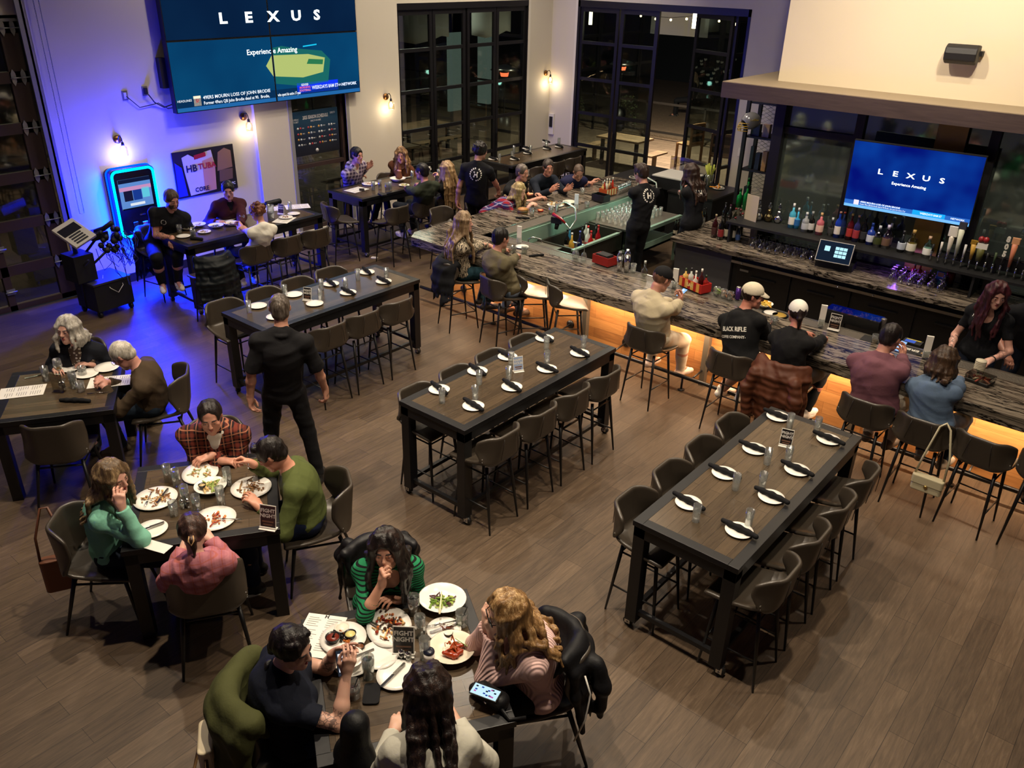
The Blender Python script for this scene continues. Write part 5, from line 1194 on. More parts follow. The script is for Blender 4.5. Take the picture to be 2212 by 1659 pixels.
def P7(x, y): return at(850+x/4, 680+y/4, zT)
def P6(x, y): return at(450+x/4, 375+y/4, zT)
rowR = ['at the far left', 'at the far right', 'second from the far end, left side', 'second from the far end, right side', 'third from the far end, left side', 'third from the far end, right side', 'at the near left', 'at the near right']
for i, (x, y) in enumerate(((1200, 165), (1545, 322), (1040, 387), (1330, 530), (835, 553), (1155, 715), (590, 755), (935, 945))): p = P8(x, y); setting(p.x, p.y, zT, rnd.uniform(-.12, .02), f'{rowR[i]} of the right-hand high table', i)
for i, (x, y) in enumerate(((1278, 235), (1465, 260), (1125, 480), (1268, 465), (910, 655), (1090, 645), (640, 870), (997, 905))): p = P8(x, y); tum(p.x, p.y, zT, f'empty tumbler {rowR[i]} of the right-hand high table')
p = P8(1250, 360); sign(p.x, p.y, zT, math.radians(15), 'fight night table sign on the right-hand high table')
rowM = ['at the near left', 'at the near right', 'second from the near end, left side', 'second from the near end, right side', 'third from the near end, left side', 'third from the near end, right side', 'at the far left', 'at the far right']
for i, (x, y) in enumerate(((395, 655), (690, 798), (725, 495), (1022, 632), (985, 370), (1325, 475), (1305, 212), (1608, 340))): p = P7(x, y); setting(p.x, p.y, zT, rnd.uniform(-.25, -.02), f'{rowM[i]} of the middle high table', i)
for i, (x, y) in enumerate(((420, 758), (705, 735), (740, 600), (995, 562), (1015, 435), (1325, 425), (1320, 300), (1640, 292))): p = P7(x, y); tum(p.x, p.y, zT, f'empty tumbler {rowM[i]} of the middle high table')
p = P7(1080, 490); sign(p.x, p.y, zT, math.radians(60), 'colourful table sign on the middle high table', 'HAPPY\nHOUR', '8a9ab8')
rowN = ['at the near left', 'left of the table sign', 'in front of the table sign', 'in the middle, far side', 'in the middle, near side', 'at the far left corner', 'at the far right corner', 'behind the walking man']
for i, (x, y) in enumerate(((430, 1150), (740, 1052), (920, 1130), (1060, 960), (1208, 1035), (1370, 858), (1515, 938), (580, 1245))): p = P6(x, y); setting(p.x, p.y, zT, rnd.uniform(-.35, -.1), f'{rowN[i]} of the partly cleared high table', i, 3 <= i < 7)
for i, (x, y) in enumerate(((355, 1200), (665, 1060), (970, 1100), (978, 1010), (1188, 1000), (1293, 920), (1540, 908))): p = P6(x, y); tum(p.x, p.y, zT, f'empty tumbler {rowN[min(i, 7)]} of the partly cleared high table')
p = P6(855, 1095); sign(p.x, p.y, zT, math.radians(25), 'fight night table sign on the partly cleared high table')
for i, (x, y) in enumerate(((1065, 345), (1112, 345), (1140, 332), (1138, 322), (1182, 322), (1180, 308), (1208, 318))):
 p = at(x, y, zT); setting(p.x, p.y, zT, -.3, f'number {i+1} from the left on the far corner table'.replace('number 1', 'first').replace('number 2', 'second').replace('number 3', 'third').replace('number 4', 'fourth').replace('number 5', 'fifth').replace('number 6', 'sixth').replace('number 7', 'last'), i)
for i, (x, y) in enumerate(((1079, 348), (1106, 342), (1110, 330), (1180, 318), (1207, 312), (1146, 330))): p = at(x, y, zT); tum(p.x, p.y, zT, ('first', 'second', 'third', 'fourth', 'fifth', 'sixth')[i]+' empty tumbler along the far corner table')
# ---------------------------------------------------------------- the people
from mathutils.bvhtree import BVHTree
def onback(d, items, which='shirt', front=False, ctr=None):
 """lettering laid on the garment; items = (text, size, x, z, bold, sx)"""
 sh = [c for c in d['root'].children if c.name.split('.')[0] in (which, 'hoodie', 'jacket')][0]; me = sh.data
 bv = BVHTree.FromPolygons([v.co.copy() for v in me.vertices], [tuple(p.vertices) for p in me.polygons])
 Fw = d['Fw']*(-1 if not front else 1); Rr = d['Rr']*(1 if not front else -1); U = d['U']; c0 = ctr or d['cst']
 for it in items:
  if it[0] == 'ring':
   m = MB(); n = 18
   for i in range(n):
    a = 2*PI*i/n
    if i % 9 == 4: continue
    m.cbox((it[1]*math.cos(a), it[1]*math.sin(a), 0), (.014, .0035, .0003), 0, None, 0) if False else m.prism([(it[1]*math.cos(a+e)*r_, it[1]*math.sin(a+e)*r_) for e, r_ in ((-.1, .9), (.1, .9), (.1, 1.12), (-.1, 1.12))], 0, .0003)
   me2 = m.mesh('logo_ring'); off = (it[2], it[3]); sx = 1
  else: me2 = text_mesh(it[0], it[1], 'back_lettering', .0002, 1, 'CENTER', it[4]); off = (it[2], it[3]); sx = it[5]
  for v in me2.vertices:
   p = c0+Rr*(v.co.x*sx+off[0])+U*(v.co.y+off[1])+Fw*.4
   h = bv.ray_cast(p, -Fw, 1.); v.co = (h[0] if h[0] else c0+Fw*.1)+Fw*(.0035 if v.co.z > 0 else .0025)
  link('back_lettering' if it[0] != 'ring' else 'logo_ring', me2, mat('print_white', 'e0dcd2', .6), d['root'])
STAFF = lambda d: onback(d, [('H', .1, 0, .03, .004, 1.), ('ring', .082, 0, .03)])
def phone_in(pos, rz, tilt, lab, col='8ab4e8', grp=None):
 o = thing('smartphone', lab, 'phone', pos, rz); o.rotation_euler = (tilt, 0, rz)
 bx('phone_case', mat('phone_black', '0c0c0e', .3), -.037, .037, -.075, .075, -.008, 0, parent=o, bev=.004); bx('phone_screen', emis('phone_'+col, col, 1.4), -.034, .034, -.072, .072, 0, .001, parent=o)
 for i in range(3): bx('screen_tile', emis('phone_tile', 'f0f4fa', 1.3), -.026, .022-.01*i, -.05+.04*i, -.025+.04*i, .001, .0016, parent=o)
 return o
def watch(i, c='1a1a1c'):
 def f(d):
  sg, sh, el, w, hd, pn, cu = d['arms'][i]; u = unit(w-el); p = w-u*.025; m = MB(); x = u.orthogonal().normalized(); y = u.cross(x)
  m.tube([p+(x*math.cos(a)+y*math.sin(a))*.031 for a in [2*PI*k/14 for k in range(14)]], .006, 6, closed=True); m.obj('wristband', mat('band_'+c, c, .4), d['root'])
 return f
def tattoo(i, lo=.2, hi=.9, upper=False, c='2a2a30'):
 def f(d):
  sg, sh, el, w, hd, pn, cu = d['arms'][i]; a, b = (sh, el) if upper else (el, w); me = bpy.data.objects; body = [c_ for c_ in d['root'].children if c_.name.startswith('body')][0]
  k = 'tattoo_skin'+body.data.materials[0].name
  src = body.data.materials[0].copy(); t = src.node_tree; bs = t.nodes['Principled BSDF']; old = bs.inputs['Base Color'].links[0].from_socket
  tc = t.nodes.new('ShaderNodeTexCoord'); vo = t.nodes.new('ShaderNodeTexVoronoi'); vo.feature = 'DISTANCE_TO_EDGE'; vo.inputs['Scale'].default_value = 38; t.links.new(tc.outputs['Object'], vo.inputs['Vector'])
  n2 = t.nodes.new('ShaderNodeTexNoise'); n2.inputs['Scale'].default_value = 26; n2.inputs['Detail'].default_value = 4; t.links.new(tc.outputs['Object'], n2.inputs['Vector'])
  ad = t.nodes.new('ShaderNodeMath'); ad.operation = 'LESS_THAN'; ad.inputs[1].default_value = .05; t.links.new(vo.outputs['Distance'], ad.inputs[0])
  g = t.nodes.new('ShaderNodeMath'); g.operation = 'GREATER_THAN'; g.inputs[1].default_value = .56; t.links.new(n2.outputs[0], g.inputs[0])
  mx = t.nodes.new('ShaderNodeMath'); mx.operation = 'MAXIMUM'; t.links.new(ad.outputs[0], mx.inputs[0]); t.links.new(g.outputs[0], mx.inputs[1])
  ml = t.nodes.new('ShaderNodeMath'); ml.operation = 'MULTIPLY'; ml.inputs[1].default_value = .72; t.links.new(mx.outputs[0], ml.inputs[0])
  mi = t.nodes.new('ShaderNodeMix'); mi.data_type = 'RGBA'; t.links.new(ml.outputs[0], mi.inputs[0]); t.links.new(old, mi.inputs[6]); mi.inputs[7].default_value = srgb(c); t.links.new(mi.outputs[2], bs.inputs['Base Color'])
  body.data.materials.append(src); u = unit(b-a); L = (b-a).length; mi_ = len(body.data.materials)-1
  for p in body.data.polygons:
   q = p.center-a; tt = q.dot(u)/L
   if lo < tt < hi and (q-u*q.dot(u)).length < .075: p.material_index = mi_
 return f
DN = (0, 0, -1); T8 = .905; TH8 = 1.095
A_ = at
# --- bottom table
person('woman in a green and black striped top resting her chin on her fist', (-3.68, 3.04, 0.645), (-3.45, 2.91, 1.34), -38, (-14, -4, 3),
       hands=((A_(826, 1258, 1.17), (.2, .6, 0), .85, (.12, -.02, 1)), (A_(858, 1296, .91), DN, .4)), seat='chair', male=False, skin='c8957c', h=.0055, s=.96, bulk=1.05,
       hair=dict(style='long', c='17110f', c2='33221c', len=.34, wave=.008, flare=.02, lip='a04a44', n=19), top=dict(m=clothmat('green_stripe', '1f7a4e', kind='stripe', c2='0b0d10', sc=52), sleeve='3q', scoop=1, fold=.004))
person('woman in a navy tee with flower tattoos and braided dark hair holding a phone', (-3.29, 1.95, .645), (-3.19, 1.95, 1.33), 60, (-38, -14, 4),
       hands=((A_(748, 1452, 1.13), (-.6, .4, .2), .45, (.15, .2, .9)), (A_(722, 1412, 1.15), (.5, .2, .2), [.15, .35, .5, .6], (.55, .5, .35))), poles=((.5, -.6, -1), None), seat='chair', male=False, skin='c49a86', h=.0055, bulk=1.22,
       hair=dict(style='braid', c='120d0e', c2='2a2022', seed=2), top=dict(c='0d1220', sleeve='short', crew=1, loose=.018, fold=.006), bottom='1b2a44', extras=both(tattoo(0, .45, .98, True), tattoo(1, .3, .8)))
person('woman in a ribbed pink sweater and black glasses with wavy blonde hair', (-2.38, 3.22, 0.645), (-2.45, 2.98, 1.34), 232, (4, -12, -4),
       hands=((A_(1052, 1352, 1.17), (.1, .4, .3), .6, (-.3, .1, 1)), (A_(1065, 1372, 1.15), (-.1, .3, .3), .7, (-.2, -.1, 1))), seat='chair', male=False, skin='d0a48e', h=.0055, bulk=1.18,
       hair=dict(style='long', c='7a5a36', c2='c9a878', len=.3, wave=.022, flare=.02, seed=8, n=21), top=dict(m=clothmat('pink_knit', 'dcb8b2', bumpk='knit'), collar=1, loose=.012, fold=.003), bottom='111114', extras=glasses('0b0b0c', .024, .003))
person('woman in a white denim jacket with very long dark hair seen from behind', (-2.14, 2, 0.645), (-2.33, 2.19, 1.41), 143, (0, -16, 0), hands=((A_(985, 1560, .90), DN, .4), (A_(850, 1580, .90), DN, .4)),
       seat='chair', male=False, skin='c8a08a', h=.006, hair=dict(style='long', c='1a110f', c2='3a2820', len=.56, wave=.012, flare=.006, n=23, seed=5), top=dict(m=clothmat('white_denim', 'b9b6a8', .9), loose=.02, collar=1, fold=.008, o=.02))
# --- middle left table
person('man in a brown and orange flannel shirt with folded hands at the table', (-6.27, 3.3, 0.645), (-5.93, 3.14, 1.32), -37, (2, -14, 0), hands=((A_(480, 996, T8+.02), DN, .45, (.6, .5, 0)), (A_(455, 985, T8+.05), DN, .45, (-.2, -.6, -.05))),
       seat='chair', skin='c79079', h=.0055, bulk=1.2, hair=dict(c='1d1614', recede=1, th=.011), top=dict(m=clothmat('flannel', '1c1012', kind='plaid', c2='6a2c20', c3='b87858', sc=2.3), v=.12, collar=1, inner=clothmat('white_tee', 'd8d4c8'), loose=.016, fold=.009, o=.018), bottom='1a1c22')
person('man in an olive green sweater leaning over his plate with a fork', (-4.96, 3.34, 0.645), (-5.11, 3.17, 1.27), 232, (-4, -34, 0), hands=((A_(545, 1002, 1.06), (.2, -.3, -.4), .75, (-.5, -.3, .3)), (A_(560, 1095, T8), DN, .4)),
       seat='chair', skin='c58d74', h=.0055, bulk=1.12, hair=dict(c='17110f', th=.013, quiff=1), top=dict(m=clothmat('olive_sweater', '4a5228'), crew=1, loose=.014, fold=.007), bottom='16203a', shoes='1a1a1a')
person('woman in a mint green sweater leaning her cheek on her hand', (-5.78, 2.06, 0.645), (-5.64, 2.13, 1.32), 52, (-28, -10, 8), hands=((A_(262, 1096, 1.2), (-.4, .3, .2), .5, (-.2, .1, 1)), (A_(268, 1140, .8), DN, .4)),
       poles=((.6, .3, -.7), None), seat='chair', male=False, skin='cf9f8c', h=.0055, hair=dict(style='long', c='5e4a34', c2='a58c66', len=.24, wave=.006, seed=4), top=dict(m=clothmat('mint_sweater', '7ab8a0'), crew=1, loose=.016, fold=.006), bottom='17202e')
person('woman in a pink plaid shirt with a hair clip seen from behind', (-4.86, 2.36, 0.645), (-4.68, 2.21, 1.25), 148, (0, -24, 0), hands=((A_(455, 1165, T8), DN, .4), (A_(398, 1180, T8), DN, .4)), seat='chair', male=False, skin='cfa592', h=.006, s=.95,
       hair=dict(style='clip', c='3a2822', c2='6a4c40', th=.018), top=dict(m=clothmat('pink_plaid', 'a0606a', kind='plaid', c2='b07078', c3='a05038', sc=2.4), collar=1, loose=.018, fold=.009, o=.02),
       extras=lambda d: MB().tube([d['hp'](-.012, -.128, -.0), d['hp'](-.02, -.145, -.03), d['hp'](-.006, -.135, -.06), d['hp'](.012, -.145, -.03), d['hp'](.01, -.128, 0)], .006, 6).obj('hair_clip', mat('clip_tan', 'b08a60', .35), d['root']))
# --- left edge table
person('older woman with wavy grey hair in a dark cardigan over a floral blouse', (-8.9, 3.33, 0.645), (-8.65, 3.18, 1.32), -42, (-20, 0, 0), hands=((A_(120, 800, T8-.02), DN, .4), (A_(200, 790, T8-.02), DN, .4)), seat='chair', male=False, skin='c99a88', h=.0065, bulk=1.15,
       hair=dict(style='long', c='a09a90', c2='d6d0c6', len=.12, wave=.01, flare=.018, seed=6, brow='8a8078'), top=dict(m=clothmat('dark_cardigan', '10131c'), v=.26, inner=clothmat('floral_blouse', '5a4a40', kind='floral', c2='d8d0c0', sc=1.), loose=.018))
person('older man with white hair in a brown sweater reading a menu', (-7.8, 3.52, 0.645), (-7.86, 3.34, 1.22), 232, (-6, -38, 0), hands=((A_(232, 826, T8+.01), DN, .7), (A_(225, 835, T8+.01), DN, .7)), seat='chair', skin='c48e7e', h=.0065, bulk=1.08, feet=(A_(330, 905, .07), A_(262, 960, .07)),
       hair=dict(c='b8b0a2', c2='e2dcd0', th=.009, brow='b0a898'), top=dict(m=clothmat('brown_sweater', '403324'), collar=1, loose=.014, fold=.008), bottom='1e2a38', shoes='4a4030', extras=glasses('3a3a40', .02, .0016))
# --- walking man
person('man in black clothes walking between the tables, seen from behind', (-6.28, 4.12, 1.07), (-6.2, 4.13, 1.95), 138, (5, -4, 0), hands=((A_(682, 768, .86), (0, 0, 0), .4, (.05, .05, -1)) if False else ((-6.04, 4.45, 1.0), (-.5, -.3, 0), .5, (.05, .05, -1)), ((-6.42, 3.8, .95), (.4, .3, 0), .45, (0, 0, -1))),
       feet=((-6.1, 4.3, .1), (-6.5, 4.0, .1)), seat='stand', skin='b98872', h=.007, bulk=1.02, hair=dict(style='buzz', c='4a4038', c2='8a8078', th=.005), top=dict(c='100f12', sleeve='short', slen=.95, collar=1, loose=.02), bottom='0d0d10', shoes='101010')
# --- jukebox table
person('bearded man in a black tee with a tattooed forearm by the jukebox', (-12.02, 6.02, 0.86), (-11.66, 6.13, 1.6), -20, (18, -18, 0), hands=((A_(372, 515, 1.07), DN, .5, (.5, -.5, -.5)), (A_(378, 487, 1.14), (0, -.3, -1), .5)), skin='b98672', h=.0075, bulk=1.25,
       hair=dict(c='4a3a30', th=.012, beard='3a2a22'), top=dict(c='101014', sleeve='short', crew=1, loose=.016), bottom='111216', shoes='d8d0c8', extras=both(tattoo(0, .1, .95), lambda d: onback(d, [('ring', .028, -.09, .0)], front=True)))
person('woman in a burgundy jacket with her dark hair tied back', (-12, 7.2, 0.86), (-11.7, 7.1, 1.56), -18, (-14, -12, 0), hands=((A_(470, 480, TH8), DN, .4), (A_(520, 488, TH8), DN, .4)), male=False, skin='bd8b82', h=.0075, bulk=1.1, hair=dict(style='bun', c='0f0b0c', th=.01), top=dict(c='38101c', v=.12, inner=clothmat('black_top', '0b0b0d'), loose=.018, o=.02))
person('woman in a white tee with short curly hair holding a glass, seen from behind', (-10.66, 6.8, 0.86), (-10.5, 6.8, 1.5), 175, (10, -10, 0), hands=((A_(535, 500, 1.17), (-.3, 0, 0), .5), (A_(518, 485, 1.2), (0, -.5, 0), .5)), male=False, skin='c48f7c', h=.0075, s=.93, hair=dict(style='curly', c='6a3e2c', c2='9a6a50', th=.01), top=dict(m=clothmat('white_tee', 'd8d4c8'), sleeve='short', crew=1), bottom='14161c', shoes='d8d0c8')
# --- banner table
person('man in a purple plaid shirt with a grey hood waving one hand', (-12.45, 10.25, 0.86), (-12.15, 10.1, 1.6), 5, (0, -4, 0), hands=((A_(775, 385, 1.1), DN, .4), (A_(793, 363, 1.3), (.5, -.5, .3), .2, (.6, .3, .6))), skin='c08c78', h=.008, hair=dict(c='15100e', th=.014), top=dict(m=clothmat('purple_plaid', '8a7a90', kind='plaid', c2='2e2440', c3='d8d0cc', sc=2.4), hood=1, inner=clothmat('cream_tee', 'cfc8b8'), v=.12, loose=.018))
person('woman in a brown top with long highlighted hair sipping through a straw', (-12.3, 11.15, 0.86), (-11.93, 11, 1.51), -48, (-4, -8, 0), hands=((A_(862, 348, 1.4), (.3, .3, .3), .7, (.1, 0, 1)), (A_(885, 372, 1.1), DN, .4)), male=False, skin='c08a76', h=.008, hair=dict(style='long', c='6a4c30', c2='c8a070', len=.26, wave=.02), top=dict(c='5a3320', v=.06))
person('man in a dark green sweater with short dark hair at the banner table', (-10.72, 10.28, 0.86), (-10.5, 10.15, 1.56), 172, (25, -6, 0), hands=((A_(880, 395, TH8), DN, .5), (A_(866, 398, TH8), DN, .5)), skin='b98470', h=.008, hair=dict(c='15100e', th=.01), top=dict(c='2a3024', crew=1, loose=.012), bottom='1c2028', shoes='dcd6cc')
person('woman in black with long straight blonde hair at the banner table', (-10.66, 10.92, 0.86), (-10.45, 10.72, 1.52), 165, (20, -8, 0), hands=((A_(945, 378, 1.12), (0, 0, -1), .5), (A_(940, 368, 1.3), (0, -.5, 0), .6)), male=False, skin='c8987f', h=.008, hair=dict(style='long', c='8a6c48', c2='d2b88c', len=.5, wave=.01, n=21), top=dict(c='0d0d10', scoop=1))
# --- staff
person('waiter in a black tee with a white H logo walking past the tables', (-9.78, 10.75, 1.08), (-9.66, 10.74, 1.95), 122, (-45, -10, 0), hands=((A_(1088, 430, .98), (-.4, 0, 0), .45, (.1, -.05, -1)), ((-10.05, 10.5, .92), (.4, .3, 0), .45, (0, 0, -1))), seat='stand', skin='b98672', h=.007, hair=dict(c='17110f', th=.022, style='curly'), top=dict(c='0e0f14', sleeve='short', crew=1, loose=.014), bottom='0c0d12', shoes='101010', extras=STAFF)
person('bartender in a black tee with a white logo pouring a drink', (-6.82, 11.4, 1.08), (-6.92, 11.5, 1.9), 158, (15, -14, 0), hands=((A_(1384, 392, 1.45), (0, 0, -1), .6), (A_(1357, 420, 1.3), (.4, .3, 0), .6)), seat='stand', skin='bd8a76', h=.007, hair=dict(c='2c1e18', th=.015, quiff=1), top=dict(c='0e0f14', sleeve='short', crew=1, loose=.012), bottom='0c0d12', shoes='101010', extras=STAFF)
person('female bartender with long dark brown hair reaching to the service box', (-6.35, 12.3, 1.05), (-6.5, 12.36, 1.84), 165, (5, -10, 0), hands=((A_(1452, 396, 1.35), (0, 0, -1), .4), (A_(1448, 410, 1.08), (0, 0, -1), .4)), seat='stand', male=False, skin='bd8a76', h=.0085, hair=dict(style='long', c='2a1c16', c2='4a3428', len=.34), top=dict(c='0e0f14', sleeve='short', loose=.01), bottom='0c0d12', shoes='101010', extras=STAFF)
person('female bartender with long dark red hair and chest tattoo behind the bar', (-1.4, 10, 1.02), (-1.37, 9.88, 1.75), 258, (42, -14, 0), hands=((A_(2052, 758, 1.06), DN, .5), (A_(2140, 778, 1.12), (-.3, -.2, -1), .5)), seat='stand', male=False, skin='cf9f8e', h=.0065, hair=dict(style='long', c='35141a', c2='5c2430', len=.36, wave=.016, lip='9a4048'), top=dict(c='0c0c10', sleeve='short', scoop=1, v=.1), bottom='1a2030', shoes='101010',
       extras=both(tattoo(0, .15, .95), tattoo(1, .3, .7), watch(1), lambda d: onback(d, [('HERO', .035, -.07, .03, .001, 1.)], front=True)))
person('dark haired bartender at the right edge behind the red haired woman', (-1, 10.6, 1.04), (-1, 10.45, 1.72), 280, (60, -6, 0), hands=((A_(2190, 740, .95), DN, .4), None) if False else (((-1.15, 10.2, 1.0), DN, .4), ((-.7, 10.2, 1.0), DN, .4)), seat='stand', skin='b07a66', h=.009, hair=dict(c='0e0a0a', th=.016), top=dict(c='0e0f14', sleeve='short'), bottom='141a2a', shoes='101010')
# --- far side of the bar
person('grey haired man in a black tee leaning his elbow on the bar', (-9.68, 11.55, 0.86), (-9.33, 11.48, 1.52), 8, (-8, -6, 0), hands=((A_(1160, 430, TH8), DN, .4), (A_(1158, 420, TH8), DN, .5)), skin='bd8a76', h=.008, bulk=1.12, hair=dict(c='5a5048', c2='9a9084', th=.009), top=dict(c='111217', sleeve='short'))
person('blonde woman in a red and blue plaid shirt beside the bar corner', (-9.5, 10.7, 0.86), (-8.98, 10.97, 1.34), 20, (-6, -8, 0), hands=((A_(1140, 450, TH8), DN, .4), (A_(1150, 445, TH8), DN, .5)), male=False, skin='cf9f8a', h=.008, hair=dict(style='long', c='9a8456', c2='d8c898', len=.22, wave=.012), top=dict(m=clothmat('red_plaid', '2a3060', kind='plaid', c2='8a1c24', c3='d0ccd0', sc=1.6), loose=.012))
person('man in a navy jacket talking with both hands raised at the bar', (-9.66, 12.25, 0.86), (-9.23, 12.1, 1.53), -18, (-18, -4, 0), hands=((A_(1190, 412, 1.2), (.6, .3, .4), .25, (.7, -.1, .6)), (A_(1222, 410, 1.2), (.3, -.6, .3), .2, (.8, .2, .5))), skin='b9806c', h=.0075, bulk=1.12, hair=dict(c='3a322e', c2='5a524c', th=.013), top=dict(c='161c28', collar=1, loose=.016))
person('balding man in a navy and white track jacket leaning on the bar', (-9.5, 12.9, 0.86), (-8.95, 12.66, 1.4), -22, (-20, -34, 0), hands=((A_(1262, 400, TH8), DN, .5), (A_(1278, 396, TH8), DN, .5)), skin='bd8a76', h=.0075, bulk=1.1, hair=dict(style='buzz', c='5a4a40', th=.004, recede=1), top=dict(m=clothmat('track_jacket', '1a1c3c', kind='panel', c2='c8c4ba', sc=1.22), collar=1, loose=.014))
# --- near side of the bar
person('woman in a snake print blouse with long ash blonde hair at the bar corner', (-7.86, 8.33, 0.86), (-7.75, 8.28, 1.6), 60, (-28, -2, 0), hands=((A_(1066, 524, TH8), DN, .4), (A_(1062, 532, TH8), DN, .4)), male=False, skin='c99a86', h=.0065, hair=dict(style='long', c='7a6248', c2='bfa888', len=.42, n=21), top=dict(m=clothmat('snake_print', 'b8aa92', kind='snake', c2='1e1a18', c3='8c7c68'), loose=.018), bottom='12303a', shoes='1a1614')
person('man in an olive button shirt and jeans seen from behind at the bar', (-6.95, 8.3, 0.86), (-7.02, 8.22, 1.54), 72, (5, -10, 0), hands=((A_(1135, 540, TH8), DN, .4), (A_(1100, 535, TH8), DN, .4)), skin='b98470', h=.0065, bulk=1.25, feet=(A_(1122, 668, .25), A_(1090, 662, .28)), hair=dict(c='16110f', th=.009), top=dict(m=clothmat('olive_shirt', '5e5640'), collar=1, loose=.018, fold=.009), bottom='8a9cb4', shoes='4a3424')
person('man in a tan shirt and black cap looking at his phone at the bar', (-4.56, 8.22, 0.86), (-4.53, 8.22, 1.58), 78, (-12, -24, 0), hands=((A_(1478, 648, 1.12), (-.3, 0, .6), .6, (-.1, .3, .5)), (A_(1462, 655, 1.08), DN, .5)), skin='b98470', h=.0065, bulk=1.25, feet=(A_(1470, 795, .24), A_(1405, 775, .28)), hair=dict(style='cap', c='6a4a38', th=.008), top=dict(m=clothmat('tan_shirt', 'b5a88c'), collar=1, loose=.02, fold=.009), bottom='d4cab4', shoes='d8c0b0', extras=both(capx('0e0e11', False), lambda d: onback(d, [], 'shirt')))
person('man in a black lettered hoodie and cream cap at the bar', (-3.45, 8.28, 0.86), (-3.52, 8.5, 1.56), 76, (-48, -8, 0), hands=((A_(1655, 705, TH8), DN, .4), (A_(1620, 700, TH8), DN, .4)), skin='b97c68', h=.0065, bulk=1.2, feet=(A_(1560, 838, .25), A_(1600, 850, .28)), hair=dict(style='cap', c='2a1d15', th=.008), top=dict(m=clothmat('black_hoodie', '0b0b0d'), hood=1, loose=.02, name='hoodie'), bottom='b08a78', shoes='dcd6cc',
       extras=both(capx('cfc4ac'), lambda d: onback(d, [('BLACK RIFLE', .062, .02, -.05, .0015, .72), ('-COFFEE COMPANY-', .038, 0, -.125, .001, .8)], 'hoodie')))
person('person in a dark pullover and white mesh cap at the bar', (-2.88, 8.27, 0.86), (-2.95, 8.4, 1.54), 82, (42, -8, 0), hands=((A_(1785, 728, TH8), DN, .4), (A_(1750, 720, TH8), DN, .4)), male=False, skin='b97c68', h=.0065, bulk=1.12, hair=dict(style='clip', c='20130f', th=.01), top=dict(m=clothmat('black_pullover', '0d0c0e'), loose=.018), bottom='1a1a1e', shoes='e4e0da', extras=capx('d8d4ca'))
person('man in a mauve hooded sweatshirt looking at his phone at the bar', (-1.93, 8.22, 0.86), (-1.96, 8.36, 1.56), 82, (-8, -22, 0), hands=((A_(1952, 752, 1.12), (-.3, 0, .3), .5, (-.2, .5, .4)), (A_(1940, 762, TH8), DN, .5)), skin='b98470', h=.0065, bulk=1.28, hair=dict(c='1c1412', th=.01), top=dict(m=clothmat('mauve_hoodie', '6b444e'), hood=1, loose=.02, fold=.006, name='hoodie'), bottom='b8b0a4', shoes='4a4038')
person('woman in a blue grey hoodie with a brown bob haircut at the bar', (-1.37, 8.2, 0.86), (-1.42, 8.32, 1.49), 82, (-5, -8, 0), hands=((A_(2080, 800, TH8), DN, .4), (A_(2050, 800, TH8), DN, .4)), male=False, skin='c8987f', h=.0065, bulk=1.2, s=.96, hair=dict(style='bob', c='3a2a1e', c2='5e4632', len=.1, wave=.004, th=.022), top=dict(m=clothmat('blue_hoodie', '54667e'), hood=1, loose=.02, name='hoodie'), bottom='24303e', shoes='8a7e70')
person('person in a beige coat cut off by the right edge of the photo', (-0.3, 8.1, 0.86), (-0.2, 8.25, 1.58), 88, (0, 0, 0), hands=(((-.05, 8.75, TH8), DN, .4), ((-.4, 8.7, TH8), DN, .4)), skin='b98470', h=.009, hair=dict(c='2a1d15'), top=dict(c='6a6050', loose=.02))
p = at(1497, 175, 1.25); person('woman with fair hair sitting outside by the white flowers', (p.x, p.y, .645), (p.x, p.y, 1.4), 200, (0, 0, 0), seat='chair', male=False, skin='b98470', h=.011, hair=dict(style='long', c='6a5c48', len=.2), top=dict(c='1a1518'))
phone_in(at(741, 1432, 1.19), 1.0, 1.0, 'dark phone held up by the woman in the navy tee', '20242c')
phone_in(at(1473, 632, 1.16), -.2, .5, 'lit phone in the hands of the man in the tan shirt'); phone_in(at(1946, 748, 1.13), -.2, .6, 'lit phone in the hands of the man in the mauve sweatshirt')
# ---------------------------------------------------------------- food, dishes and small things
zL = .883
def P5z(x, y, z=zL): return at(100+x/3.16, 840+y/3.16, z)
def P2z(x, y, z=zL): return at(400+x/3.13, 1120+y/3.13, z)
def P0z(x, y, z=zL): return at(x/4, 640+y/4, z)
def scraps(par, r, cols, n, z=.012, seed=1, s=.014, sq=1.):
 """left-over food as a heap of small pieces, one colour per part"""
 rr = random.Random(seed)
 for c in cols:
  m = MB()
  for i in range(n):
   a = rr.random()*6.28; q = r*rr.random()**.6; k = s*rr.uniform(.7, 1.6); x, y = math.cos(a)*q*sq, math.sin(a)*q
   if rr.random() < .35: m.tube([(x, y, z+k*.4), (x+rr.uniform(-2, 2)*k, y+rr.uniform(-2, 2)*k, z+k*rr.uniform(.5, 1.3)), (x+rr.uniform(-3, 3)*k, y+rr.uniform(-3, 3)*k, z+k*.4)], k*.28, 5)
   else: m.sphere((x, y, z+k*.45), k*.6, 6, sq=(1, .8, .7))
  m.obj('food_scraps', mat('food_'+c, c, .45), par)
def flat(name, p, w, l, rz, m, lab, cat, grp=None, t=.0015):
 b = MB(); b.box(-w/2, w/2, -l/2, l/2, 0, t); return tag(b.obj(name, m, None, p, rz), lab, cat, grp)
def knife(p, rz, lab, L=.23):
 o = thing('table_knife', lab, 'knife', p, rz); m = MB(); m.box(-L/2, L*.02, -.009, .009, .004, .006); m.obj('blade', M_CHR, o); m = MB(); m.rbox(L*.02, L/2, -.008, .008, .001, .011, .006); m.obj('handle', mat('cutlery', '8a8680', .25, 1.), o); return o
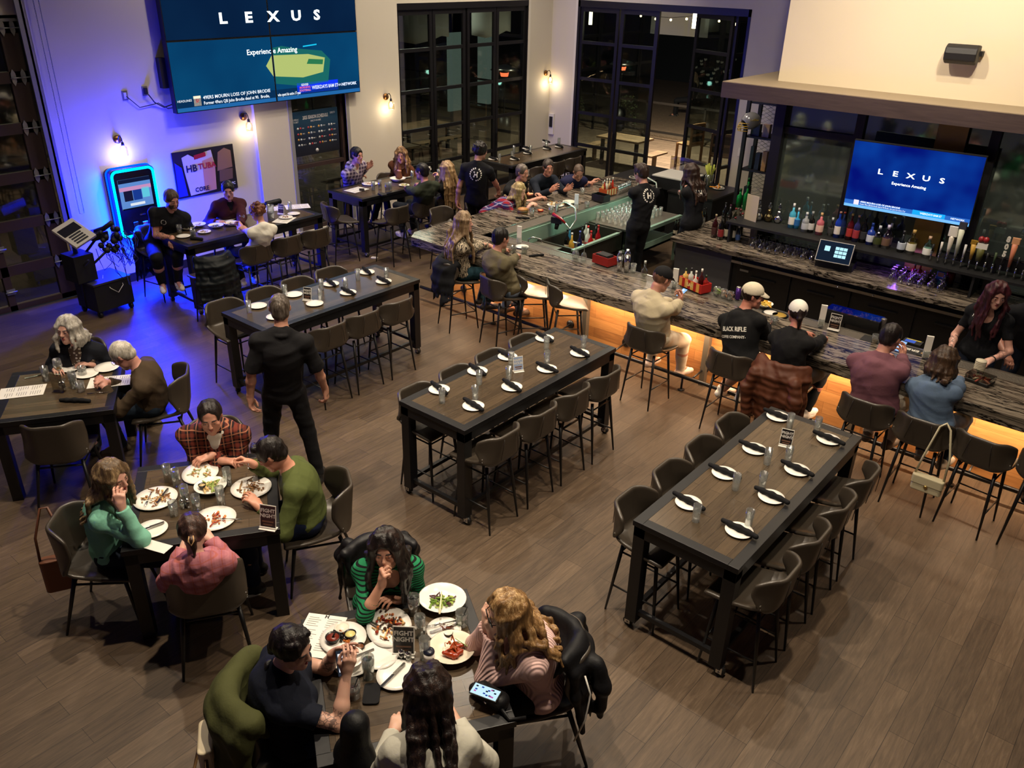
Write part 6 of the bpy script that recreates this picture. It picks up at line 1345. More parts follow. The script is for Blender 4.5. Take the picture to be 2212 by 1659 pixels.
def fork(p, rz, lab, L=.21):
 o = thing('fork', lab, 'fork', p, rz); m = MB(); m.tube([(L/2, 0, .003), (0, 0, .008), (-L*.2, 0, .006)], [.006, .003, .006], 6); m.obj('handle', M_CHR, o); m = MB()
 for i in range(4): m.tube([(-L*.2, (i-1.5)*.005, .006), (-L*.34, (i-1.5)*.006, .009), (-L/2, (i-1.5)*.006, .012)], .0016, 5)
 m.box(-L*.24, -L*.18, -.01, .01, .005, .008); m.obj('tines', M_CHR, o); return o
def paper(p, w, l, rz, lab, cat='menu', n=16, head=None):
 o = thing('paper_menu', lab, cat, p, rz); m = MB(); m.box(-w/2, w/2, -l/2, l/2, 0, .0015); m.obj('sheet', mat('paper_white', 'dcd8d0', .6), o)
 m = MB(); rr = random.Random(int(p[0]*100));
 for c in (-1, 1):
  for i in range(n):
   if i % 6 == 5: continue
   y = l*.40-i*l*.8/n; ww = w*.38*rr.uniform(.6, 1); x0 = c*w*.24-w*.19; m.add([(x0, y, .0019), (x0+ww, y, .0019), (x0+ww, y+l*.012, .0019), (x0, y+l*.012, .0019)], [(0, 1, 2, 3)])
 m.obj('print_lines', mat('print_grey', '6e6a66', .7), o)
 if head: text(head, .04, M_BLACK, o, (0, l*.45, .002), (0, 0, 0), 'menu_lettering', .0002, bold=.002)
 return o
def shaker(p, lab, c='d8d4c8'):
 o = thing('salt_shaker', lab, 'shaker', p); m = MB(); m.lathe([(.0001, 0), (.021, 0), (.019, .06), (.0001, .06)], 8); m.obj('jar', glassmat('shaker_glass', 'e2e6e4', .3), o)
 m = MB(); m.lathe([(.0001, .003), (.017, .003), (.016, .035), (.0001, .035)], 8); m.obj('contents', mat('shaker_'+c, c, .8), o); m = MB(); m.lathe([(.02, .06), (.019, .075), (.0001, .085)], 12); m.obj('lid', M_CHR, o); return o
def ramekin(p, lab, c='17130f', fill='c8b070', r=.032):
 o = thing('sauce_cup', lab, 'sauce cup', p); m = MB(); m.lathe([(.0001, 0), (r*.75, 0), (r, .032), (r*.9, .032), (r*.7, .006), (.0001, .006)], 16); m.obj('cup', mat('cup_'+c, c, .3), o); m = MB(); m.lathe([(.0001, .006), (r*.7, .006), (r*.88, .024), (.0001, .025)], 14); m.obj('sauce', mat('sauce_'+fill, fill, .3), o); return o
G_W = 'glass tumblers'
# table of four, middle left
p = P5z(1053, 583); o = plate_obj(p.x, p.y, zL, .175, 'big oval plate with fries and salad in front of the man in flannel', 'white plates', .85, .9); scraps(o, .1, ('c08a4a', 'a8b070'), 14, seed=2)
p = P5z(748, 757); o = plate_obj(p.x, p.y, zL, .17, 'big plate of picked pasta in front of the woman in mint'); scraps(o, .11, ('b08050', 'd8b070', '8a5a34'), 16, seed=3); knife((p.x+.03, p.y+.04, zL+.02), 2.2, 'knife lying across the plate of the woman in mint'); fork((p.x-.02, p.y-.05, zL+.018), 2.4, 'fork lying on the plate of the woman in mint')
p = P5z(1400, 683); o = plate_obj(p.x, p.y, zL, .165, 'big plate with pulled meat leftovers in front of the man in olive green'); scraps(o, .11, ('8a6038', 'b89060'), 18, seed=4)
p = P5z(1150, 895); o = plate_obj(p.x, p.y, zL, .165, 'big plate with red sauce leftovers in front of the woman in pink plaid'); scraps(o, .09, ('a83c14', 'd08a4a'), 16, seed=5); fork((p.x+.1, p.y+.06, zL+.02), .7, 'fork resting on the rim of the red sauce plate')
p = P5z(1125, 690); o = bowl_obj(p.x, p.y, zL, .13, .05, 'white bowl with chips and a dip cup in the middle of the four-person table'); scraps(o, .075, ('d8b478', '90a050'), 10, .02, 6, .02); ramekin((p.x-.04, p.y-.05, zL+.03), 'black dip cup standing in the bowl of chips', fill='b8a070')
p = P5z(722, 967); plate_obj(p.x, p.y, zL, .118, 'small white plate with a knife at the corner by the woman in pink plaid'); knife((p.x-.02, p.y-.01, zL+.02), 1.35, 'knife across the small plate at the table corner')
for i, (x, y, h, lq, lh, lab) in enumerate(((835, 628, .16, 'c8a040', .5, 'glass of yellow juice behind the water glass at the four-person table'), (893, 660, .16, 'water', .75, 'tall glass of ice water by the plate of the man in flannel'), (955, 778, .165, 'water', .55, 'half full water glass in the middle of the four-person table'), (1243, 652, .16, 'water', .3, 'nearly empty water glass between the two men'), (1197, 790, .17, 'd8c070', .3, 'glass with a finger of pale beer beside the chip bowl'), (1032, 832, .15, 'water', .7, 'water glass beside the red sauce plate'), (876, 862, .13, 'c8b070', .2, 'short glass by the plate of the woman in mint'))):
 p = P5z(x, y); glass(p.x, p.y, zL, lab, .036, h, lq, lh, G_W, 3 if lq == 'water' else 0)
for i, (x, y) in enumerate(((932, 812), (968, 806))): p = P5z(x, y); shaker((p.x, p.y, zL), ('salt shaker, left of the pair at the four-person table', 'pepper shaker, right of the pair at the four-person table')[i], ('d8d4c8', '3a3028')[i])
p = P5z(1515, 955); sign(p.x, p.y, zL, math.radians(28), 'fight night table sign at the corner by the man in olive green', s=1.25)
p = P5z(760, 1078); flat('paper_napkin', p, .2, .1, .35, mat('paper_white', 'dcd8d0'), 'white paper napkin folded at the near edge of the four-person table', 'napkin')
fork(A_(536, 1000, 1.08), 2.6, 'fork held up by the man in the olive green sweater')
# bottom table
p = P2z(900, 790); paper((p.x, p.y, zL), .27, .38, .55, 'printed paper menu under the hands of the woman in the navy tee', head='H')
p = P2z(1740, 575); o = bowl_obj(p.x, p.y, zL, .15, .055, 'white bowl of green salad with chopsticks', 1.1, .4); scraps(o, .07, ('6a8a30', '9ab050', '4a2a30'), 16, .02, 7, .018)
for k in (0, 1): m = MB(); m.tube([(-.17, -.02+.02*k, .062), (.06, .02-.01*k, .052)], .004, 6); tag(m.obj('chopstick', mat('chopstick', 'd8cfa8', .5), None, (p.x, p.y, zL), 2.1+.15*k), ('upper', 'lower')[k]+' pale chopstick lying across the salad bowl', 'chopstick', None)
p = P2z(1380, 745); o = plate_obj(p.x, p.y, zL, .19, 'long oval plate of half eaten food in front of the woman in green stripes', 'white plates', .78, .9); scraps(o, .12, ('b8642c', '3c2214', 'd8b070', '8e2c14'), 14, seed=8, s=.018); knife((p.x-.14, p.y-.06, zL+.02), .1, 'knife leaning on the left rim of the long oval plate'); fork((p.x+.1, p.y+.07, zL+.02), .9, 'fork lying in the food on the long oval plate')
p = P2z(1750, 762); o = plate_obj(p.x, p.y, zL, .115, 'small plate with bones and crossed cutlery'); scraps(o, .05, ('6a3420',), 10, seed=9); knife((p.x+.0, p.y+.02, zL+.02), 1.2, 'knife on the small plate of bones'); fork((p.x-.04, p.y+.02, zL+.02), 1.05, 'fork on the small plate of bones'); ramekin((p.x+.06, p.y-.02, zL+.012), 'black cup of white sauce on the small plate of bones', fill='ded8c8')
p = P2z(1805, 905); o = bowl_obj(p.x, p.y, zL, .15, .05, 'white bowl of glazed chicken wings with cucumber', mt=mat('cream_ceramic', 'd8cdb8', .3)); rr = random.Random(3)
for k in range(7):
 m = Sdf(); a = rr.random()*6; c = Vector((rr.uniform(-.06, .06), rr.uniform(-.06, .05), .035)); d = Vector((math.cos(a)*.03, math.sin(a)*.03, .004)); m.cone(c-d, c+d, .022, .014, .01); link('chicken_wing', m.mesh('chicken_wing', .005, folds(.003, k, 120)), mat('wing_glaze', '8a2c0c', .2), o)
for k in range(4): m = MB(); m.tube([(-.02+.03*k, .07, .04), (-.02+.03*k, .073, .042)], .02, 12); m.obj('cucumber_slice', mat('cucumber', '8aa050', .4), o); scraps(o, .05, ('c8622c',), 10, .05, 11, .012)
p = P2z(1310, 935); plate_obj(p.x, p.y, zL, .125, 'empty small white plate in the middle of the bottom table'); p = P2z(1430, 1070); plate_obj(p.x, p.y, zL, .125, 'empty white plate with a knife near the woman in white denim'); knife((p.x-.01, p.y-.02, zL+.02), 1.7, 'knife lying across the empty plate near the woman in white denim')
p = P2z(1070, 820); o = plate_obj(p.x, p.y, zL, .15, 'white plate holding dark sauce bowls beside the menu', 'white plates', 1., 0); o2 = ramekin(P2z(1000, 822, zL+.012), 'dark bowl of red sauce on the plate beside the menu', '141010', '6a2010', .05); ramekin(P2z(1118, 800, zL+.012), 'dark cup with butter on the plate beside the menu', '141010', 'd8cc80', .04); ramekin(P2z(1062, 756, zL+.012), 'white cup of cream dip on the plate beside the menu', 'd8d4c8', 'e0dccc', .05)
scraps(o, .05, ('17130f', 'b06020'), 8, .01, 12, .02)
p = P2z(1135, 985); plate_obj(p.x, p.y, zL, .12, 'small plate under the bowl near the raised phone'); p = P2z(1085, 990); o = bowl_obj(p.x, p.y, zL+.018, .1, .05, 'small oval bowl near the raised phone', 1.2, .6); scraps(o, .05, ('d0c090',), 8, .018, 13)
p = P2z(1132, 1010); knife((p.x, p.y, zL+.075), 1.25, 'long knife leaning over the bowl near the raised phone', .3)
for x, y, r_, h, lq, lh, ice, lab in ((1548, 640, .042, .15, '5a2a14', .85, 3, 'glass of dark iced tea near the woman in green stripes'), (1590, 790, .038, .165, 'water', .85, 4, 'tall glass of ice water beside the long oval plate'), (1243, 1070, .04, .165, 'water', .85, 4, 'tall glass of ice water in front of the woman in the navy tee'), (1872, 715, .045, .11, 'b8c8a8', .5, 5, 'rocks glass with lime and ice near the woman in pink'), (1140, 1200, .045, .11, 'b01020', .6, 4, 'rocks glass with red cocktail at the near left of the bottom table'), (1622, 940, .037, .16, None, .5, 0, 'empty tall glass behind the wing bowl')):
 p = P2z(x, y); glass(p.x, p.y, zL, lab, r_, h, lq, lh, G_W, ice, lq in ('b8c8a8', 'b01020'))
p = P2z(1650, 965); o = thing('covered_cup', 'small glass cup with a dark round lid beside the wing bowl', 'cup', (p.x, p.y, zL)); m = MB(); m.lathe([(.0001, 0), (.034, 0), (.036, .08), (.0001, .08)], 16); m.obj('cup', M_CER, o); m = MB(); m.lathe([(.038, .08), (.034, .092), (.0001, .095)], 16); m.obj('lid', mat('lid_navy', '14182a', .3), o)
p = P2z(1465, 950); shaker((p.x, p.y, zL), 'pepper shaker, left of the pair by the bottom table sign', '3a3028'); p = P2z(1512, 965); shaker((p.x, p.y, zL), 'salt shaker, right of the pair by the bottom table sign')
p = P2z(1462, 935); sign(p.x, p.y+.02, zL, math.radians(38), 'fight night table sign in the middle of the bottom table', s=1.3)
p = P2z(1183, 885); ramekin((p.x, p.y, zL), 'lone black sauce cup in the middle left of the bottom table', fill='6a3c20')
m = MB(); m.rbox(-.05, .05, -.08, .08, 0, .012, .02); p = P2z(1262, 1190); tag(m.obj('cloth_pouch', M_NAP, None, (p.x, p.y, zL), .75), 'folded black napkin beside the red cocktail', 'napkin')
G = Sdf(); G.cone((-.09, 0, .04), (.09, .02, .04), .04, .05, .05); G.cone((-.06, .05, .04), (.08, .06, .03), .035, .035, .04); p = P2z(2035, 1235); o = thing('belt_bag', 'small black belt bag on the table corner under the lit phone', 'bag', (p.x, p.y, zL)); link('pouch', G.mesh('pouch', .008, folds(.003, 3)), clothmat('bag_black', '0e0e10', .5), o)
m = MB(); m.tube([(.1, 0, .04), (.2, -.02, .01), (.26, .06, .005)], .012, 6); m.obj('strap', clothmat('bag_black', '0e0e10', .5), o); m = MB(); m.tube([(.04, -.05, .06), (.04, -.058, .062)], .009, 10); m.obj('badge', M_CHR, o)
p = P2z(2030, 1172, zL+.1); o = thing('smartphone', 'lit phone showing a colourful keyboard on the black belt bag', 'phone', (p.x, p.y, zL+.1), .28); bx('phone_case', mat('phone_black', '0c0c0e', .3), -.09, .09, -.045, .045, -.01, 0, parent=o, bev=.004); bx('phone_screen', emis('phone_white', 'b8d8e4', 1.3), -.083, .083, -.04, .04, 0, .001, parent=o)
rr = random.Random(5)
for i in range(14): x, y = rr.uniform(-.07, .06), rr.uniform(-.035, .025); bx('screen_tile', emis('tile_'+('2040a0', '101828', 'c060b0')[i % 3], ('2040a0', '101828', 'c060b0')[i % 3], 1.), x, x+.014, y, y+.01, .001, .0016, parent=o)
# left edge table
p = P0z(190, 825); paper((p.x, p.y, zL), .25, .42, -.55, 'printed paper menu at the left edge of the photo'); p = P0z(955, 735); paper((p.x, p.y, zL), .25, .42, -.6, 'printed paper menu under the hand of the white haired man')
p = P0z(600, 625); plate_obj(p.x, p.y, zL, .12, 'empty white plate behind the wine glass'); p = P0z(925, 622); plate_obj(p.x, p.y, zL, .125, 'empty white plate beside the white haired man'); p = P0z(750, 678); plate_obj(p.x, p.y, zL, .12, 'white plate under the red candle glass'); p = P0z(718, 680); o = glass(p.x, p.y, zL+.012, 'short glass of dark red drink on the plate', .045, .085, '7a1020', .6, None)
p = P0z(405, 730); glass(p.x, p.y, zL, 'tall glass of cloudy water near the left menu', .04, .16, 'water', .75, G_W); p = P0z(645, 790); glass(p.x, p.y, zL, 'tall glass of cloudy water in the middle of the elderly couple table', .04, .18, 'water', .8, G_W); p = P0z(703, 822); glass(p.x, p.y, zL, 'short glass of amber cocktail in the middle of the elderly couple table', .042, .11, 'b86a20', .4, G_W, 3)
p = P0z(530, 725); o = thing('wine_glass', 'glass of white wine near the older woman', 'wine glass', (p.x, p.y, zL)); m = MB(); m.lathe([(.0001, 0), (.04, 0), (.04, .003), (.005, .008), (.0045, .1), (.03, .13), (.046, .17), (.04, .24), (.038, .24), (.044, .17), (.028, .134), (.0001, .104)], 20); m.obj('bowl_and_stem', M_TUM, o); m = MB(); m.lathe([(.0001, .107), (.027, .134), (.042, .165), (.0001, .165)], 16); m.obj('wine', glassmat('wine_white', 'e0d080', .2), o)
p = P0z(510, 825); o = thing('sign_holder', 'clear acrylic sign holder with salt and pepper shakers', 'sign holder', (p.x, p.y, zL), .6); bx('panel', glassmat('acrylic_clear', 'dad6c8', .2), -.06, .06, -.003, .003, 0, .2, parent=o); bx('base', glassmat('acrylic_clear', 'dad6c8', .2), -.06, .06, -.03, .03, 0, .006, parent=o); p = P0z(555, 800); shaker((p.x, p.y, zL), 'pepper shaker beside the clear sign holder', '3a3028'); p = P0z(530, 800); shaker((p.x, p.y, zL), 'salt shaker beside the clear sign holder')
p = P0z(650, 912); link_ = link('napkin_roll', NP, None, None, (p.x, p.y, zL), .7); tag(link_, 'rolled black napkin on the elderly couple table', 'napkin', None)
p = P0z(850, 838); fork((p.x, p.y, zL), .9+PI, 'fork beside the menu of the white haired man'); p = P0z(320, 690); knife((p.x, p.y, zL), 1.3, 'dark handled knife near the left menu')
# jukebox table
def PJ(x, y): return at(x/4, 375+y/4, zT)
for x, y, r_, cs, lab in ((1585, 547, .1, (), 'small empty white plate in front of the bearded man'), (1960, 392, .16, ('2a1c18', '7a3a24'), 'large oval plate in front of the woman in burgundy'), (1765, 508, .1, ('8a5a40', 'c0a080'), 'small plate of bones near the bearded man')):
 p = PJ(x, y); o = plate_obj(p.x, p.y, zT, r_, lab); cs and scraps(o, r_*.5, cs, 8, seed=int(x))
for x, y, cs, lab in ((1715, 458, ('b89058',), 'white bowl with flat bread at the jukebox table'), (1868, 466, ('2a2018', '4a5a30'), 'white bowl with dark leftovers at the jukebox table'), (2000, 446, ('3a2218', 'b08060'), 'white bowl nearest the woman in burgundy'), (1625, 482, ('d0c8a0',), 'white bowl of dip by the bearded man')):
 p = PJ(x, y); o = bowl_obj(p.x, p.y, zT, .115, .045, lab); scraps(o, .06, cs, 8, .018, int(x))
for x, y, c, lab in ((1555, 520, 'water', 'ice water glass by the bearded man'), (1675, 560, 'water', 'water glass with a straw on the jukebox table'), (2078, 385, 'd89090', 'pink drink glass in front of the woman in burgundy'), (2100, 435, 'a88858', 'tan drink in the hands of the woman in the white tee')):
 p = PJ(x, y); glass(p.x, p.y, zT, lab, .04, .14, c, .7, G_W, 2, 'straw' in lab)
p = PJ(1700, 575); G = Sdf(); G.cone((-.08, 0, .02), (.08, .01, .02), .03, .025, .04); tag(link('crumpled_napkin', G.mesh('crumpled_napkin', .008, folds(.006, 5, 60)), M_NAP, None, (p.x, p.y, zT), .4), 'crumpled black napkin at the near end of the jukebox table', 'napkin')
for x, y, r_, cs, lab in ((670, 385, .11, ('8a5a40', 'c0a080'), 'plate with a bone on a paper sheet at the jukebox table'), (740, 354, .1, (), 'empty white plate at the right end of the jukebox table')):
 p = P6(x, y); o = plate_obj(p.x, p.y, zT+.004, r_, lab); cs and scraps(o, r_*.5, cs, 6, seed=int(x))
p = P6(770, 285); paper((p.x, p.y, zT), .28, .4, -.5, 'paper menu at the far right end of the jukebox table'); p = P6(655, 400); paper((p.x, p.y, zT), .26, .36, .5, 'paper sheet under the bone plate at the jukebox table'); p = P6(560, 305); paper((p.x, p.y, zT), .26, .3, -.4, 'paper menu by the wall side of the jukebox table')
p = P6(545, 400); o = glass(p.x, p.y, zT, 'clear water pitcher with a dark lid on the jukebox table', .06, .24, 'water', .5, None, name='pitcher'); o['category'] = 'pitcher'; p = P6(628, 350); sign(p.x, p.y, zT, .4, 'fight night table sign on the jukebox table'); p = P6(708, 320); tum(p.x, p.y, zT, 'empty tumbler on the right end of the jukebox table')
G = Sdf(); G.cone((-.12, 0, 0), (.12, 0, 0), .05, .05, .03); p = P6(590, 250)
tag(link('shoulder_bag', G.mesh('shoulder_bag', .01, folds(.006, 2)), clothmat('bag_black', '0e0e10', .5), None, (p.x-.1, p.y, zT-.02), 1.57), 'black bag hanging over the empty stool by the white pillar', 'bag')
# banner table
def PS(x, y): return at(553+x/4, y/4, zT)
for x, y, r_, cs, lab in ((985, 1592, .15, ('8a4a30', 'd0a880'), 'white plate of food in front of the man in purple plaid'), (1280, 1605, .1, ('c8b878', '88904a'), 'dark dish of pasta in front of the man in dark green')):
 p = PS(x, y); o = plate_obj(p.x, p.y, zT, r_, lab); scraps(o, r_*.55, cs, 10, seed=int(x))
p = PS(1225, 1565); o = bowl_obj(p.x, p.y, zT, .15, .06, 'large white bowl in the middle of the banner table'); p = PS(1300, 1530); o = plate_obj(p.x, p.y, zT, .15, 'oval white platter at the wall side of the banner table', 'white plates', .7); scraps(o, .08, ('b09060',), 8, seed=6)
for x, y, c, lab in ((1072, 1625, '3a0c0c', 'tall glass of dark red beer on the banner table'), (1130, 1650, 'b89030', 'glass of golden beer on the banner table'), (1015, 1640, 'water', 'water glass near the man in purple plaid'), (1160, 1640, 'water', 'clear water glass behind the golden beer'), (1350, 1545, 'water', 'water glass near the woman in brown'), (1580, 1530, 'c8c0a8', 'pale drink in front of the blonde woman in black')):
 p = PS(x, y); glass(p.x, p.y, zT, lab, .036, .15, c, .75, G_W)
p = PS(870, 1640); paper((p.x, p.y, zT), .28, .38, .1, 'paper menu at the near end of the banner table'); o = flat('phone', PS(915, 1642), .09, .17, .9, mat('phone_black', '0c0c0e', .3), 'dark phone lying on the menu at the banner table', 'phone', None, .01); o = flat('card_wallet', at(826, 421, zT), .1, .18, 1.3, M_BLACK, 'black check holder at the near edge of the banner table', 'check holder', None, .02)
m = MB(); m.box(-.1, .1, -.07, .07, 0, .06); p = PS(1525, 1480); ck = NT('checker_paper'); co = ck.co((25, 25, 25)); cn = ck.N('ShaderNodeTexChecker'); cn.inputs['Scale'].default_value = 1; cn.inputs[1].default_value = (.7, .7, .68, 1); cn.inputs[2].default_value = (.02, .02, .02, 1); ck.L(co, 0, cn, 0); ck.L(cn, 0, ck.b, 0)
tag(m.obj('food_basket', ck.m, None, (p.x-.2, p.y, zT)), 'food basket lined with black and white checkered paper', 'basket')
# ---------------------------------------------------------------- bar top
def PB(x, y, z=1.072): return at(900+x/4, 300+y/4, z)
def PC(x, y, z=1.072): return at(1350+x/4, 300+y/4, z)
def PD(x, y, z=1.072): return at(1659+x/4, 600+y/4, z)
def stdmenu(p, lab, rz=.3):
 o = thing('menu_in_glass', lab, 'menu', p, rz); m = mk_glass(.036, .1); m.obj('glass', M_TUM, o); m = MB(); m.box(-.035, .035, -.012, .012, .02, .27); m.obj('menu_sheet', mat('paper_white', 'dcd8d0', .6), o); return o
zB = 1.072
stdmenu(PB(885, 905), 'white menu standing in a glass by the man in the olive shirt'); stdmenu(PB(1378, 610), 'white menu standing in a glass at the side of the bar'); stdmenu(PC(425, 1290), 'white menu standing in a glass by the man in the tan shirt'); stdmenu(PC(1690, 1620), 'white menu standing in a glass by the white mesh cap'); stdmenu(PD(1355, 700), 'white menu standing in a glass between the mauve and blue hoodies')
p = PB(910, 938); plate_obj(p.x, p.y, zB, .1, 'empty white plate on the bar corner by the man in the olive shirt'); p = PB(1200, 575); o = plate_obj(p.x, p.y, zB, .15, 'white plate of nachos at the side of the bar'); scraps(o, .1, ('c09858', '8a5a30', 'd8c898'), 12, .015, 3, .022)
p = PB(1320, 565); o = bowl_obj(p.x, p.y, zB, .12, .05, 'white square bowl at the side of the bar', mt=mat('bowl_pale', 'b8beb0', .3)); p = PB(1070, 628); ramekin((p.x, p.y, zB), 'red dish of yellow sauce at the side of the bar', '9a1c1c', 'e0b060', .055)
p = PB(915, 640); o = thing('sandwich', 'sandwich on a small plate in front of the blonde woman in plaid', 'sandwich', (p.x, p.y, zB)); m = MB(); m.lathe([(.0001, 0), (.09, 0), (.09, .02), (.0001, .02)], 16); m.obj('lower_bun', mat('bun', 'a8743c', .5), o); m = MB(); m.lathe([(.0001, .02), (.095, .02), (.095, .05), (.0001, .05)], 16); m.obj('filling', mat('filling', '4a3a1c', .5), o); m = MB(); m.lathe([(.09, .05), (.08, .08), (.0001, .1)], 16); m.obj('top_bun', mat('bun', 'a8743c', .5), o)
p = PB(915, 690); G = Sdf(); G.cone((-.1, 0, .012), (.1, .01, .012), .018, .02, .02); npm = G.mesh('napkin', .007, folds(.005, 8, 70)); npm.materials.append(M_NAP); tag(link('crumpled_napkin', npm, None, None, (p.x, p.y, zB), .6), 'crumpled black napkin at the side of the bar', 'napkin'); p = PB(1035, 1015); tag(link('crumpled_napkin', npm, None, None, (p.x, p.y, zB), 1.0), 'crumpled black napkin on the near bar beside the man in the olive shirt', 'napkin')
for x, y, r_, h, c, lh, lab in ((995, 670, .04, .15, 'd8d0b8', .4, 'glass between the sandwich and the red dish'), (1160, 640, .045, .12, 'water', .6, 'water glass in front of the nachos'), (1210, 620, .035, .13, 'water', .5, 'tall glass with a straw by the nachos'), (1470, 590, .045, .1, 'water', .5, 'rocks glass near the man in navy'), (1430, 480, .045, .12, 'c8b878', .3, 'glass in front of the man in the navy jacket'), (835, 985, .045, .1, 'c8ccbc', .8, 'left short glass of cloudy drink by the man in the olive shirt'), (930, 990, .045, .1, 'd0d4c4', .85, 'right short glass of cloudy drink by the man in the olive shirt'), (1870, 1145, .042, .11, None, .5, 'empty rocks glass beside the steel shakers')):
 p = PB(x, y); glass(p.x, p.y, zB, lab, r_, h, c, lh, G_W, 0, 'straw' in lab)
p = PC(1280, 1600); glass(p.x, p.y, zB, 'rocks glass with ice in front of the man in the lettered hoodie', .045, .1, 'water', .5, G_W, 5); p = PD(920, 560); glass(p.x, p.y, zB, 'short glass beside the head of the man in mauve', .04, .1, 'c8b060', .5, G_W); p = PC(85, 305, 1.1); glass(p.x+.05, p.y, zB, 'tall glass of amber beer at the far end of the bar', .045, .2, 'c88a18', .9, G_W)
def caddy(p, rz, lab, c, c2=None, n=4, letters=None, w=.3):
 o = thing('bar_caddy', lab, 'caddy', p, rz); cm = mat('caddy_'+c, c, .4); b = MB(); b.box(-w/2, w/2, -.09, -.08, 0, .12); b.box(-w/2, w/2, .08, .09, 0, .12); b.box(-w/2, -w/2+.01, -.08, .08, 0, .12); b.box(w/2-.01, w/2, -.08, .08, 0, .12); b.box(-w/2, w/2, -.08, .08, 0, .01); b.obj('box', cm, o)
 if c2:
  for i in range(4): bx('slat', mat('caddy_'+c2, c2, .4), -w/2+.01+i*w/4, -w/2+.01+i*w/4+w/8, -.093, -.09, .005, .115, parent=o)
 if letters: text(letters, .07, mat('letter_cream', 'e0c080'), o, (0, -.095, .06), (PI/2, 0, 0), 'caddy_lettering', .0005, bold=.003)
 return o
def bottle(p, h, r, gc, lab, lc=None, cc='101010', shape=0, rz=0, grp=None, opaque=True, name='bottle'):
 h *= 1.14; r *= 1.1; o = thing(name, lab, 'bottle', p, rz, grp); gm = mat('bottle_'+gc, gc, .12, spec=.7) if opaque else glassmat('bottleglass_'+gc, gc, .3)
 pr = {0: [(.0001, 0), (r, 0), (r, h*.58), (r*.85, h*.66), (r*.32, h*.76), (r*.3, h*.95), (.0001, h*.95)], 1: [(.0001, 0), (r*.95, 0), (r, h*.5), (r*.9, h*.62), (r*.35, h*.7), (r*.33, h*.88), (.0001, h*.88)], 2: [(.0001, 0), (r*.8, 0), (r, h*.2), (r*.95, h*.42), (r*.3, h*.55), (r*.3, h*.85), (.0001, h*.85)]}[shape]
 m = MB(); m.lathe(pr, 16 if shape < 2 else 14); m.obj('glass_body', gm, o)
 if lc: m = MB(); m.lathe([(r*1.01, h*.14), (r*1.015, h*.15), (r*1.015, h*.44), (r*1.01, h*.45)], 16); m.obj('label', mat('label_'+lc, lc, .6), o)
 m = MB(); m.lathe([(r*.36, h*(.93 if shape == 0 else .84)), (r*.36, h), (.0001, h)], 10); m.obj('cap', mat('cap_'+cc, cc, .4), o); return o
o = caddy(PB(1590, 535), -.1, 'black napkin caddy at the side of the bar', '131316', w=.28); p = PB(1650, 480); o = caddy((p.x, p.y, zB), 1.5, 'orange condiment crate at the side of the bar', 'b04a20', 'd8c090')
for i in range(6): q = p+Vector((rnd.uniform(-.05, .05), -.12+.05*i, .02)); bottle(q, .2+.02*(i % 3), .022, ('c8a060', 'a02818', 'd8d0b8', '603018', 'd0b080', 'b03020')[i], ('first', 'second', 'third', 'fourth', 'fifth', 'sixth')[i]+' sauce bottle from the near end in the orange crate', None, 'd0ccc4', 1, grp='sauce bottles in the orange crate')
for i in range(9):
 q = PB(1745+i*12, 475-i*5); m = MB(); m.lathe([(.0001, 0), (.02, 0), (.024, .16), (.02, .16), (.0001, .01)], 10); tag(m.obj('straw_tin', M_CHR, None, (q.x, q.y, zB)), ('first', 'second', 'third', 'fourth', 'fifth', 'sixth', 'seventh', 'eighth', 'last')[i]+' slim steel tin from the left behind the orange crate', 'tin', 'slim steel tins on the bar')
p = PB(1790, 380, 1.07); m = MB(); m.lathe([(.0001, 0), (.13, 0), (.13, .004), (.0001, .004)], 28); o = tag(m.obj('bar_mat', mat('mat_cream', 'c8c0ac', .6), None, (-8.75, 14.35, 1.066)), 'round cream emblem on the black service mat', 'mat'); m = MB(); m.lathe([(.0001, 0), (.115, 0), (.115, .0012), (.0001, .0012)], 28); c_ = m.obj('emblem_field', M_BLACK, o); c_.location = (0, 0, .004); text('H', .13, mat('letter_white', 'd0ccc0'), o, (0, 0, .0062), (0, 0, 1.2), 'emblem_lettering', .0006, bold=.006)
p = PB(1620, 1075); o = caddy((p.x, p.y, zB), -.12, 'red napkin caddy on the near bar beside the steel shakers', '8e1c14', w=.3); bx('napkin_stack', mat('napkin_dk', '1a1a1c', .8), -.1, .1, -.07, .07, .01, .14, parent=o)
for i, (x, y, h) in enumerate(((1750, 1130, .2), (1812, 1140, .24))):
 p = PB(x, y); o = thing('cocktail_shaker', ('short steel cocktail shaker beside the red caddy', 'tall steel cocktail shaker beside the red caddy')[i], 'shaker', (p.x, p.y, zB)); m = MB(); m.lathe([(.0001, 0), (.036, 0), (.046, h), (.0001, h)], 20); m.obj('tin', M_CHR, o); m = MB(); m.lathe([(.046, h), (.04, h+.02), (.024, h+.04), (.024, h+.07), (.0001, h+.075)], 20); m.obj('strainer_cap', M_CHR, o)
p = PB(1965, 1185); bottle((p.x, p.y, zB), .19, .04, 'd8dcd0', 'small clear round bottle right of the steel shakers', None, 'b0b4b0', 2, opaque=False)
for i, (x, y) in enumerate(((1600, 990), (1645, 965), (1680, 1000))):
 p = PB(x, y, .95); o = thing('wine_glass', ('left', 'middle', 'right')[i]+' upturned wine glass behind the red caddy', 'wine glass', (p.x+.05, 9.42, 1.06)); m = MB(); m.lathe([(.034, 0), (.045, .06), (.03, .11), (.005, .13), (.0045, .22), (.042, .235), (.0001, .238)], 18); m.obj('bowl_and_stem', M_TUM, o)
p = PC(600, 1290); o = caddy((p.x, p.y, zB), -.3, 'red and yellow wooden condiment crate by the tan shirt', 'a81c18', 'd8a04a', letters='BAR', w=.42)
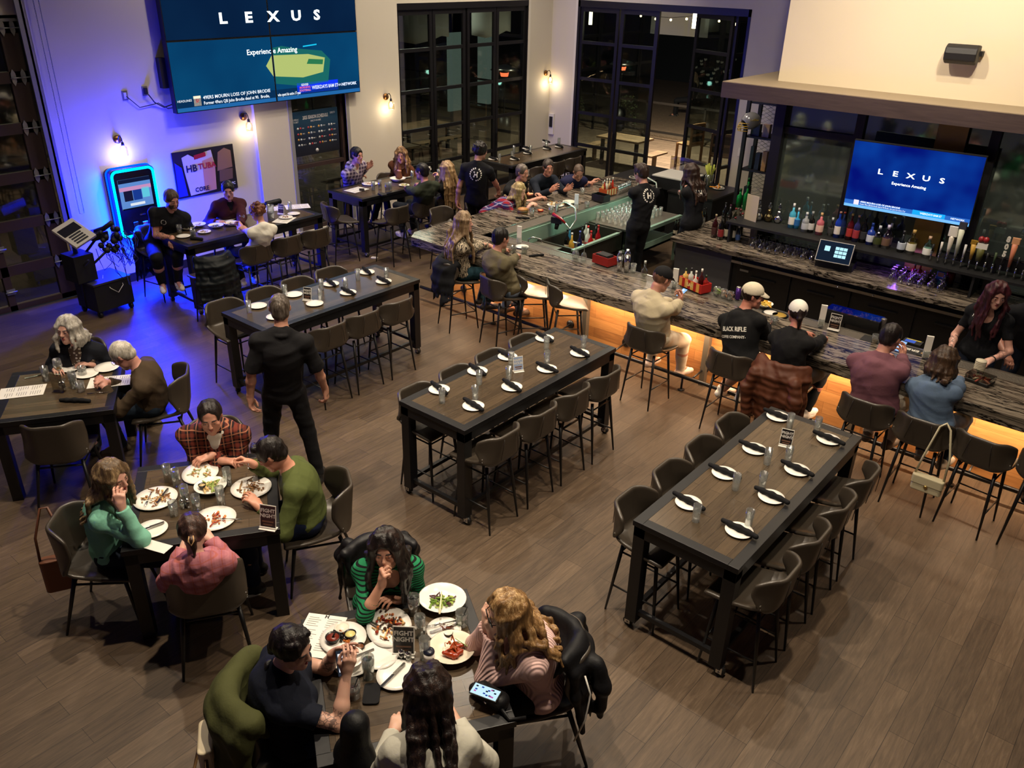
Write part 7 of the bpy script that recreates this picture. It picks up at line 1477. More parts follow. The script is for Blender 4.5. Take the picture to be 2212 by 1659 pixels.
for i, (x, c, cc, sh, h) in enumerate(((-.15, 'd8b060', '2a3a20', 1, .2), (-.07, 'c8ccc4', '202020', 1, .22), (.0, 'd8d4c8', 'd8d4c8', 2, .2), (.08, '3a1410', 'dcd8d0', 1, .24), (.15, '8a2018', '203018', 1, .18))): q = p+Vector((x, 0, .012)); bottle(q, h, .032, c, ('leaf topped jar', 'clear bottle with a dark cap', 'white squeeze bottle', 'brown sauce squeeze bottle with a white top', 'red sauce bottle')[i]+' in the red and yellow crate', None, cc, sh)
for i, (x, y, c) in enumerate(((790, 1345, '7a9048'), (850, 1365, '8a5a3a'), (905, 1385, '6a4a34'))): q = PC(x, y); o = glass(q.x, q.y, zB, ('jar of limes and olives beside the red crate', 'jar of brown picks beside the purple can, left one', 'jar of brown picks beside the purple can, right one')[i], .045, .1, None, .5, None, name='jar'); o['category'] = 'jar'; scraps(o, .03, (c,), 14, .015, i, .02); scraps(o, .03, (c,), 10, .06, i+9, .018)
q = PC(970, 1385); o = thing('drink_can', 'tall purple drink can on the bar', 'can', (q.x, q.y, zB)); m = MB(); m.lathe([(.0001, 0), (.028, 0), (.033, .01), (.033, .155), (.0001, .155)], 18); m.obj('can_body', mat('can_purple', '4a2a78', .25, .6), o); m = MB(); m.lathe([(.033, .155), (.027, .168), (.0001, .166)], 18); m.obj('can_top', M_SS, o)
q = PD(985, 440); o = thing('drink_can', 'silver drink can behind the head of the man in mauve', 'can', (q.x, q.y, zB)); m = MB(); m.lathe([(.0001, 0), (.028, 0), (.033, .01), (.033, .12), (.027, .13), (.0001, .128)], 18); m.obj('can_body', mat('can_silver', '7a7470', .25, .7), o)
q = PC(1200, 1445); o = bowl_obj(q.x, q.y, zB, .11, .04, 'white bowl with yellow food beside the cream cap'); scraps(o, .06, ('e0a830', 'd8c060'), 10, .02, 4, .03)
for i, (x, y) in enumerate(((1285, 1482), (1375, 1492))): q = PC(x, y); m = MB(); m.lathe([(.0001, 0), (.1, 0), (.11, .012), (.0001, .012)], 22); o = tag(m.obj('coaster_tray', mat('tray_black', '111111', .4), None, (q.x, 9.38, 1.056)), ('black round tray with a white rim near the cream cap', 'black round tray with a yellow print near the white mesh cap')[i], 'tray'); m = MB(); m.lathe([(.04, .0), (.085, 0), (.085, .001), (.04, .001)], 22); c_ = m.obj('tray_print', mat(('print_tw', 'print_ty')[i], ('c8c4bc', '9a7a28')[i]), o); c_.location = (0, 0, .0125)
q = PC(1800, 1650); sign(q.x, q.y, zB, .1, 'fight night table sign on the bar beside the garnish tray', s=1.2)
q = PC(1960, 1590); o = thing('garnish_tray', 'black garnish tray with a clear lid and cut fruit on the bar', 'garnish tray', (q.x, q.y+.05, 1.06), .0); bx('tray', mat('tray_black', '111111', .4), -.32, .32, -.1, .1, 0, .11, parent=o); bx('lid', glassmat('lid_clear', 'c8c8e8', .3), -.32, .32, -.1, .1, .125, .13, parent=o)
for i, c in enumerate(('a8a860', 'd0804a', 'd8a860', 'b8b070')): k = MB(); rr = random.Random(i); [k.sphere((-.24+i*.16+rr.uniform(-.06, .06), rr.uniform(-.07, .07), .112), .016, 6) for _ in range(16)]; k.obj('cut_fruit', mat('fruit_'+c, c, .4), o)
q = PD(1290, 480); o = thing('bar_rail_mat', 'black rubber bar mat with white lettering along the rail', 'mat', (q.x, 9.4, 1.056)); bx('rubber', mat('mat_black', '0b0b0c', .6), -.45, .4, -.09, .09, 0, .012, parent=o); text('YERBABUENA', .08, mat('letter_white', 'd0ccc0'), o, (-.02, .02, .0125), (0, 0, PI), 'mat_lettering', .0004, bold=.002); text('TEQUILA', .045, mat('letter_white', 'd0ccc0'), o, (-.1, -.05, .0125), (0, 0, PI), 'mat_lettering', .0004)
q = PD(1425, 690); o = thing('bar_rail_mat', 'small black bar mat with buff lettering beside the brown bob haircut', 'mat', (q.x, q.y, zB)); bx('rubber', mat('mat_black', '0b0b0c', .6), -.16, .12, -.06, .06, 0, .01, parent=o); text('BUFFALO', .055, mat('letter_buff', 'b08a5a'), o, (-.02, 0, .0105), (0, 0, -.15), 'mat_lettering', .0004, bold=.002)
q = PD(1820, 800)
for i in range(7): m = MB(); m.lathe([(.0001, 0), (.055, 0), (.055, .016), (.0001, .016)], 20); tag(m.obj('coaster', mat('coaster_cream', 'c8bfa8', .8), None, (q.x, q.y, zB+.017*i)), ('lowest', 'second', 'third', 'fourth', 'fifth', 'sixth', 'topmost')[i]+' round cream coaster of the stack in front of the red haired bartender', 'coaster', 'stack of round coasters')
q = PD(1825, 900); o = thing('takeout_container', 'clear lidded takeout tray of food on the bar beside the blue hoodie', 'container', (q.x, q.y, zB), -.2); bx('tray', mat('tray_black', '111111', .4), -.12, .12, -.09, .09, 0, .035, parent=o, bev=.01); bx('lid', glassmat('lid_clear2', 'd8dcd8', .35), -.12, .12, -.09, .09, .04, .085, parent=o); scraps(o, .07, ('a84a28', 'c8b090', '8a3018'), 10, .03, 9, .022)
o = thing('order_tablet', 'small register keypad behind the head of the man in mauve', 'keypad', (PD(1215, 590).x, PD(1215, 590).y+.15, 1.06), 0); bx('case', M_BLACK, -.1, .1, -.07, .07, 0, .02, parent=o); bx('keys', emis('keys_blue', '5070d8', .8), -.08, .03, -.05, .03, .02, .022, parent=o); bx('key_row', mat('keys_yellow', 'b8a838'), -.08, .08, .035, .055, .02, .022, parent=o)
# ---------------------------------------------------------------- back bar goods
W_ = 'wine bottles at the left end of the back bar'
for i, (x, y, h, c, l_, cc) in enumerate(((765, 850, .33, '2a0a0c', '3a1a1a', 'a89878'), (820, 870, .34, '0c0c0c', '7a1c1c', '101010'), (870, 865, .33, '0c0c0c', 'c8c0a8', '1a1010'), (928, 875, .33, '101c10', 'd8d4c8', '5a1418'), (975, 800, .33, '1a0a0c', '2a1a1a', '5a1418'), (935, 790, .33, '14140c', None, '6a1c20'), (890, 760, .33, '101010', None, '3a1030'), (850, 740, .33, '0c0c0c', None, '101010'), (990, 830, .32, '141410', None, '6a1c20'))):
 p = PC(x, y, .952); bottle((p.x, p.y, .952), h, .042, c, ('first', 'second', 'third', 'fourth', 'fifth', 'sixth', 'seventh', 'eighth', 'ninth')[i]+' dark wine bottle of the group at the left end of the back bar', l_, cc, 0, grp=W_)
p = PC(970, 890, .952); bottle((p.x, p.y, .952), .24, .035, 'd0dce0', 'clear plastic water bottle with a blue label by the wine bottles', '4060a0', 'e0e0e0', 1, opaque=False)
p = PC(660, 760, .952); glass(p.x, p.y, .952, 'lone pint glass at the left corner of the back bar', .045, .16, None, .5, G_W)
for i, (x, y) in enumerate(((985, 610), (1000, 520), (930, 590))): p = PC(x, y, 1.0); bottle((p.x, p.y+.25, .952), .4-.05*i, .05, '0c8a3c', ('tall', 'middle', 'short')[i]+' bright green bottle behind the wine bottles', None, '0c5a28', 1)
o = thing('menu_stack', 'stack of standing paper menus beside the wine bottles', 'menus', (PC(1080, 880, .952).x, PC(1080, 880, .952).y, .952), .3)
for i in range(5): bx('menu_sheet', mat('paper_warm', 'b8aa94', .7), -.0+.018*i, .004+.018*i, -.15, .15, 0, .3, parent=o)
o = thing('menu_card', 'tall single menu card leaning on the shelf above the wine bottles', 'menu', (PC(1090, 700, 1.285).x, 12.3, 1.285), -.3); bx('sheet', mat('paper_warm', 'b8aa94', .7), -.12, .12, 0, .006, 0, .4, parent=o)
for i, x in enumerate((1150, 1235, 1318)):
 p = PC(x, 700+i*12, 1.286); o = thing('decanter', ('left', 'middle', 'right')[i]+' ornate silver decanter on the bottle shelf', 'decanter', (p.x, p.y, 1.286)); m = MB(); m.lathe([(.0001, 0), (.05, 0), (.075, .05), (.06, .1), (.025, .13), (.035, .16), (.022, .19), (.0001, .19)], 18); m.obj('flask', M_CHR if i != 1 else mat('bronze_shine', '8a7a58', .2, 1.), o); m = MB(); m.lathe([(.015, .19), (.032, .22), (.03, .25), (.01, .27), (.018, .29), (.0001, .3)], 14); m.obj('stopper', M_CHR, o)
def PE(x, y, z=1.286): return at(1659+x/4, 300+y/4, z)
SH = (('195,765,.33,.045,4aa8c8,e8e4d8,d8d8d8,1,tall sky blue bottle with a white label'), ('245,770,.28,.04,38a0d0,2060a0,c8ccd0,2,short cyan bottle with a blue label'), ('312,800,.26,.05,8a8e92,b8bcc0,c0c4c8,1,squat silver bottle'), ('360,805,.28,.045,101010,c8c8c8,8a8e8e,1,black bottle with a pale label'), ('435,825,.29,.05,b8606a,e0b8a8,b89468,1,pink bottle with a light label'), ('535,835,.24,.045,b8bcb4,3a3a38,b0b4b4,2,clear bottle with a dark label'), ('588,850,.34,.045,1838a0,e0d8d0,c89080,0,deep blue bottle with a white label'), ('638,845,.34,.045,182858,102040,a04030,0,navy bottle behind the deep blue one'), ('690,870,.34,.042,501018,a83028,d0a858,0,red labelled bottle with a gold neck'), ('745,885,.34,.042,282858,a03038,d8a080,0,purple bottle with a red label and copper neck'), ('810,890,.32,.045,0c0c10,2a2a30,202024,0,black hexagon print bottle'), ('872,910,.28,.05,203890,c8ccd8,2040a0,1,blue bottle with a silver label'), ('935,930,.27,.052,a8b0c0,384018,b0b4c0,1,clear bottle with a dark green label'), ('1005,945,.3,.052,b8a8d8,6a5040,c8c0e0,1,clear lilac bottle with a brown label'), ('1045,925,.31,.045,9890b8,5a4858,c0c0d0,1,clear bottle behind the lilac one'), ('1140,975,.27,.05,10141c,b0b8c8,181818,2,black bottle with an arch label'), ('1222,990,.3,.058,a8a060,e0dcc8,b09050,1,amber square bottle with a cream label'), ('1362,1020,.26,.055,a8c8c0,e8e8e0,b89880,1,pale green bottle with a round white label'))
for i, t_ in enumerate(SH):
 x, y, h, r_, c, l_, cc, sh, nm = t_.split(','); p = PE(float(x), float(y)); bottle((p.x, min(p.y, 12.4), 1.286), float(h), float(r_), c, nm+' on the bottle shelf', l_, cc, int(sh), grp='liquor bottles on the back bar shelf', opaque=c not in ('b8bcb4', 'a8b0c0', 'b8a8d8', '9890b8', 'a8a060', 'a8c8c0'))
# stemware under the shelf
WG = MB(); WG.lathe([(.034, 0), (.042, .05), (.032, .09), (.005, .11), (.004, .17), (.034, .175), (.0001, .177)], 14); WG = WG.mesh('stemware'); WG.materials.append(glassmat('stem_glass', 'c8c4cc', .6, .08))
k = 0
for (x0, x1, n1) in ((-5.1, -3.75, 11), (-3.0, -2.35, 6)):
 for i in range(n1):
  for j in range(3): o = link('wine_glass', WG, None, None, (x0+(x1-x0)*i/(n1-1), 11.98+.11*j, .952)); tag(o, f'upturned stemmed glass in the rows under the bottle shelf, {"left" if x0 < -4 else "right"} of the register', 'wine glass', 'stemmed glasses under the bottle shelf, '+('left' if x0 < -4 else 'right')+' of the register')
p = at(1823, 558, 1.0); o = thing('cash_register', 'touch screen cash register glowing on the back bar', 'register', (p.x, 11.95, .952), .12); o.scale = (1.25, 1.1, 1.25); bx('base', M_BLACK, -.2, .22, -.05, .2, 0, .08, parent=o); sp = bx('screen_housing', M_BLACK, -.2, .2, -.02, 0, -.13, .13, parent=o); sp.location = (0, -.06, .2); sp.rotation_euler = (-.5, 0, 0)
bx('bezel', mat('bezel_light', 'b0acaa', .4), -.195, .195, -.023, -.02, -.125, .125, parent=sp); bx('screen', emis('pos_dark', '1a2638', .8), -.188, .188, -.0245, -.023, -.118, .118, parent=sp); bx('screen_tile', emis('pos_tile', 'a8d8e8', 1.4), -.12, -.06, -.026, -.0245, .0, .06, parent=sp)
for i in range(3):
 for j in range(3): bx('screen_tile', emis('pos_tile', 'a8d8e8', 1.4), .0+i*.045, .04+i*.045, -.026, -.0245, -.06+j*.045, -.025+j*.045, parent=sp)
p = at(1768, 545, .952); o = thing('soda_gun_stand', 'chrome pump bottle left of the cash register', 'pump', (p.x, p.y, .952)); m = MB(); m.lathe([(.0001, 0), (.03, 0), (.03, .2), (.015, .22), (.015, .28), (.0001, .28)], 14); m.obj('cylinder', M_CHR, o); m = MB(); m.tube([(0, 0, .27), (-.02, -.02, .3), (.05, -.03, .3)], .012, 8); m.obj('spout', M_CHR, o)
for i, (x, y, h, c, l_, cc) in enumerate(((1245, 1205, .2, 'a8281c', 'e0dcd0', '2a6030'), (1292, 1215, .2, '8a1c14', 'e0dcd0', 'a82020'), (1345, 1235, .15, 'e0dcd0', None, 'b0b0a8'), (1385, 1232, .15, '5a4434', None, 'b0b0a8'))): p = PE(x, y, .952); bottle((p.x, p.y, .952), h, .034, c, ('left red sauce bottle with green cap', 'right red sauce bottle', 'white salt jar', 'brown pepper jar')[i]+' on the back bar under the taps', l_, cc, 1)
p = PE(1475, 1265, .952); o = thing('snack_bag', 'blue and tan snack bag standing on the back bar', 'bag', (p.x, p.y, .952), -.2); bx('pouch', mat('bag_blue', '3a7a98', .4), -.06, .06, -.02, .02, 0, .2, parent=o, bev=.01); bx('bag_print', mat('bag_tan', 'b08a50', .4), -.04, .04, -.0225, -.02, .13, .19, parent=o)
p = PE(1555, 1260, .952); o = thing('candle_jar', 'red glass jar beside the snack bag', 'jar', (p.x, p.y, .952)); m = MB(); m.lathe([(.0001, 0), (.06, 0), (.065, .16), (.05, .2), (.0001, .2)], 16); m.obj('jar', mat('jar_red', '7a1c18', .15, .3), o)
p = PE(1740, 1250, 1.0); m = MB(); m.sphere((0, 0, .16), .16, 18, sq=(1, .8, 1)); tag(m.obj('black_vessel', mat('vessel_black', '0b0b0c', .3), None, (p.x, p.y+.1, .952)), 'large round black vessel under the beer taps', 'vessel')
# beer taps
tp = thing('tap_tower', 'long black beer tap tower with a row of chrome faucets', 'tap tower', (-.6, 12.3, 1.2)); bx('beam', M_BLKM, -1.6, 2.2, -.06, .06, .14, .32, parent=tp); bx('beam_trim', M_CHR, -1.6, 2.2, -.064, -.06, .3, .31, parent=tp)
for x in (-1.3, .2, 1.8): bx('stand', M_BLKM, x, x+.1, -.05, .05, -.25, .14, parent=tp)
TX = []
for i in range(13):
 x = aty(2011+i*16.4, 552+i*3.7, 12.15).x+.6; m = MB(); m.tube([(x, -.06, .22), (x, -.12, .22), (x, -.15, .2), (x, -.16, .12)], [.012, .014, .013, .01], 8); m.sphere((x, -.15, .22), .018, 8); m.obj('faucet', M_CHR, tp); TX.append((x, -.15, .23))
HD = ((1, '1', .12, 'c8c4bc', 'short pale'), (2, 'b', .3, 'd8d0c0', 'white bulb topped'), (3, 't', .36, 'c8ccb8', 'tall white tapered'), (4, '1', .14, 'c8c8c8', 'short silver'), (5, 't', .2, 'b8903c', 'gold hop topped'), (6, 'p', .26, '5a5a30', 'leafy with a white plaque'), (8, '1', .12, '3a4a30', 'thin green'), (9, '8', .26, '1a1a1a', 'black with the numbers 805'), (10, 't', .3, 'c07858', 'orange paddle'), (0, '1', .08, '1a1a1a', 'stubby black'), (7, '1', .1, '1a1a1a', 'short black'), (11, '1', .12, '1a1a1a', 'thin black'))
for i, k, h, c, nm in HD:
 o = bpy.data.objects.new('tap_handle', None); COL.objects.link(o); o.parent = tp; o.location = TX[i]; o['label'] = f'{nm} beer tap handle'; o.scale = (1.15, 1.15, 1.3); hm = mat('handle_'+c, c, .4); m = MB()
 if k == '1': m.tube([(0, 0, 0), (0, 0, h)], [.01, .014], 8); m.obj('grip', hm, o)
 elif k == 'b': m.tube([(0, 0, 0), (0, 0, h*.25), (0, 0, h*.6), (0, 0, h*.68)], [.012, .022, .03, .02], 12); m.obj('grip', hm, o); m = MB(); m.rbox(-.05, .05, -.02, .02, h*.66, h, .02); m.obj('plaque', mat('plaque_white', 'd8d4cc'), o); pass
 elif k == 't': m.tube([(0, 0, 0), (0, 0, h*.8)], [.014, .034], 10); m.obj('grip', hm, o); m = MB(); m.rbox(-.042, .042, -.02, .02, h*.8, h, .01); m.obj('crown', mat('crown_'+c, {'c8ccb8': '3a3a44', 'b8903c': '8a6a20', 'c07858': 'c8926a'}[c], .4), o)
 elif k == 'p': m.tube([(0, 0, 0), (0, 0, h*.5)], [.03, .045], 8); m.obj('grip', hm, o); m = MB(); m.box(-.06, .06, -.02, .02, h*.5, h*.72); m.obj('plaque', mat('plaque_white', 'd8d4cc'), o); m = MB(); m.sphere((-.025, 0, h*.86), .035, 8); m.sphere((.025, 0, h*.86), .035, 8); m.obj('red_topper', mat('topper_red', '8a1c20', .4), o)
 else: m.tube([(0, 0, 0), (0, 0, h*.4)], .008, 8); m.obj('grip', hm, o); text('8\n0\n5', .075, mat('letter_white', 'd0ccc0'), o, (0, 0, h*.75), (PI/2, 0, 0), 'number_topper', .008, bold=.004)
# display rack with helmet
rk = thing('display_rack', 'black metal display rack with mesh back on the back bar corner', 'rack', (-6.0, 14.3, .952)); x0, x1, y0, y1, H_ = -.55, .0, -.0, .5, 2.11
for x in (x0, x1):
 for y in (y0, y1): bx('post', M_BLACK, x-.03, x+.03, y-.03, y+.03, 0, H_, parent=rk)
for z in (.0, .62, 1.2, 1.78): bx('rack_shelf', M_BLACK, x0, x1, y0, y1, z, z+.03, parent=rk)
m = MB()
for z in range(30):
 for s_ in (1, -1): m.tube([(x0, y1, .03+z*.07), (x1, y1, .03+z*.07+s_*.3 if 0 < .03+z*.07+s_*.3 < H_ else .03+z*.07)], .004, 4); m.tube([(x1, y0, .03+z*.07), (x1, y1, .03+z*.07+s_*.3 if 0 < .03+z*.07+s_*.3 < H_ else .03+z*.07)], .004, 4)
m.obj('mesh_back', mat('mesh_white', 'b8b4a8', .5, .4), rk)
G = Sdf(); G.ell((0, 0, 0), (.125, .155, .135), None, .01); G.ell((0, .02, -.02), (.105, .13, .115), None, .01, 1); G.ell((0, -.16, -.07), (.095, .1, .09), None, .015, 1); G.cut((0, 0, -.11), (0, 0, -1), .3)
p = aty(1622, 262, 14.2); ho = thing('football_helmet', 'grey football helmet with a yellow face mask on the display rack', 'helmet', p, 0); ho.rotation_euler = (0, 0, -.6); ho.scale = (1.15, 1.15, 1.15); link('helmet_shell', G.mesh('helmet_shell', .007), mat('helmet_grey', '9a9a9c', .2, .3), ho)
m = MB()
for z, d in ((-.06, .19), (-.09, .2), (-.13, .19), (-.02, .17)): m.tube([(math.sin(a)*.115, -math.cos(a)*d+.0, z) for a in np.linspace(-1.1, 1.1, 9)], .0055, 6)
for x in (-.04, .04): m.tube([(x, -.165, -.02), (x, -.19, -.08), (x, -.18, -.135)], .0055, 6)
m.obj('face_mask', mat('mask_yellow', 'c8a020', .35), ho); text('Surfline', .05, mat('script_yellow', 'b8a030', .4), ho, (.128, -.02, .04), (PI/2, 0, PI/2), 'helmet_lettering', .001)
for i, (dx, z, w_, h_, c) in enumerate(((-.4, 1.23, .16, .2, '1c1c20'), (-.2, 1.23, .12, .22, 'b0906a'), (-.4, .65, .06, .4, '101014'), (-.28, .65, .08, .3, '1a1a1e'), (-.15, .65, .08, .34, 'd09a40'), (-.4, .03, .1, .3, '0c0c0e'))): o = bx('display_box', mat('box_'+c, c, .4), -w_/2, w_/2, -.05, .05, 0, h_); o.location = (-6.0+dx, 14.42, .952+z); tag(o, ('black boxed mug on the third shelf of the display rack', 'tan boxed item on the third shelf of the display rack', 'slim black box on the second shelf of the display rack', 'dark box in the middle of the second rack shelf', 'yellow boxed bottle on the second shelf of the display rack', 'black box on the lowest shelf of the display rack')[i], 'box')
# behind-bar bits near the bartenders
k = 0
for i in range(9):
 for j in range(6):
  p = Vector((-7.98+j*.125, 11.95+i*.135, .832)); tum(p.x, p.y, p.z, 'upturned tumbler among the rows drying on the steel drainboard')['group'] = 'tumblers drying on the drainboard'
for i, (x, y, h, c, l_, cc) in enumerate(((-7.75, 10.75, .3, '101010', 'c8c0a8', '181818'), (-7.62, 10.7, .28, 'c8a040', 'c82020', 'd8d8d8'), (-7.5, 10.75, .32, '181c40', 'c0c0c0', '4050a0'), (-7.42, 10.95, .3, 'a01818', 'd0d0d0', 'c02020'), (-7.55, 11.05, .33, 'c8c8c0', 'b02020', 'c02020'), (-7.7, 11.1, .3, '141414', 'b0a080', '202020'), (-7.85, 10.95, .26, '2a6080', None, '3080b0'), (-7.45, 11.2, .33, '8a1418', 'c83038', 'a02020'), (-7.6, 11.35, .3, '101410', 'c8b080', '181818'), (-7.8, 11.35, .28, 'a8a8a0', None, '303030'))): bottle((x, y, .52), h+.1, .042, c, ('first', 'second', 'third', 'fourth', 'fifth', 'sixth', 'seventh', 'eighth', 'ninth', 'tenth')[i]+' spirit bottle standing in the ice well inside the bar corner', l_, cc, 0, grp='bottles in the ice well')
def soda(p, lab, rz):
 o = thing('soda_gun', lab, 'soda gun', p, rz); m = MB(); m.tube([(0, 0, .0), (.02, 0, .1)], [.03, .04], 10); m.box(-.08, .1, -.05, .05, .1, .2); m.obj('holster', M_BLACK, o); m = MB(); m.tube([(-.05, -.06, .26), (.1, -.07, .2), (.18, -.08, .14)], [.03, .022, .02], 8); m.obj('handle', mat('gun_red', '8e1418', .3), o)
 m = MB(); m.tube([(.18, -.08, .14), (.26, -.06, .05), (.34, .0, .2), (.3, .05, .38), (.12, .06, .46), (-.02, .04, .38), (-.03, .02, .22)], .014, 8); m.obj('hose', mat('hose_grey', 'b8b4ac', .3, .5), o)
p = PB(1275, 760, .95); soda((-7.95, 10.7, .95), 'red soda gun with a coiled grey hose at the bar corner', .3); soda((-7.9, 13.1, .95), 'red soda gun with a looped grey hose in front of the pouring bartender', .4)
for i in range(14): bottle((-6.98+.0, 12.95+i*.085, .5), .3, .036, ('101010', '1a1410', '2a2a24', '8a6a30')[i % 4], ('first', 'second', 'third', 'fourth', 'fifth', 'sixth', 'seventh', 'eighth', 'ninth', 'tenth', 'eleventh', 'twelfth', 'thirteenth', 'last')[i]+' bottle in the speed rail behind the bartenders', ('c8c0a8', None, 'a8a498')[i % 3], '202020', 0, grp='bottles in the speed rail')
p = at(1530, 402, .952); o = thing('celery_pitcher', 'glass pitcher of celery on the black cabinet', 'pitcher', (p.x, p.y, .952)); m = mk_glass(.085, .24); m.obj('pitcher', M_TUM, o); m = MB(); rr = random.Random(2)
for i in range(14): a = rr.random()*6.3; m.tube([(math.cos(a)*.03, math.sin(a)*.03, .02), (math.cos(a)*.05, math.sin(a)*.05, .25), (math.cos(a)*.09, math.sin(a)*.09, .36+rr.random()*.08)], [.012, .01, .02], 6)
m.obj('celery', mat('celery_green', 'b0b848', .5), o)
p = at(1552, 408, .952); o = plate_obj(p.x, p.y, .952, .12, 'small plate with orange slices on the black cabinet'); scraps(o, .06, ('e09020', 'e0d8c8'), 8, .02, 5, .03)
# ---------------------------------------------------------------- coats and bags on chairs
def drape(pts, rs, k, name, m, lab, cat, amp=.016, h=.012, extra=None):
 G = Sdf(); [G.chain(a, b, k) for a, b in zip(pts, rs)]
 c = Vector(pts[0][0]); o = thing(name, lab, cat, c); me = G.mesh(name, h, folds(amp, int(abs(c.x)*50), 40)); me.transform(Matrix.Translation(-c)); link('fabric', me, m, o)
 if extra: extra(o)
 return o
def backcoat(cx, cy, face, top, low, w, m, lab, name='jacket', th=.05, sleeves=True, extra=None, cat='jacket', off=.3):
 f = math.radians(face); d = Vector((math.cos(f), math.sin(f), 0)); r = Vector((d.y, -d.x, 0)); b = Vector((cx, cy, 0))-d*off; P_, R_ = [], []
 for k in range(13):
  q = k/12*2-1; u = q*w; wrap = d*(.16*abs(q)**2); j = .02*math.sin(k*2.3); lo_ = low+.05*math.sin(k*1.3+cx)
  P_.append([b+r*u*.85+d*.09+wrap+Vector((0, 0, top-.14)), b+r*u*.92+d*.03+wrap+Vector((0, 0, top-.01)), b+r*u-d*.03+wrap+Vector((0, 0, top-.1)), b+r*u*1.05-d*(.05+j)+wrap+Vector((0, 0, (top+low)/2)), b+r*(u*1.1+j)-d*(.05-j)+wrap*.6+Vector((0, 0, lo_))]); R_.append([th*.4, th*.62, th*.62, th*.6, th*.4])
 if sleeves:
  for sg in (1, -1): P_.append([b+r*sg*w*.8-d*.04+Vector((0, 0, top-.1)), b+r*sg*w*.98-d*.07+Vector((0, 0, top*.55+low*.45)), b+r*sg*w*.86-d*.09+Vector((0, 0, low*.8+top*.2-.1))]); R_.append([th, th*.95, th*.75])
 return drape(P_, R_, .055, name, m, lab, cat, extra=extra)
backcoat(-3.34, 1.88, 56, 1.0, .25, .3, clothmat('olive_jacket', '454726'), 'olive green jacket hung over the chair of the woman in the navy tee', sleeves=False, th=.085)
backcoat(-2.4, 3.24, 232, .99, .42, .26, clothmat('black_sport_jacket', '0f0f12', .6), 'black and white sports jacket hung on the chair of the woman in pink', extra=lambda o: [MB().tube([Vector((.16, .12, .02))+Vector(q) for q in ((0, 0, 0), (.05, .0, -.12), (.06, -.05, -.3), (.02, -.1, -.48))], .006, 6).obj('piping', mat('piping_white', 'd8d4cc'), o)])
backcoat(-3.74, 3.1, 325, .99, .5, .27, clothmat('black_leather', '111013', .45), 'black jacket behind the woman in green stripes', off=.3)
backcoat(-2.88, 8.2, 92, 1.08, .45, .28, clothmat('brown_puffer', '4c2818', .55, bumpk='puff'), 'brown puffer coat draped over a bar stool', th=.065)
backcoat(-7.88, 8.28, 68, 1.06, .5, .23, clothmat('dark_jacket', '15161a'), 'dark jacket hung on the stool of the woman in the snake print blouse', sleeves=False)
backcoat(-10.55, 5.95, 175, 1.06, .4, .27, clothmat('quilted_coat', '0c1216', .5, bumpk='puff'), 'dark quilted coat hung on the stool near the jukebox table', th=.055, sleeves=False)
backcoat(-12.1, 6.0, 10, 1.06, .3, .24, clothmat('black_coat', '0d0c12', .6), 'black coat hanging behind the bearded man by the jukebox', sleeves=False)
def bag(p, rz, w, h, d, c, lab, strap, flap=True, sc=None, name='handbag', clasp='c0a060'):
 o = thing(name, lab, 'bag', p, rz); m_ = mat('bagskin_'+c, c, .5, bump=(90, .2, .002)); b = MB(); b.rbox(-w/2, w/2, -d/2, d/2, 0, h, d*.35, seg=4); b.obj('bag_body', m_, o, bev=.012, seg=3)
 if flap: b = MB(); b.rbox(-w/2-.004, w/2+.004, -d/2-.006, d/2+.002, h*.45, h+.006, d*.3, seg=4); b.obj('flap', m_, o, bev=.01); b = MB(); b.tube([(0, -d/2-.006, h*.42), (0, -d/2-.014, h*.42)], .018, 14); b.obj('clasp', mat('clasp_'+clasp, clasp, .3, .9), o)
 b = MB(); b.tube(strap, .011, 6); b.obj('strap', mat('bagskin_'+(sc or c), sc or c, .5), o); return o
# cream bag behind the blue hoodie stool
bag((-1.17, 7.74, .38), 0, .28, .16, .08, 'b8ae90', 'cream shoulder bag hanging behind the stool of the woman in the blue hoodie', [(-.13, 0, .15), (-.1, .0, .35), (-.04, .05, .68), (0, .1, .71), (.05, .08, .66), (.12, .03, .4), (.13, 0, .15)])
bag((-6.06, 1.72, .28), 1.1, .22, .3, .1, '7a4424', 'tan leather handbag hanging from the chair of the woman in mint', [(-.1, 0, .28), (-.09, .02, .5), (-.02, .1, .71), (.03, .1, .71), (.09, .02, .5), (.1, 0, .28)], False, '5a3420')
bag((-3.5, 1.5, .6), -.59, .26, .17, .09, 'cfc0a0', 'cream zip bag hanging over the olive jacket', [(-.12, 0, .15), (-.2, -.05, .0), (-.1, -.12, -.2), (.1, -.1, -.25), (.2, 0, -.05), (.13, 0, .12)], False, '8a6a44')
G = Sdf(); G.cone((0, 0, .0), (0, .02, .28), .09, .08, .06); G.cone((-.06, 0, .05), (.06, 0, .05), .08, .08, .06); p = at(765, 1590, .88); tag(link('black_purse', G.mesh('black_purse', .009, folds(.003, 4)), clothmat('bag_black', '0e0e10', .5), None, (-2.62, 1.9, .884)), 'black soft bag standing at the table edge left of the woman in white denim', 'bag')
G = Sdf(); G.cone((0, 0, 0), (.0, .05, .5), .1, .08, .06); G.cone((.1, .02, .1), (.1, .05, .4), .09, .07, .06); tag(link('draped_coat', G.mesh('draped_coat', .011, folds(.008, 4)), M_NAP, None, (-2.48, 1.72, .3)), 'black coat bundled beside the woman in white denim', 'coat')
# dropped napkin on the floor
m = MB(); m.rbox(-.06, .06, -.04, .04, 0, .01, .02); p = at(809, 557, 0); tag(m.obj('dropped_napkin', mat('paper_white', 'dcd8d0'), None, (p.x, p.y, 0), .5), 'crumpled white napkin dropped on the floor between the tables', 'napkin')
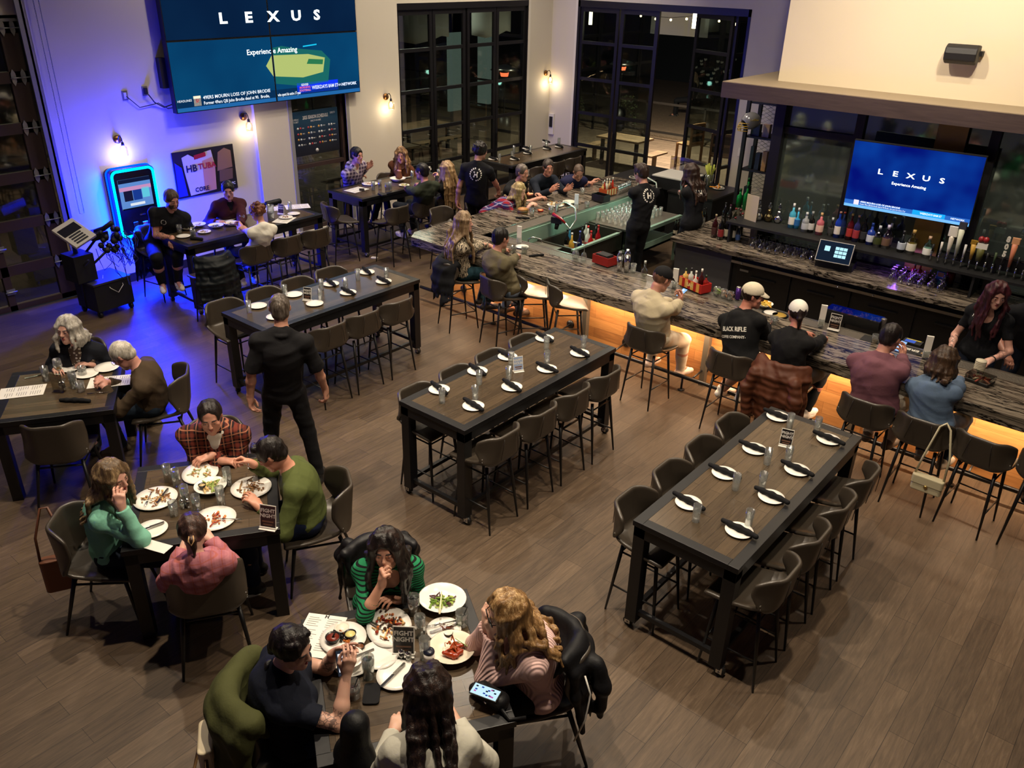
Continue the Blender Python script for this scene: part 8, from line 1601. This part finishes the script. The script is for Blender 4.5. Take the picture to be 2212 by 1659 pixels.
# cooler glow at the far right behind the red haired bartender
o = thing('glass_door_cooler', 'small lit glass door cooler at the right edge behind the bar', 'cooler', (.25, 10.9, 0)); bx('case', M_BLACK, -.3, .3, -.1, .3, 0, .95, parent=o); bx('lit_interior', emis('cooler_blue', '3ab4e8', 1.2), -.26, .26, -.112, -.1, .08, .9, parent=o)
# ---------------------------------------------------------------- light
def area(loc, tgt, e, size, c=(1, .86, .68), name='ceiling_downlight', spread=PI, sy=None):
 l = bpy.data.lights.new(name, 'AREA'); l.energy = e; l.size = size; l.color = c; l.spread = spread; l.shape = 'DISK' if not sy else 'RECTANGLE'
 if sy: l.size_y = sy
 o = bpy.data.objects.new(name, l); COL.objects.link(o); o.location = loc; o.rotation_euler = (Vector(tgt)-Vector(loc)).to_track_quat('-Z', 'Y').to_euler(); return o
WM = (1, .84, .64)
def lamp(x, y, e, tx=None, ty=None, sp=110, size=.16, z=6.6):
 o = thing('ceiling_spotlight', f'ceiling spotlight above the room near {abs(x):.0f} metres', 'spotlight', (x, y, z)) if False else None
 return area((x, y, z), (tx if tx is not None else x, ty if ty is not None else y, 0), e, size, WM, spread=math.radians(sp))
for x, y, e in ((-1.5, 3.8, 150), (-4.2, 3.4, 170), (-7.0, 3.2, 120), (-3.4, 6.6, 130), (-6.4, 6.8, 120), (-9.6, 5.0, 60), (-9.4, 8.4, 120), (-10.9, 11.0, 120), (-8.6, 12.2, 150), (-5.6, 10.4, 120), (-2.4, 10.4, 110), (-11.2, 14.8, 90), (-.4, 6.8, 60), (-9.3, 1.8, 60)):
 lamp(x, y, e*.64)
area((-2.0, 10.0, 6.2), (-2.5, 13.0, 4.6), 60, .2, WM, 'wall_wash', math.radians(120)); area((-4.2, 10.0, 6.2), (-4.0, 13.0, 4.4), 60, .2, WM, 'wall_wash', math.radians(120))
area((-10.5, 8.5, 6.4), (-13.1, 8.6, 3.8), 36, .3, WM, 'wall_wash', math.radians(120)); area((-10.5, 12.5, 6.4), (-13.1, 14.5, 3.5), 60, .3, WM, 'wall_wash', math.radians(120))
# led strip under the counter
area((-4.2, 8.84, .9), (-4.2, 9.0, 0), 165, 9.4, (1, .72, .46), 'counter_led', PI, .03)
area((-8.8, 11.8, .9), (-9.2, 11.8, 0), 20, .03, (1, .62, .30), 'counter_led_side', PI, 5.0)
# television light
area((XA+.3, 9.0, 3.1), (-8, 8.5, 1), 14, 3.6, (.35, .6, 1), 'screen_glow', PI, 1.0)
# purple glow near the register and teal well lamp
for p_, c, e in (((-3.0, 12.2, 1.12), (.3, .1, 1), 2.5), ((-7.8, 10.8, 1.3), (.45, 1, .75), 5), ((-7.6, 12.6, 1.3), (.45, 1, .8), 4)):
 l = bpy.data.lights.new('under_counter_lamp', 'POINT'); l.energy = e; l.color = c; l.shadow_soft_size = .06; o = bpy.data.objects.new('under_counter_lamp', l); COL.objects.link(o); o.location = p_
# patio light
area((-17, 16, 4.8), (-17, 16, 0), 170, 1.5, (1, .92, .75), 'patio_lamp'); area((-11.5, 20.5, 4.2), (-11.2, 20.5, 0), 800, .6, (1, .85, .62), 'patio_lamp'); area((-16, 5, 4.6), (-15.5, 4, 0), 90, 1.2, (1, .88, .68), 'patio_lamp')
w = bpy.data.worlds.new('night'); SC.world = w; w.use_nodes = True; w.node_tree.nodes['Background'].inputs[0].default_value = (.012, .014, .02, 1); w.node_tree.nodes['Background'].inputs[1].default_value = 1
SC.view_settings.view_transform = 'Standard'; SC.view_settings.look = 'None'; SC.view_settings.gamma = 1; SC.view_settings.exposure = 0; SC.view_settings.use_curve_mapping = False
# ---------------------------------------------------------------- everything above was laid out 1.16 times too large: bring it to real metres
KW = 1/1.16
for o in list(SC.objects):
 if o.parent: continue
 o.location *= KW
 if o.type != 'CAMERA': o.scale = [v*KW for v in o.scale]
for l in bpy.data.lights: l.energy *= KW*KW
for m in bpy.data.meshes: pass
